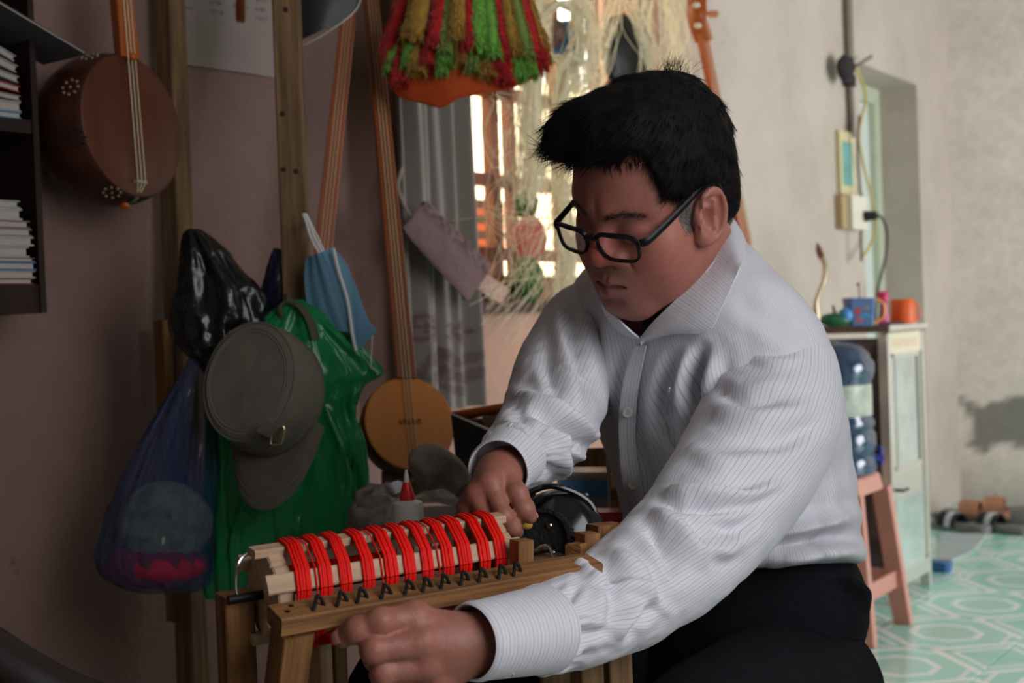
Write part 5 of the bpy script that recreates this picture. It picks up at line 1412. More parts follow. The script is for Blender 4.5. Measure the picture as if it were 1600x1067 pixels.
pl = np.arange(24) / 23.0; G = G + (np.abs(((pl * 5) % 1) - .5)[None, :, None] - .25) * .006 * VB
g = Geo(); g.sheet(G, .0016); g.obj('mask_panel', maskm, mask, angle=60)
G = np.array([[P(560, 548, 1.978), P(577, 530, 1.972), P(590, 516, 1.97)], [P(556, 500, 1.972), P(568, 500, 1.97), P(574, 496, 1.972)], [P(548, 440, 1.978), P(551, 438, 1.978), P(553, 436, 1.978)]])
g = Geo(); g.sheet(np.array([spline(G[:, j], 16) for j in range(3)]), .0014); g.obj('mask_panel', maskm, mask, angle=60)
wl = mat('white_elastic', srgb(214, 210, 206), .8)
for pts, r in (([(521, 388), (528, 420), (543, 470), (550, 520), (556, 548)], .0026), ([(500, 398), (486, 372), (478, 345), (474, 335), (480, 340), (490, 368), (504, 396)], .0022), ([(506, 392), (492, 362), (482, 342), (478, 334)], .0016), ([(582, 524), (580, 560), (580, 575)], .0008), ([(580, 575), (588, 580), (590, 586)], .0008)):
    g = Geo(); g.tube(spline([P(a, b, 1.955 if len(pts) == 5 else 1.965) for a, b in pts], 24), r, 8); g.obj('ear_loop', wl, mask)

# =================================================================== gourd lutes
lac = wood('orange_lacquer', srgb(178, 88, 24), srgb(138, 62, 16), .35, 18, coat=.35, bump=.05)
laca = wood('amber_soundboard', srgb(232, 146, 58), srgb(206, 118, 42), .5, 14, coat=.1, bump=.05)
lacd = wood('brown_lacquer', srgb(92, 43, 18), srgb(66, 28, 12), .5, 14, coat=.08, bump=.05)
lacdd = wood('dark_gourd_lacquer', srgb(66, 31, 18), srgb(42, 17, 10), .45, 10, coat=.1, bump=.05)
lacn = wood('brown_neck_lacquer', srgb(158, 84, 32), srgb(112, 54, 20), .4, 18, coat=.2, bump=.05)
stringm = mat('nylon_string', srgb(214, 196, 160), .4, spec=.5)
def lute(name, label, c, n, up, R, depth, neck_to, neck_w, face_m, body_m, neck_m, group, asp=1.0, h0=0.0):
    up = unit(neck_to - c); n = unit(n); n = unit(n - up * (n @ up)); sd_ = np.cross(up, n)
    t = thing(name, label, 'lute', c - up * R, group)
    k = 64; an = np.linspace(0, 2 * np.pi, k, endpoint=False)
    def ring(r, h): return c + n * h + r * (np.cos(an)[:, None] * sd_ * asp + np.sin(an)[:, None] * up)
    prof = [(R * .985, .0), (R * 1.0, -.004), (R * 1.03, -depth * .25), (R * 1.0, -depth * .5), (R * .86, -depth * .76), (R * .58, -depth * .94), (R * .2, -depth), (.001, -depth * 1.004)]
    if h0:
        Rb = math.hypot(R, h0); t0 = math.atan2(R, h0); prof = [(R * .985, 0)] + [(Rb * math.sin(t), -h0 + Rb * math.cos(t)) for t in np.linspace(t0, math.pi - .02, 12)]
    g = Geo(); g.loft([ring(r, h) for r, h in spline(prof, 26)][::-1]); body_ = g.obj('gourd_body', body_m, t, angle=60)
    g = Geo(); g.loft([ring(R * .992, -.003), ring(R * .992, .002), ring(R * .97, .0032), ring(R * .5, .0036), ring(.001, .0036)]); 
    for i in range(len(g.V)): V = g.V[i] - c; g.U[i] = np.stack([V @ sd_, V @ up], 1)
    g.obj('soundboard', face_m, t, angle=30)
    nd = neck_to - (c + up * R * .9); L = np.linalg.norm(nd)
    p0 = c + up * R * .95 + n * .004; p1 = neck_to
    g = Geo(); T = unit(p1 - p0); x = unit(np.cross(n, T)); R_ = []
    for q in np.linspace(0, 1, 12):
        cc = p0 + (p1 - p0) * q; w = neck_w * (1 - .18 * q) / 2; hgt = .016
        pr = [(-w, .004), (-w * .98, -.004), (-w * .7, -hgt), (0, -hgt * 1.35), (w * .7, -hgt), (w * .98, -.004), (w, .004), (w * .9, .006), (-w * .9, .006)]
        R_.append([cc + x * a + np.cross(T, x) * -b * -1 if False else cc + x * a + unit(n - T * (n @ T)) * b for a, b in pr])
    g.loft(R_); g.obj('neck', neck_m, t, angle=40)
    # bridge, strings, tailpiece
    bc_ = c - up * R * .80 + n * .004; g = Geo(); g.box(bc_ + n * .003, sd_ * R * .10, up * .002, n * .004); g.obj('bridge', mat('bone_bridge', srgb(150, 150, 130), .6), t, smooth=False)
    for j in (-1, 0, 1):
        e0 = bc_ + sd_ * j * R * .075 + n * .006; e1 = p1 + x * j * neck_w * .18 * (1 if x @ sd_ > 0 else -1) + n * .010
        g = Geo(); g.tube([bc_ - up * R * .16 + sd_ * j * R * .03 + n * -.002, e0, e1], .0008, 6); g.obj('string', stringm, t)
    g = Geo(); g.tube(spline([c - up * R * .92 + n * .003, c - up * R * 1.02 - n * .004, c - up * R * 1.06 - n * .016, c - up * R * 1.06 - n * .03], 12), .0038, 8, flat=.5); g.obj('tail_ribbon', mat('green_ribbon', srgb(74, 96, 70), .8), t)
    g = Geo(); g.ellipsoid(c - up * R * 1.08 - n * .030, sd_ * .008, up * .007, n * .010, 14, 10); g.obj('end_knob', lac, t)
    return t, body_, c, n, up, sd_
# hanging on the wall
L1c = on_n(207, 197, N_LEFT + .168)
l1, l1b, c, n, up, sd_ = lute('gourd_lute', 'large dark gourd lute hanging on the wall beside the bookshelf', L1c, A(.90, -.435, .04), VU, .114, .12, on_n(186, -60, N_LEFT + .15), .042, lacd, lacdd, lac, 'gourd lutes', h0=.045)
g = Geo(); g.ellipsoid(c + up * .118 * .93 + n * .012, sd_ * .008, up * .006, n * .007, 14, 10); g.obj('nut', lac, l1)
hole = mat('sound_hole', srgb(12, 8, 6), .9); holel = mat('sound_hole_rim', srgb(150, 132, 112), .6)
for (px, py), mm in (((110, 136), holel), ((120, 215), hole), ((175, 301), holel), ((140, 88), holel)):
    r_ = ray(px, py); oc = CAM - (c - n * .03)
    # hit the bowl: sphere approximation of the gourd
    Rg = math.hypot(.114, .045); cs = c - n * .045; oc = CAM - cs; bq = (r_ @ oc) / (r_ @ r_); cq = (oc @ oc - Rg ** 2) / (r_ @ r_); disc = bq * bq - cq
    if disc < 0: continue
    p = CAM + r_ * (-bq - math.sqrt(disc)); nn = unit(p - cs); tx = unit(np.cross(nn, UPZ)); ty = np.cross(nn, tx)
    for i in range(9):
        a = i * math.pi / 4; q = p + (tx * math.cos(a) + ty * math.sin(a)) * .013 if i < 8 else p
        g = Geo(); g.lathe(q + (cs - q) * 0 + nn * .0005, nn, [(.0021, -.004), (.0021, .0004)], 10); g.obj('sound_hole', mm, l1b)
# standing lute, pale face towards the viewer
L2c = P(640, 661, 2.10)
l2, l2b, c, n, up, sd_ = lute('gourd_lute', 'amber-faced gourd lute standing on the bench with its long neck upright', L2c, VB * .93 + VR * .32 + VU * .12, VU * .995 - VR * .09, .0805, .085, P(574, -50, 2.45), .034, laca, lacdd, lacn, 'gourd lutes', asp=.94)
st = mat('dark_stamp', srgb(70, 38, 20), .7)
for i in range(6):
    cc = c + up * 0 + sd_ * (-.0155 + i * .0062) + n * .0045 + up * .001
    for (a, b, w_, h_) in (((-.0018, 0, .0006, .0045), (.0018, 0, .0006, .0045), (0, .0038, .0022, .0007)) if i % 2 else ((-.0018, 0, .0006, .0045), (0, .0, .0022, .0007), (0, -.0038, .0022, .0007))):
        g = Geo(); g.box(cc + sd_ * a + up * b, sd_ * w_, up * h_, n * .0003); g.obj('stamp_mark', st, l2, smooth=False)
g = Geo(); pb = A(L2c[0], L2c[1] + .05, TZ); zz = (L2c - up * .0805)[2] - .006
g.box(A(pb[0], pb[1], (zz + TZ) / 2), A(.05, 0, 0), A(0, .05, 0), UPZ * (zz - TZ) / 2); tag(g.obj('wooden_block', oldpine, smooth=False), 'dark wooden block under the amber-faced lute', 'block')
# third lute behind the green bag
lute('gourd_lute', 'orange-necked gourd lute leaning behind the green bag', P(478, 645, 2.28), VB * .95 + VR * .2, VU * .98 + VR * .16, .088, .08, P(546, 5, 2.42), .034, laca, lacdd, lac, 'gourd lutes')
# fourth lute, beyond the man
L4n = P(1093, 30, 3.45)
l4, _, c, n, up, sd_ = lute('gourd_lute', 'brown long-necked lute with white pegs standing behind the man', on_n(1216, 640, N_LEFT + .125), NV, VU, .15, .10, on_n(1098, 50, N_LEFT + .13), .056, laca, lacd, lac, 'gourd lutes')
g = Geo(); g.tube(spline([on_n(1099, 62, N_LEFT + .125), on_n(1090, 30, N_LEFT + .13), on_n(1088, 5, N_LEFT + .12), on_n(1096, -30, N_LEFT + .08)], 14), [.030] * 4 + [.033] * 6 + [.028] * 4, 10, flat=.6); g.obj('peg_box', lac, l4)
for px, py in ((1088, 8), (1090, 40)):
    g = Geo(); g.ellipsoid(on_n(px, py, N_LEFT + .165), VR * .011, VU * .008, VB * .010, 12, 8); g.obj('peg_end', mat('ivory_peg', srgb(226, 214, 190), .4), l4)
g = Geo(); g.tube([on_n(1094, 23, N_LEFT + .13), on_n(1118, 22, N_LEFT + .13)], [.008, .011], 10); g.obj('peg', lac, l4)
g = Geo(); g.beam(on_n(1138, 200, N_LEFT + .13), on_n(1174, 380, N_LEFT + .13), .014, .02, VB); g.obj('neck_edge', mat('pale_edge', srgb(214, 206, 186), .6), l4, smooth=False)
# orange neck lying across the bench behind
g = Geo(); a0, a1 = P(700, 652, 2.18), P(812, 633, 2.06); tk = thing('lute_neck', 'unfinished orange lute neck lying across the bench behind the tray', 'lute neck', (a0 + a1) / 2 - UPZ * .01)
g.tube([a0, a0 * .5 + a1 * .5, a1], [.011, .0105, .0095], 12, flat=.8); g.obj('shaft', lac, tk)
g = Geo(); g.tube([a1, a1 + unit(a1 - a0) * .012], [.0085, .007], 10); g.obj('tip', mat('dark_horn', srgb(54, 56, 40), .5), tk)
bxm = mat('brown_cardboard')
for px, D in ((735, 2.14), (775, 2.10)):
    p = P(px, 650, D); zt_ = (a0 + (a1 - a0) * ((px - 700) / 112.0))[2] - .0095
    g = Geo(); g.box(A(p[0], p[1], (TZ + zt_) / 2), A(.022, 0, 0), A(0, .03, 0), UPZ * (zt_ - TZ) / 2)
    tag(g.obj('cardboard_box', bxm, smooth=False), 'dark cardboard box propping the tip end of the loose lute neck' if px > 750 else 'dark cardboard box propping the thick end of the loose lute neck', 'box')

# =================================================================== bookshelf on the wall
dkw = wood('dark_bookcase_wood', srgb(44, 20, 15), srgb(28, 12, 9), .5, 20, bump=.1)
BN = N_LEFT + .13; dR = d_at(63, 250, BN); dL = dR - .62
zb = float(on_n(60, 489, BN)[2]); zt = 2.1
case = thing('bookcase', 'dark brown wall bookcase crammed with papers beside the hanging lute', 'bookcase', W((dR + dL) / 2, N_LEFT + .1, zb))
def cb(name, d0, d1, n0, n1, z0, z1): g = Geo(); wbox(g, d0, d1, n0, n1, z0, z1); return g.obj(name, dkw, case, smooth=False)
cb('side_panel', dR - .010, dR, N_LEFT, BN, zb, zt); cb('side_panel', dL, dL + .02, N_LEFT, BN, zb, zt); cb('back_panel', dL + .02, dR - .010, N_LEFT, N_LEFT + .012, zb, zt)
zs1 = float(on_n(20, 445, BN - .02)[2]); zs2 = float(on_n(20, 188, BN - .02)[2])
cb('shelf', dL + .02, dR - .010, N_LEFT + .012, BN - .004, zb, zs1); cb('shelf', dL + .02, dR - .010, N_LEFT + .012, BN - .004, zs2 - .02, zs2); cb('top_panel', dL, dR, N_LEFT, BN, zt, zt + .02)
dd1 = dR - .012
z = zs1; bk_cols = [('red', (120, 30, 36), .009, .17, 'thin dark red book at the bottom of the lower shelf pile'), ('white', (150, 140, 132), .012, .165, 'cream paper pad lying just above the red book'), ('blue', (38, 92, 140), .013, .162, 'blue bound book in the middle of the lower shelf pile'), ('grey', (120, 118, 118), .006, .165, 'thin grey folder on top of the blue book'),
           ('white', (150, 146, 142), .018, .18, 'thick white paper stack in the lower shelf pile'), ('white', (164, 158, 154), .014, .166, 'loose white papers above the thick stack'), ('grey', (128, 122, 120), .012, .17, 'grey notebook with curled pages in the lower shelf pile'), ('pink', (124, 92, 90), .012, .175, 'faded pink magazine high in the lower shelf pile'), ('white', (160, 160, 158), .018, .195, 'small white book near the top of the lower shelf pile'), ('white', (150, 150, 150), .012, .20, 'small pale booklet topmost of the lower shelf pile')]
for nm, cc, th, inset, lab in bk_cols:
    d1_ = dd1 - (inset - .162) * .6 - .002
    t = thing('book', lab, 'book', W(d1_ - .1, BN - .07, z), 'papers and books on the lower shelf')
    mm = mat('cover_%d_%d_%d' % cc, srgb(*cc), .7, var=.08, vscale=20)
    g = Geo(); wbox(g, d1_ - .20, d1_, BN - .112, BN - .002, z, z + th * .18); wbox(g, d1_ - .20, d1_, BN - .112, BN - .002, z + th * .82, z + th - .0004); g.obj('cover', mm, t, smooth=False)
    g = Geo(); wbox(g, d1_ - .197, d1_ - .004, BN - .110, BN - .004, z + th * .18, z + th * .82); g.obj('pages', mat('page_edges', srgb(168, 160, 150), .85, var=.1, vscale=300), t, smooth=False)
    z += th
# upper shelf: a slumped fan of papers and thin books
z = zs2; fan = [((60, 120, 150), .010, 0, 'blue-green thin book flat on the upper shelf'), ((150, 150, 150), .016, 0, 'white notebook flat on the upper shelf'), ((130, 128, 126), .008, 4, 'grey pamphlet tilted on the upper shelf'), ((150, 40, 30), .010, 8, 'red book slumping among the upper shelf papers'), ((150, 146, 140), .010, 12, 'white booklet tilted above the red book'), ((140, 136, 132), .012, 17, 'pale paper stack sloping on the upper shelf'), ((150, 146, 144), .010, 22, 'white paper sheaf fanned near the top of the upper shelf'), ((84, 80, 80), .004, 20, 'grey plastic folder sticking out beyond the upper shelf')]
for i, (cc, th, tiltdeg, lab) in enumerate(fan):
    t = thing('book', lab, 'book', W(dd1 - .12, BN - .07, z), 'papers on the upper shelf'); a = math.radians(tiltdeg); ex = DV * math.cos(a) - UPZ * math.sin(a); ez = UPZ * math.cos(a) + DV * math.sin(a)
    ln = .09 if i < 7 else .12; cen = W(dd1 - .105 + (.0 if i < 7 else .055), BN - .058, z + th / 2 + ln * math.sin(a))
    if i == 7: cen = cen + NV * .058
    mm = mat('cover_%d_%d_%d' % cc, srgb(*cc), .7, var=.08, vscale=20)
    g = Geo(); g.box(cen + ez * th * .42, ex * ln, NV * .055, ez * th * .08); g.box(cen - ez * th * .42, ex * ln, NV * .055, ez * th * .08); g.obj('cover', mm, t, smooth=False)
    g = Geo(); g.box(cen, ex * (ln - .002), NV * .053, ez * th * .34); g.obj('pages', mat('page_edges'), t, smooth=False)
    z += th * 1.05 + (.004 if i > 1 else 0)

# ---- sheet with columns of text on the wall, plastic sleeve, hanging peg
pm = mat('printed_sheet', (1, 1, 1), .85, attr='Col')
def poster(pxs, cols, rows_, name, label, cat, seed, base, off):
    c4 = [on_n(x, y, N_LEFT + off) for x, y in pxs]; nu, nv = 150, 120
    u, v = np.meshgrid(np.linspace(0, 1, nu), np.linspace(0, 1, nv))
    G = (1 - u)[..., None] * (1 - v)[..., None] * c4[0] + u[..., None] * (1 - v)[..., None] * c4[1] + u[..., None] * v[..., None] * c4[2] + (1 - u)[..., None] * v[..., None] * c4[3]
    G = G + ((.0025 + .003 * fbm(np.stack([u * 3, v * 3, u * 0], -1), seed, 2)))[..., None] * NV
    C = np.tile(np.array(base), (nv, nu, 1)) * (1 + .05 * fbm(np.stack([u * 6, v * 6, u * 0], -1), seed + 1, 3))[..., None]
    ink = np.zeros_like(u); r = np.random.default_rng(seed)
    for ci in range(cols):
        for ri in range(rows_):
            u0 = .06 + ci * .94 / cols; v0 = .04 + ri * .07
            if v0 > .62: continue
            L_ = .7 / cols * r.uniform(.5, 1)
            w = ((u > u0) & (u < u0 + L_) & (np.abs(v - v0) < .012)) & (vnoise(np.stack([u * 150, v * 60, u * 0], -1), seed + 4) > -.1)
            ink[w] = 1
    C = C * (1 - .6 * ink[..., None])
    g = Geo(); g.sheet(G, .0012, C=C); o = g.obj(name, pm); return tag(o, label, cat)
poster([(276, -120), (432, -96), (432, 122), (276, 99)], 4, 9, 'wall_notice', 'printed notice sheet with columns of text pinned between the posts', 'paper', 5, srgb(140, 126, 120), .003)
slv = thing('document_sleeve', 'dark plastic document sleeve with a pale edge hanging beside the pale post', 'sleeve', P(510, 60, 2.1))
G = [[P(450, -80, 2.12), P(500, -80, 2.10), P(575, -60, 2.12)], [P(452, 0, 2.11), P(505, -5, 2.09), P(560, 5, 2.11)], [P(458, 68, 2.11), P(495, 50, 2.09), P(530, 36, 2.10)]]
G = np.array([spline(np.array(G)[:, j], 14) for j in range(3)]).transpose(1, 0, 2); G = np.array([spline(r, 16) for r in G])
g = Geo(); g.sheet(G, .004); g.obj('panel', mat('dark_green_card', srgb(46, 50, 48), .5, var=.25, vscale=10), slv)
g = Geo(); e = np.concatenate([G[::-1, -1][:8], ]); g.tube(spline([P(568, -40, 2.11), P(560, 8, 2.105), P(530, 38, 2.095), P(480, 68, 2.10), P(458, 72, 2.11)], 24), [.004] * 12 + [.003] * 12, 8, flat=.4); g.obj('pale_edge', mat('clear_edge', srgb(190, 184, 176), .4), slv)
g = Geo(); g.tube([P(374, -420, 2.27), P(376, 30, 2.25), P(376, 34, 2.25)], [.0085, .0085, .0072], 18); o = g.obj('wooden_peg', lac); tag(o, 'round brown wooden peg hanging over the printed notice', 'peg')

# ---- dark curved chair arm at the near corner
arm = thing('armchair', 'dark wooden armchair with a curved arm below the hanging blue bag', 'chair', A(-.50, .98, 0))
dk2 = wood('black_brown_wood', srgb(34, 22, 16), srgb(20, 13, 10), .6, 20, bump=.1)
pts = spline([P(-160, 905, 1.02), P(-60, 945, 1.05), P(20, 995, 1.08), P(90, 1034, 1.10), P(160, 1060, 1.12), P(260, 1086, 1.14)], 40)
g = Geo(); g.tube(pts + (A(0, 0, -.030)), .030, 20, flat=.8); g.obj('arm', dk2, arm)
for i in (4, 36):
    p = pts[i]; g = Geo(); g.beam(A(p[0], p[1], 0), p - A(0, 0, .05), .04, .04, A(1, 0, 0)); g.obj('leg', dk2, arm, smooth=False)
p = pts[20]; g = Geo(); g.box(A(p[0] - .12, p[1] - .12, .42), A(.22, 0, 0), A(0, .2, 0), UPZ * .015); g.obj('seat', dk2, arm, smooth=False)
# =================================================================== curtain, strings and ornaments round the window
curt = thing('curtain', 'off-white curtain with purple peony print drawn beside the window', 'curtain', on_n(680, 640, N_LEFT + .07))
cn = N_LEFT + .07; dc0, dc1 = d_at(618, 400, cn), d_at(735, 400, cn); zc0 = float(on_n(690, 640, cn)[2]); zc1 = 2.3
nu, nv = 150, 320
uu, vv = np.meshgrid(np.linspace(0, 1, nu), np.linspace(0, 1, nv))
flat = (dc0 + (dc1 - dc0) * uu)[..., None] * DV + cn * NV + (zc0 + (zc1 - zc0) * vv)[..., None] * A(0, 0, 1)
px_ = proj(flat)
wave = .020 * np.sin(uu * 2 * np.pi * 3.2 + .7 + .5 * vv) + .010 * np.sin(uu * 2 * np.pi * 7.3 + 1.2 * vv * 3) + .006 * fbm(np.stack([uu * 9, vv * 3, uu * 0], -1), 91, 3)
G = flat + wave[..., None] * NV
C = np.tile(np.array(srgb(156, 147, 139)), (nv, nu, 1))
def paint(mask, col, a=.8):
    global C
    C = C * (1 - a * mask[..., None]) + np.array(srgb(*col)) * a * mask[..., None]
for fx, fy, fr_ in ((661, 512, 27), (713, 518, 26), (690, 552, 14), (640, 556, 16), (655, 200, 22), (705, 240, 22), (668, 350, 20)):
    dx, dy = px_[..., 0] - fx, px_[..., 1] - fy; r = np.hypot(dx * 1.15, dy) / fr_; th = np.arctan2(dy, dx)
    pet = (r < .82 + .16 * np.cos(th * 7)).astype(float); a = .85 if fy > 480 else .10
    paint(pet * np.clip(.55 + .45 * np.sin(r * 14 + 2 * np.cos(th * 5)), .15, 1), (118, 82, 92), a)
    if fy > 480:
        for k, (lx, ly, la) in enumerate(((-.7, 1.5, .9), (.6, 1.7, -.8), (-.5, 2.6, .7), (.75, 2.7, -.9), (0, 3.6, .2))):
            ex, ey = dx - lx * fr_, dy - ly * fr_; ca_, sa_ = math.cos(la), math.sin(la); ax, ay = ex * ca_ + ey * sa_, -ex * sa_ + ey * ca_
            paint(((ax / (fr_ * .75)) ** 2 + (ay / (fr_ * .28)) ** 2 < 1).astype(float), (128, 104, 108), .65)
        paint(((np.abs(dx - 2 * np.sin(dy * .06)) < 1.8) & (dy > fr_ * .8) & (dy < fr_ * 5)).astype(float), (116, 96, 98), .7)
g = Geo(); g.sheet(G, .0012, C=C); g.obj('curtain_cloth', mat('printed_curtain', (1, 1, 1), .9, attr='Col', transl=.2, bump=.1, bscale=400), curt, angle=180)
g = Geo(); g.tube([W(dc0 - .1, cn, zc1 + .01), W(WIN_D1 + .1, cn, zc1 + .01)], .010, 12); g.obj('curtain_rod', iron, curt)

# floral pouch hanging in front of the curtain
pouch = thing('floral_pouch', 'dusty pink floral fabric pouch hanging slantwise on the curtain', 'pouch', on_n(728, 467, N_LEFT + .15))
q4 = [on_n(628, 356, N_LEFT + .15), on_n(662, 315, N_LEFT + .15), on_n(764, 415, N_LEFT + .15), on_n(728, 469, N_LEFT + .15)]
u, v = np.meshgrid(np.linspace(0, 1, 70), np.linspace(0, 1, 40))
G = (1 - u)[..., None] * (1 - v)[..., None] * q4[1] + u[..., None] * (1 - v)[..., None] * q4[2] + u[..., None] * v[..., None] * q4[3] + (1 - u)[..., None] * v[..., None] * q4[0]
G = G + (.012 * np.sin(np.pi * u) ** .5 * np.sin(np.pi * v) ** .5 + .005 * fbm(np.stack([u * 6, v * 3, u * 0], -1), 95, 3))[..., None] * NV
C2 = np.tile(np.array(srgb(116, 90, 90)), (40, 70, 1)); fl_n = vnoise(np.stack([u * 22, v * 12, u * 0], -1), 97); ed = np.clip((.42 - v) / .18, 0, 1) * (fl_n > .05)
C2 = C2 * (1 - .45 * ed[..., None])
g = Geo(); g.sheet(G, .014, C=C2); g.obj('pouch_body', mat('pouch_cloth', (1, 1, 1), .9, attr='Col', bump=.2, bscale=200), pouch, angle=60)
g = Geo(); g.tube(spline([q4[0] * .6 + q4[1] * .4, on_n(630, 318, N_LEFT + .13), on_n(622, 290, N_LEFT + .11), on_n(628, 262, N_LEFT + .10)], 20), .004, 8); g.obj('cord', mat('pale_cord', srgb(150, 138, 128), .9), pouch)
# block on the sill
e0, e1, e2 = on_n(752, 428, N_LEFT + .01), on_n(788, 452, N_LEFT + .01), on_n(738, 452, N_LEFT + .01)
g = Geo(); ex = (e1 - e0) / 2; ey = (e2 - e0) / 2; cen = e0 + ex + ey; g.box(cen, ex, ey, NV * .016); o = g.obj('paper_box', mat('pale_pink_card', srgb(196, 160, 148), .8), smooth=False); tag(o, 'pale pink paper box lying tilted on the window sill', 'box')
# bags on the sill behind the strings
def sillbag(px, py, wx, wz, col, label, seed, n=.0):
    c = on_n(px, py, N_LEFT + n); D_ = float(-((c - CAM) @ CM)[2])
    o = crumple(c, DV * wx * D_ / FPX * 1.25, NV * .03, A(0, 0, wz * D_ / FPX), .006, seed).obj('plastic_bag', mat('film_%d' % seed, srgb(*col), .4, transl=.5, var=.15, vscale=30)); return tag(o, label, 'plastic bag')
sillbag(826, 437, 20, 33, (70, 150, 84), 'bright green plastic bag on the window sill', 41)
sillbag(828, 372, 24, 32, (226, 150, 150), 'pink plastic bag piled on the green bag in the window', 43)
sillbag(822, 318, 10, 20, (86, 140, 84), 'small green bag hanging inside the window above the pink bag', 45, -.02)
sillbag(885, 70, 20, 34, (70, 140, 184), 'blue plastic bag hung among the strings', 47, .06)
sillbag(862, 52, 14, 20, (150, 130, 118), 'brown paper bag tucked among the strings beside the blue bag', 49, .05)
sillbag(975, 85, 48, 60, (24, 22, 26), 'black cloth bag hung behind the strings above the man', 51, .05)
# bright striped awning cloth seen through the first gap
dd = d_at(752, 350, N_LEFT - .9)
brs = thing('crate', 'orange and dark slatted crate standing in the yard outside the window', 'crate', W(dd, N_LEFT - .95, -.15))
for i in range(7):
    z = float(on_n(752, 318 + i * 12, N_LEFT - .9)[2]); gg = Geo(); wbox(gg, dd - .10, dd + .14, N_LEFT - .94, N_LEFT - .90, z - .017, z + .014); gg.obj('slat', mat('crate_%d' % (i % 2), srgb(*((190, 104, 66) if i % 2 else (86, 70, 62))), .8), brs, smooth=False)
for s in (-.09, .13):
    gg = Geo(); wbox(gg, dd + s - .01, dd + s + .01, N_LEFT - .97, N_LEFT - .94, -.15, float(on_n(752, 312, N_LEFT - .9)[2])); gg.obj('corner_post', oldpine, brs, smooth=False)

# ---- hanks of pale strings
strm = mat('pale_silk_string', srgb(250, 240, 218), .5, transl=.55, var=.1, vscale=50)
def hank(paths, count, spread, name, label, seed, r=.0010, n_off=.10, jitter=8, seg=16):
    rg = np.random.default_rng(seed); g = Geo()
    for i in range(count):
        pth = paths[rg.integers(len(paths))]; off = rg.normal(0, spread, 2); nn = N_LEFT + n_off + rg.normal(0, .02)
        q = np.array(pth, float) + off * np.linspace(.5, 1.2, len(pth))[:, None] + rg.normal(0, jitter, (len(pth), 2)) * A(1, .6)
        q = spline(q, seg); w3 = np.array([on_n(a, b, nn) for a, b in q]); g.tube(w3, r, 3, caps=False)
    o = g.obj(name, strm, angle=180); tag(o, label, 'string', 'hanks of pale string', 'stuff'); return o
hank([[(838, -330), (838, -40), (836, 80), (832, 180), (836, 260), (828, 310)], [(850, -330), (850, -40), (846, 90), (842, 200), (850, 290)], [(825, 60), (822, 150), (820, 230), (824, 300)]], 190, 10, 'string_hank', 'thick pale hank of strings hanging straight in front of the window', 1, jitter=4)
hank([[(905, -330), (905, -40), (900, 40), (893, 110), (880, 170), (872, 230)], [(915, -330), (915, -40), (925, 50), (915, 120), (900, 180)], [(880, -30), (915, 30), (902, 100), (888, 160)]], 110, 8, 'string_hank', 'dense whitish hank of strings beside the blue bag', 2, jitter=6)
hank([[(860, 90), (872, 92), (885, 110), (878, 150), (870, 190)], [(845, 30), (868, 8), (895, 16), (905, 60), (900, 110)], [(868, 160), (874, 110), (892, 88), (910, 96)]], 150, 3, 'string_hank', 'looped coil of pale strings arching beside the ornament', 3, r=.0016, jitter=2.5)
hank([[(1010, -330), (1010, -40), (1005, 40), (1012, 90), (1000, 140)], [(1040, -330), (1040, -40), (1052, 40), (1046, 110), (1060, 150)], [(1070, -330), (1070, -40), (1066, 50), (1075, 120)], [(960, -330), (960, -40), (950, 30), (930, 90), (925, 140)], [(985, -330), (985, -40), (995, 30), (1020, 100)]], 150, 9, 'string_hank', 'long straggling hank of strings hanging above the head of the man', 4, jitter=7)
hank([[(860, 250), (868, 320), (850, 390), (820, 440), (770, 500)], [(880, 260), (882, 340), (868, 400), (840, 460), (800, 520)], [(870, 300), (850, 340), (800, 345), (760, 330)], [(885, 300), (884, 380), (880, 440), (860, 500)], [(890, 380), (850, 420), (800, 450), (750, 460)], [(800, 250), (780, 330), (800, 400), (760, 470)], [(880, 350), (840, 350), (820, 400), (830, 450)]], 60, 8, 'string_hank', 'tangled loose strings spilling across the sill beside the man', 5, r=.0009, jitter=16)
hank([[(868, 270), (880, 330), (885, 400), (878, 470)], [(885, 250), (890, 350), (890, 450)]], 90, 8, 'string_hank', 'matted hank of strings hanging close behind the shoulder of the man', 6, jitter=7)
hank([[(765, 160), (752, 210), (768, 250), (790, 230)], [(800, 200), (780, 260), (800, 300)], [(775, 150), (800, 165), (795, 190)]], 16, 6, 'string_hank', 'few thin curling strings caught on the window bars', 7, r=.0008, jitter=8)

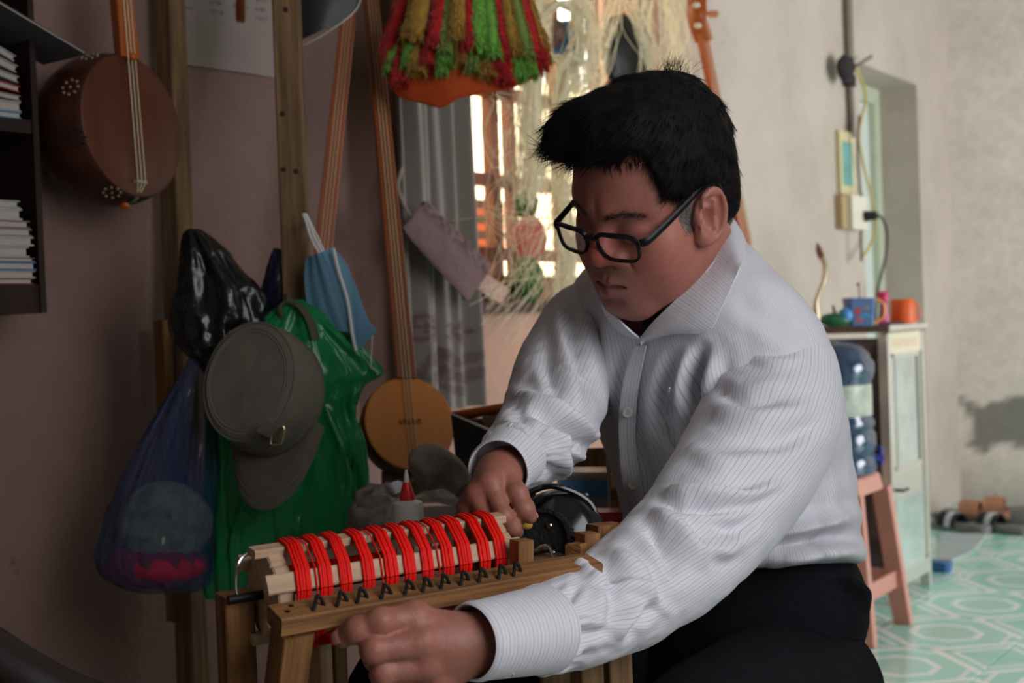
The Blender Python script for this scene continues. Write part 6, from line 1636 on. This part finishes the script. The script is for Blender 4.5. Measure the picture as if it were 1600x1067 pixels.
# ---- yarn ornament hanging from above
orn = thing('yarn_ornament', 'hanging ornament of red gold and green yarn tassels round an orange cloth', 'ornament', P(728, 140, 2.3))
OC = P(728, 70, 2.30); OD = 2.3; sc = OD / FPX
ycol = {'r': (.50, .008, .010), 'y': (.37, .20, .02), 'g': (.16, .40, .05), 'd': (.20, .28, .05)}
ym = {k: mat('yarn_' + k, v, .9, var=.25, vscale=60, sheen=.3) for k, v in ycol.items()}
def tassel(top, bot, r0, r1, key, seed, hairs=220):
    rg = np.random.default_rng(seed); n = 22; k = 16; pts = spline([top, top * .5 + bot * .5 + VB * .004, bot], n); ax = unit(bot - top)
    g = Geo(); g.tube(pts, np.interp(np.linspace(0, 1, n), [0, .8, .94, 1], [r0 * .8, r1 * .82, r1 * .6, r1 * .2]), k, flat=.75)
    V = g.V[0]; cen = OC; V += (fbm(V * 120, seed, 2) * r1 * .35)[:, None] * unit(V - V.mean(0) + 1e-6)
    hairs = int(hairs * 4.2); t = rg.uniform(.05, 1.0, hairs) ** .8; base = pts[(t * (n - 1)).astype(int)]; a = rg.uniform(0, 2 * np.pi, hairs); x = unit(np.cross(ax, VB)); y = np.cross(ax, x); rad = (r0 + (r1 - r0) * t) * .74
    root = base + rad[:, None] * (np.cos(a)[:, None] * x + .75 * np.sin(a)[:, None] * y); dr = (np.cos(a)[:, None] * x + np.sin(a)[:, None] * y) * .30 + ax * 1.0 + rg.normal(0, .16, (hairs, 3))
    Vh, Fh = strands(root, dr, rg.uniform(.007, .018, hairs), .0010, A(0, 0, -.1), seg=2, seed=seed); g.add(Vh, Fh.tolist())
    return g.obj('tassel', ym[key], orn, angle=180)
front = [(604, 82, 'r', 15), (643, 66, 'y', 24), (678, 76, 'r', 15), (694, 84, 'd', 11), (713, 64, 'y', 17), (733, 78, 'r', 12), (750, 84, 'g', 17), (772, 94, 'g', 15), (789, 92, 'r', 10), (804, 88, 'y', 15), (824, 92, 'd', 14), (840, 98, 'r', 15), (853, 98, 'y', 11)]
for i, (bx, by, key, w) in enumerate(front):
    tx = 728 + (bx - 728) * .62; a = (bx - 728) / 130.0; D_ = OD - .10 * math.sqrt(max(0, 1 - a * a))
    tassel(P(tx, -70, OD - .05 * math.sqrt(max(0, 1 - a * a))), P(bx, by, D_), w * sc * .55, w * sc * 1.0, key, 200 + i, 260)
for i, bx in enumerate(range(625, 846, 24)):
    a = (bx - 728) / 130.0; tassel(P(728 + (bx - 728) * .62, -70, OD + .05), P(bx, 92, OD + .10 * math.sqrt(max(0, 1 - a * a))), .010, .017, 'ryg'[i % 3], 240 + i, 80)
lowr = [(612, 112, 'g', 14), (640, 104, 'g', 14), (650, 112, 'y', 17), (625, 128, 'r', 17), (668, 100, 'r', 14), (697, 100, 'g', 14), (720, 98, 'y', 13), (738, 108, 'd', 12), (690, 112, 'g', 9), (762, 118, 'y', 15), (776, 110, 'r', 15), (785, 124, 'r', 14), (808, 122, 'g', 13), (795, 128, 'r', 10), (828, 118, 'g', 14), (845, 108, 'r', 15), (852, 98, 'y', 10), (608, 98, 'r', 13)]
for i, (bx, by, key, w) in enumerate(lowr):
    a = (bx - 728) / 130.0; D_ = OD - .085 * math.sqrt(max(0, 1 - a * a)); tassel(P(728 + (bx - 728) * .95, by - 52, D_ + .02), P(bx, by, D_), w * sc * .8, w * sc * 1.0, key, 270 + i, 200)
rim = [(606, 120), (622, 148), (655, 158), (690, 166), (715, 152), (745, 146), (790, 138), (822, 126), (846, 112)]
an = np.linspace(0, 1, 40); rp = spline(rim, 40); top_ = []
R0 = [P(a, b, OD - .08 * math.sin(math.pi * t)) for (a, b), t in zip(rp, an)]; R1 = [P(728 + (a - 728) * .93, 60, OD - .06 * math.sin(math.pi * t)) for (a, b), t in zip(rp, an)]
Bk = [P(a, 112, OD + .08 * math.sin(math.pi * t)) for (a, b), t in zip(rp, an)]; B1 = [P(728 + (a - 728) * .93, 60, OD + .06 * math.sin(math.pi * t)) for (a, b), t in zip(rp, an)]
orm = mat('orange_cloth', srgb(206, 88, 34), .8, transl=.35, var=.1, vscale=12)
for a_, b_ in ((R1, R0), (B1, Bk)):
    G = np.array([np.array(a_) * (1 - t) + np.array(b_) * t for t in np.linspace(0, 1, 12)]); G = G + (fbm(G * 30, 99, 2) * .006)[..., None] * VB
    g = Geo(); g.sheet(G, .002); g.obj('cloth_skirt', orm, orn, angle=60)
g = Geo(); g.tube(np.array(R0), .0028, 8); g.obj('cloth_hem', orm, orn)
g = Geo(); g.tube(spline([P(770, 120, 2.28), P(774, 150, 2.28), P(778, 192, 2.28)], 12), .0014, 6); g.obj('hanging_cord', blackpl, orn)
g = Geo(); g.tube([P(728, -75, 2.3), A(OC[0], OC[1], Z_CEIL)], .003, 8); g.obj('suspension_cord', iron, orn)
g = Geo(); g.lathe(P(728, -70, 2.3), UPZ, [(.092, -.01), (.094, 0), (.09, .012), (.02, .03)], 32); g.obj('hub', orm, orn)
# =================================================================== entrance side: cabinet, water jug, wall fittings, footwear
alu = mat('brushed_aluminium', srgb(226, 224, 214), .25, metal=.7, var=.06, vscale=30)
cA = on_z(1400, 947, 0); cB = on_z(1463, 917, 0)
n_f = float(cA @ NV); d_a = float(cA @ DV); cw = .36; d_b = d_a + cw
ctop = float(on_n(1390, 507, n_f)[2]); n_b = N_LEFT + .02
cab = thing('cabinet', 'aluminium kitchen cabinet with a glazed door beside the recessed doorway', 'cabinet', W(d_a + cw / 2, (n_f + n_b) / 2, 0))
def cbx2(name, d0, d1, n0, n1, z0, z1, m, parent=cab): g = Geo(); wbox(g, d0, d1, n0, n1, z0, z1); return g.obj(name, m, parent, smooth=False)
darkglass = mat('dark_glossy_side', srgb(44, 40, 46), .14, spec=.8, coat=.5)
cbx2('side_panel', d_a + .012, d_a + .018, n_b, n_f - .03, .05, ctop - .05, darkglass)
cbx2('side_panel', d_b - .018, d_b - .012, n_b, n_f - .03, .05, ctop - .05, darkglass)
cbx2('back_panel', d_a + .02, d_b - .02, n_b, n_b + .006, .05, ctop - .03, darkglass)
for d0 in (d_a, d_b - .026):
    for n0 in (n_b, n_f - .03): cbx2('corner_post', d0, d0 + .026, n0, n0 + .03, 0, ctop - .03, alu)
cbx2('top_panel', d_a - .006, d_b + .006, n_b, n_f + .008, ctop - .024, ctop, mat('dark_cabinet_top', srgb(120, 104, 94), .4))
cbx2('top_trim', d_a - .006, d_b + .006, n_f + .008, n_f + .012, ctop - .020, ctop - .002, alu)
cbx2('bottom_rail', d_a + .026, d_b - .026, n_f - .03, n_f, .05, .10, alu); cbx2('bottom_panel', d_a + .02, d_b - .02, n_b + .006, n_f - .03, .06, .07, alu)
sgn = cbx2('name_strip', d_a + .026, d_b - .026, n_f - .03, n_f - .004, ctop - .095, ctop - .026, mat('cream_strip', srgb(214, 204, 178), .5))
for i in range(9):
    dd_ = d_a + .06 + i * .027; cbx2('faded_letter', dd_, dd_ + .004, n_f - .004, n_f - .0032, ctop - .074, ctop - .048, mat('faded_orange_print', srgb(214, 158, 112), .6), sgn); 
    cbx2('faded_letter', dd_, dd_ + .014, n_f - .004, n_f - .0032, ctop - .052 - (i % 3) * .010, ctop - .048 - (i % 3) * .010, mat('faded_orange_print'), sgn)
dz = lambda py: float(on_n(1425, py, n_f)[2])
door = cbx2('door', d_a + .028, d_b - .028, n_f - .022, n_f - .006, .105, ctop - .10, alu)
glass = mat('cabinet_glass', srgb(190, 196, 190), .06, spec=.8, coat=.5, metal=.35, var=.25, vscale=5)
g_z0, g_z1 = dz(722), dz(556)
cbx2('glass_pane', d_a + .075, d_b - .085, n_f - .006, n_f - .003, g_z0, g_z1, glass, door); cbx2('pane_gasket', d_b - .085, d_b - .068, n_f - .006, n_f - .002, g_z0, g_z1, mat('black_gasket', srgb(30, 32, 34), .5), door)
for z0, z1 in ((g_z0 - .014, g_z0), (g_z1, g_z1 + .014)): cbx2('pane_frame', d_a + .062, d_b - .056, n_f - .006, n_f, z0, z1, alu, door)
cbx2('lower_panel', d_a + .050, d_b - .050, n_f - .006, n_f - .003, dz(905), dz(772), mat('pale_mirror_panel', srgb(222, 234, 230), .10, metal=.7, var=.2, vscale=6), door)
g = Geo(); zz0, zz1 = dz(900), dz(775); arc = [W(d_a + .055 + .02 * math.cos(t), n_f - .002, zz0 + .03 + (zz1 - zz0 - .06) * t / math.pi) for t in np.linspace(0, math.pi, 20)] 
g.tube(arc, .004, 6); g.obj('panel_trim', alu, door)
g = Geo(); hz_ = dz(757); g.tube([W(d_a + .045, n_f - .006, hz_), W(d_a + .045, n_f + .02, hz_), W(d_a + .085, n_f + .022, hz_)], .005, 8); g.obj('handle', mat('dark_handle', srgb(60, 58, 56), .4, metal=.7), door)

# ---- things on the cabinet
def on_top(px, D):
    p = P(px, 500, D); return A(p[0], p[1], ctop)
mg = on_top(1343, 4.02); mug = thing('mug', 'square blue picture mug with an orange handle on the cabinet', 'mug', mg)
s_ = 4.02 / FPX; e1_ = VR * 22 * s_; e2_ = unit(np.cross(UPZ, VR)) * 20 * s_; hm_ = 43 * s_
R = [[mg + UPZ * z + a * e1_ * k_ + b * e2_ * k_ for a, b in ((-1, -.8), (-.8, -1), (.8, -1), (1, -.8), (1, .8), (.8, 1), (-.8, 1), (-1, .8))] for z, k_ in ((0, .80), (.003, .84), (hm_, 1.0), (hm_ + .001, .92), (.01, .78))]
g = Geo(); g.loft(R); mb = g.obj('cup', mat('blue_printed_cup', srgb(84, 112, 152), .4, var=.1, vscale=30), mug, angle=30)
for a, z, w_, h_, col in ((-.35, .6, .26, .22, (170, 66, 70)), (.25, .38, .42, .10, (60, 130, 180)), (-.25, .22, .26, .12, (168, 84, 96)), (.3, .7, .3, .14, (120, 116, 130))):
    g = Geo(); g.lathe(mg + e1_ * a + UPZ * hm_ * z - e2_ * (.86 + .12 * z) * 1.0, -e2_, [(.004, 0), (1, 0), (1, .0006)], 20); V = g.V[0]
    for Vk in g.V:
        cc = mg + e1_ * a + UPZ * hm_ * z - e2_ * (.86 + .12 * z); rel = Vk - cc; Vk[:] = cc + e1_ * ((rel @ unit(e1_)) * w_)[:, None] + UPZ * ((rel @ UPZ) * hm_ * h_)[:, None] + unit(e2_) * (rel @ unit(e2_))[:, None]
    g.obj('print_patch', mat('print_%d' % col[0], srgb(*col), .5), mb)
g = Geo(); hp = [mg + e1_ * 1.0 + UPZ * hm_ * .92, mg + e1_ * 1.35 + UPZ * hm_ * .95, mg + e1_ * 1.75 + UPZ * hm_ * .75, mg + e1_ * 1.65 + UPZ * hm_ * .3, mg + e1_ * 1.0 + UPZ * hm_ * .12]
g.tube(spline(hp, 24), .0052, 10); g.obj('handle', mat('orange_plastic', srgb(232, 140, 60), .4), mug)
g = Geo(); g.tube(spline([mg + UPZ * .02, mg + UPZ * .10 + VR * .002, mg + UPZ * .125, mg + UPZ * .135], 12), [.002] * 8 + [.004, .006, .006, .003], 8); o = g.obj('stirring_stick', mat('dark_stick', srgb(84, 70, 46), .7)); tag(o, 'dark knobbed stick standing in the blue mug', 'stick')
fg = on_top(1381, 4.05); s_ = 4.05 / FPX
fig = thing('pink_bottle', 'slim pink novelty bottle with a tufted cap on the cabinet', 'bottle', fg)
g = Geo(); g.lathe(fg, UPZ, [(8 * s_, 0), (9 * s_, 3 * s_), (7 * s_, 16 * s_), (5.5 * s_, 24 * s_), (6 * s_, 31 * s_), (4 * s_, 35 * s_)], 20); g.obj('body', mat('pink_plastic', srgb(196, 84, 140), .35), fig)
g = Geo(); g.lathe(fg, UPZ, [(4 * s_, 34 * s_), (8 * s_, 38 * s_), (8 * s_, 46 * s_), (5 * s_, 51 * s_), (1 * s_, 53 * s_)], 20); g.obj('cap', mat('deep_pink_plastic', srgb(206, 48, 112), .35), fig)
for dx in (-6, 5):
    g = Geo(); g.tube([fg + UPZ * 47 * s_ + VR * dx * s_, fg + UPZ * 56 * s_ + VR * dx * 1.2 * s_], [3 * s_, .6 * s_], 8); g.obj('tuft', mat('deep_pink_plastic'), fig)
oc_ = on_top(1411, 4.16); s_ = 4.16 / FPX; g = Geo(); cup = thing('plastic_cup', 'orange plastic cup standing upside down on the cabinet', 'cup', oc_)
g.lathe(oc_, UPZ, [(19 * s_, 0), (19.5 * s_, 2 * s_), (18.5 * s_, 36 * s_), (17 * s_, 38 * s_), (2 * s_, 38.5 * s_)], 32); g.obj('wall', mat('orange_cup', srgb(240, 106, 44), .4, transl=.2), cup)
g = Geo(); g.tube(spline([oc_ + VR * 18 * s_ + UPZ * 32 * s_, oc_ + VR * 25 * s_ + UPZ * 26 * s_, oc_ + VR * 25 * s_ + UPZ * 12 * s_, oc_ + VR * 19 * s_ + UPZ * 6 * s_], 14), .004, 8); g.obj('handle', mat('orange_cup'), cup)
gb_ = on_top(1400, 4.02); g = Geo(); g.box(gb_ + UPZ * .004, VR * .022, unit(np.cross(UPZ, VR)) * .01, UPZ * .004); o = g.obj('small_case', mat('dark_grey_case', srgb(74, 70, 70), .5), smooth=False); tag(o, 'small dark grey case in front of the orange cup', 'case')
ty = on_top(1305, 3.98); toy = thing('toy', 'blue and green plastic toy beside the mug on the cabinet', 'toy', ty)
g = Geo(); g.ellipsoid(ty + UPZ * .022, VR * .05, VB * .025, UPZ * .022, 20, 12); g.obj('body', mat('dark_green_plastic', srgb(30, 92, 64), .35), toy)
g = Geo(); g.ellipsoid(ty + VR * .032 + UPZ * .036, VR * .022, VB * .022, UPZ * .024, 18, 12); g.obj('dome', mat('sky_blue_plastic', srgb(70, 140, 200), .3), toy)
g = Geo(); g.tube([ty + UPZ * .04, ty + UPZ * .068 - VR * .006], [.006, .004], 8); g.obj('peg', mat('brown_peg', srgb(110, 70, 44), .6), toy)
hn_ = on_top(1279, 3.92); horn = thing('curved_horn', 'curved polished horn standing on the cabinet against the wall', 'horn', hn_)
q = spline([P(1277, 500, 3.92), P(1276, 470, 3.92), P(1287, 440, 3.92), P(1289, 415, 3.93), P(1281, 395, 3.94), P(1277, 380, 3.95)], 30)
g = Geo(); g.tube(q[:22], np.interp(np.linspace(0, 1, 22), [0, .3, 1], [.011, .008, .009]), 12); g.obj('shaft', mat('polished_horn', srgb(186, 170, 140), .2, metal=.5), horn)
g = Geo(); g.tube(q[21:], np.interp(np.linspace(0, 1, 9), [0, .5, 1], [.011, .010, .003]), 12); g.obj('tip', mat('brown_horn', srgb(112, 78, 48), .4), horn)

# ---- water jug on a stool
JD = 3.78; jc = P(1297, 740, JD); s_ = JD / FPX
stool_top = jc[2]
jug = thing('water_jug', 'large blue translucent water jug with a tap standing on the pink stool', 'jug', jc)
prof = [(60, 0), (69, 3), (71, 12), (71, 26), (66, 32), (71, 40), (71, 62), (66, 70), (70, 76), (70, 82), (66, 88), (66, 142), (70, 150), (72, 160), (72, 172), (66, 180), (65, 186), (56, 197), (34, 205), (12, 208), (2, 208.5)]
bluej = mat('blue_water_jug', srgb(34, 62, 92), .12, alpha=.92, spec=.7, coat=.5, var=.15, vscale=8)
g = Geo(); g.lathe(jc, UPZ, [(r * s_, h * s_) for r, h in prof], 48); g.obj('jug_body', bluej, jug, angle=50)
g = Geo(); g.lathe(jc, UPZ, [(66.8 * s_, 92 * s_), (67.2 * s_, 94 * s_), (67.2 * s_, 138 * s_), (66.8 * s_, 140 * s_)], 48, caps=False); g.obj('jug_label', mat('jug_label_print', srgb(196, 200, 190), .4, col2=srgb(120, 140, 110), vscale=14), jug)
g = Geo(); tp_ = jc + VR * 66 * s_ + UPZ * 26 * s_ + VB * .03
g.tube([tp_, tp_ + VR * .024], [.012, .011], 12); g.tube([tp_ + VR * .018 - UPZ * .02, tp_ + VR * .018 + UPZ * .034], [.009, .008], 12); g.obj('tap', mat('tap_blue', srgb(40, 56, 140), .35), jug)
salmon = mat('salmon_plastic', srgb(200, 142, 126), .45, var=.06, vscale=10)
def stool(c, hw, h, label, m, col='plastic_stool', up=.72):
    t = thing(col, label, 'stool', A(c[0], c[1], 0), None)
    ax, ay = DV, NV
    g = Geo(); R = [[A(c[0], c[1], z) + ax * a * hw * k_ + ay * b * hw * k_ for a, b in ((-1, -.8), (-.8, -1), (.8, -1), (1, -.8), (1, .8), (.8, 1), (-.8, 1), (-1, .8))] for z, k_ in ((h - .05, .99), (h - .006, .93), (h, .88))]
    g.loft(R); g.obj('seat', m, t, angle=30)
    for a in (-1, 1):
        for b in (-1, 1):
            g = Geo(); g.beam(A(c[0], c[1], 0) + (ax * a + ay * b) * hw * 1.22, A(c[0], c[1], h - .045) + (ax * a + ay * b) * hw * .9, .052, .03, ax); g.obj('leg', m, t, smooth=False)
    for a, b in ((1, 0), (-1, 0), (0, 1), (0, -1)):
        v_ = ax * a + ay * b; w_ = ay * abs(a) + ax * abs(b); g = Geo(); g.beam(A(c[0], c[1], h * .30) + v_ * hw * 1.12 - w_ * hw * 1.1, A(c[0], c[1], h * .30) + v_ * hw * 1.12 + w_ * hw * 1.1, .012, .05, UPZ); g.obj('stretcher', m, t, smooth=False)
    return t
stool(jc, .125, stool_top - .0005, 'salmon pink plastic stool under the water jug', salmon)
stool(A(C_WAIST[0] - .02, C_WAIST[1], 0), .125, SEAT_Z - .002, 'brown stool on which the man sits', mat('brown_plastic', srgb(96, 60, 46), .5))

# ---- wall fittings
def wpt(px, py, o=.01): return on_n(px, py, N_LEFT + o)
cab_l = mat('grey_conduit', srgb(116, 104, 96), .7, var=.15, vscale=20); cab_y = mat('yellow_cable', srgb(196, 172, 92), .5); cab_k = mat('black_cable', srgb(50, 52, 50), .5)
cond = thing('cable_conduit', 'dark cable conduit running down the cream wall to the picture frame', 'conduit', wpt(1328, 300))
g = Geo(); g.beam(wpt(1322, -60, .012), wpt(1327, 100, .012), .05, .022, NV); g.obj('upper_duct', cab_l, cond, smooth=False)
g = Geo(); g.beam(wpt(1327, 130, .012), wpt(1331, 215, .012), .035, .02, NV); g.obj('lower_duct', cab_l, cond, smooth=False)
g = Geo(); c = wpt(1321, 108, .055); g.ellipsoid(c, DV * .06, NV * .03, UPZ * .055, 20, 12, disp=lambda R: R + (fbm(R * 40, 7, 3) * .02)[..., None] * NV); g.obj('junction', mat('sooty_box', srgb(44, 40, 40), .9), cond)
g = Geo(); g.box(wpt(1327, 126, .018), DV * .03, NV * .016, UPZ * .022); g.obj('sleeve', mat('black_sleeve', srgb(26, 26, 28), .6), cond, smooth=False)
g = Geo(); g.tube([wpt(1338, 103, .03), wpt(1362, 88, .06)], .007, 8); g.obj('spike', cab_l, cond)
pic = thing('picture_frame', 'small framed green picture hanging on the cream wall above the socket', 'picture', wpt(1325, 305))
def wq(g, x0, y0, x1, y1, o0, o1):
    a = d_at(x0, (y0 + y1) / 2, N_LEFT + o1); b = d_at(x1, (y0 + y1) / 2, N_LEFT + o1); z1 = float(wpt((x0 + x1) / 2, y0, o1)[2]); z0 = float(wpt((x0 + x1) / 2, y1, o1)[2]); return wbox(g, a, b, N_LEFT + o0, N_LEFT + o1, z0, z1)
g = Geo(); wq(g, 1313, 206, 1336, 304, 0, .018); g.obj('frame', mat('pale_gilt_frame', srgb(206, 196, 150), .5), pic, smooth=False)
g = Geo(); wq(g, 1317, 222, 1332, 290, .018, .019); g.obj('picture_print', mat('green_print', srgb(112, 168, 160), .5, var=.2, vscale=14), pic, smooth=False)
sock = thing('socket_box', 'cream wall socket box with a black plug and cables', 'socket', wpt(1338, 358))
g = Geo(); wq(g, 1316, 306, 1338, 358, 0, .03); g.obj('back_box', mat('brown_box', srgb(176, 152, 112), .6), sock, smooth=False)
g = Geo(); wq(g, 1332, 306, 1356, 358, .03, .05); g.obj('face_plate', mat('cream_plastic', srgb(222, 216, 198), .4), sock, smooth=False)
g = Geo(); pk_ = wpt(1351, 338, .05); g.tube([pk_, pk_ + NV * .05], [.022, .016], 12); g.obj('plug', mat('black_sleeve'), sock)
for pts, m_, r, nm in (([(1356, 338), (1375, 338), (1386, 362), (1384, 400), (1374, 440), (1369, 470), (1368, 500)], cab_k, .0055, 'black_lead'), ([(1336, 105), (1348, 130), (1353, 155), (1346, 185), (1342, 215), (1350, 260), (1362, 310), (1368, 345), (1362, 378), (1346, 405)], cab_y, .0055, 'yellow_lead'), ([(1342, 180), (1340, 230), (1343, 290), (1346, 306)], cab_k, .0045, 'black_lead'), ([(1345, 360), (1346, 408)], cab_l, .006, 'grey_lead')):
    g = Geo(); g.tube(spline([wpt(a, b, .055) for a, b in pts], 40), r, 8); g.obj(nm, m_, sock)

# ---- footwear and mats by the far wall
def sandal(px, py, yaw, L_, name, label, sole, strap, z=0.0, wide=.045, group=None):
    c = on_z(px, py, z); t = thing(name, label, 'sandal', c, group); f = DV * math.cos(yaw) + NV * math.sin(yaw); s = np.cross(UPZ, f)
    pr = [(-.5, .45), (-.46, .72), (-.3, .85), (0, .78), (.22, 1.0), (.38, .92), (.47, .6), (.5, .2)]
    R = []
    for zz, k_ in ((0.001, .96), (.010, 1.0), (.024, 1.0), (.028, .94)): R.append([c + f * a * L_ + s * b * wide * k_ + UPZ * (zz + .006 * (a < -.2)) for a, b in pr] + [c + f * a * L_ - s * b * wide * k_ + UPZ * (zz + .006 * (a < -.2)) for a, b in pr[::-1]])
    g = Geo(); g.loft(R); g.obj('sole', sole, t, angle=40)
    for x0, x1, m_, hgt in ((-.02, .30, strap[0], .052), (.06, .16, strap[1], .055)):
        G = [[c + f * (x0 + (x1 - x0) * u) * L_ + s * wide * 1.04 * math.cos(th) + UPZ * (.020 + hgt * math.sin(th)) for th in np.linspace(0, math.pi, 14)] for u in np.linspace(0, 1, 5)]
        g = Geo(); g.sheet(np.array(G), .005); g.obj('strap', m_, t, angle=60)
    return t
blk = mat('black_foam', srgb(38, 38, 42), .8); wht = mat('grey_white_strap', srgb(196, 196, 204), .6); brn = mat('tan_strap', srgb(176, 122, 92), .6); brs_ = mat('tan_sole', srgb(140, 100, 78), .8); gry = mat('grey_foam', srgb(120, 120, 118), .8)
sandal(1500, 829, -1.25, .27, 'slide_sandal', 'black slide sandal with pale strap nearest the cabinet', gry, (blk, wht), group='pair of black slide sandals')
sandal(1562, 831, -1.25, .27, 'slide_sandal', 'black slide sandal with pale strap beside the grey shoe', gry, (blk, wht), group='pair of black slide sandals')
sandal(1530, 809, -1.5, .25, 'leather_sandal', 'tan leather sandal lying behind the black slides', brs_, (brn, brn), z=.03, group='tan sandals')
sandal(1568, 803, -1.7, .25, 'leather_sandal', 'tan leather sandal against the foot of the end wall', brs_, (brn, brn), z=.03, group='tan sandals')
sandal(1612, 822, -1.4, .28, 'closed_shoe', 'grey rubber clog at the end of the shoe row', gry, (gry, gry), wide=.05)
rk = on_z(1540, 812, 0); g = Geo(); g.box(A(rk[0], rk[1], .014), NV * .2, DV * .09, UPZ * .013); tag(g.obj('shoe_board', mat('grey_board', srgb(110, 108, 104), .8), smooth=False), 'low grey board under the tan sandals', 'board')
mt = [on_z(1468, 836, .003), on_z(1545, 832, .003), on_z(1520, 862, .003), on_z(1467, 884, .003)]
g = Geo(); u, v = np.meshgrid(np.linspace(0, 1, 12), np.linspace(0, 1, 12)); G = (1 - u)[..., None] * (1 - v)[..., None] * mt[0] + u[..., None] * (1 - v)[..., None] * mt[1] + u[..., None] * v[..., None] * mt[2] + (1 - u)[..., None] * v[..., None] * mt[3]
g.sheet(G, .005); tag(g.obj('cardboard_mat', mat('pale_cardboard', srgb(190, 186, 178), .8, col2=srgb(150, 178, 188), vscale=7)), 'worn cardboard doormat on the tiles before the sandals', 'mat')
bb = on_z(1470, 892, 0); g = Geo(); R = [[A(bb[0], bb[1], z) + DV * a * .03 * k_ + NV * b * .035 * k_ for a, b in ((-1, -.7), (-.7, -1), (.7, -1), (1, -.7), (1, .7), (.7, 1), (-.7, 1), (-1, .7))] for z, k_ in ((.0005, .9), (.01, 1), (.032, 1.05), (.036, 1.0))]; g.loft(R)
tag(g.obj('soap_box', mat('blue_plastic_box', srgb(54, 104, 156), .4), angle=30), 'small blue plastic box on the tiles beside the cabinet', 'box')
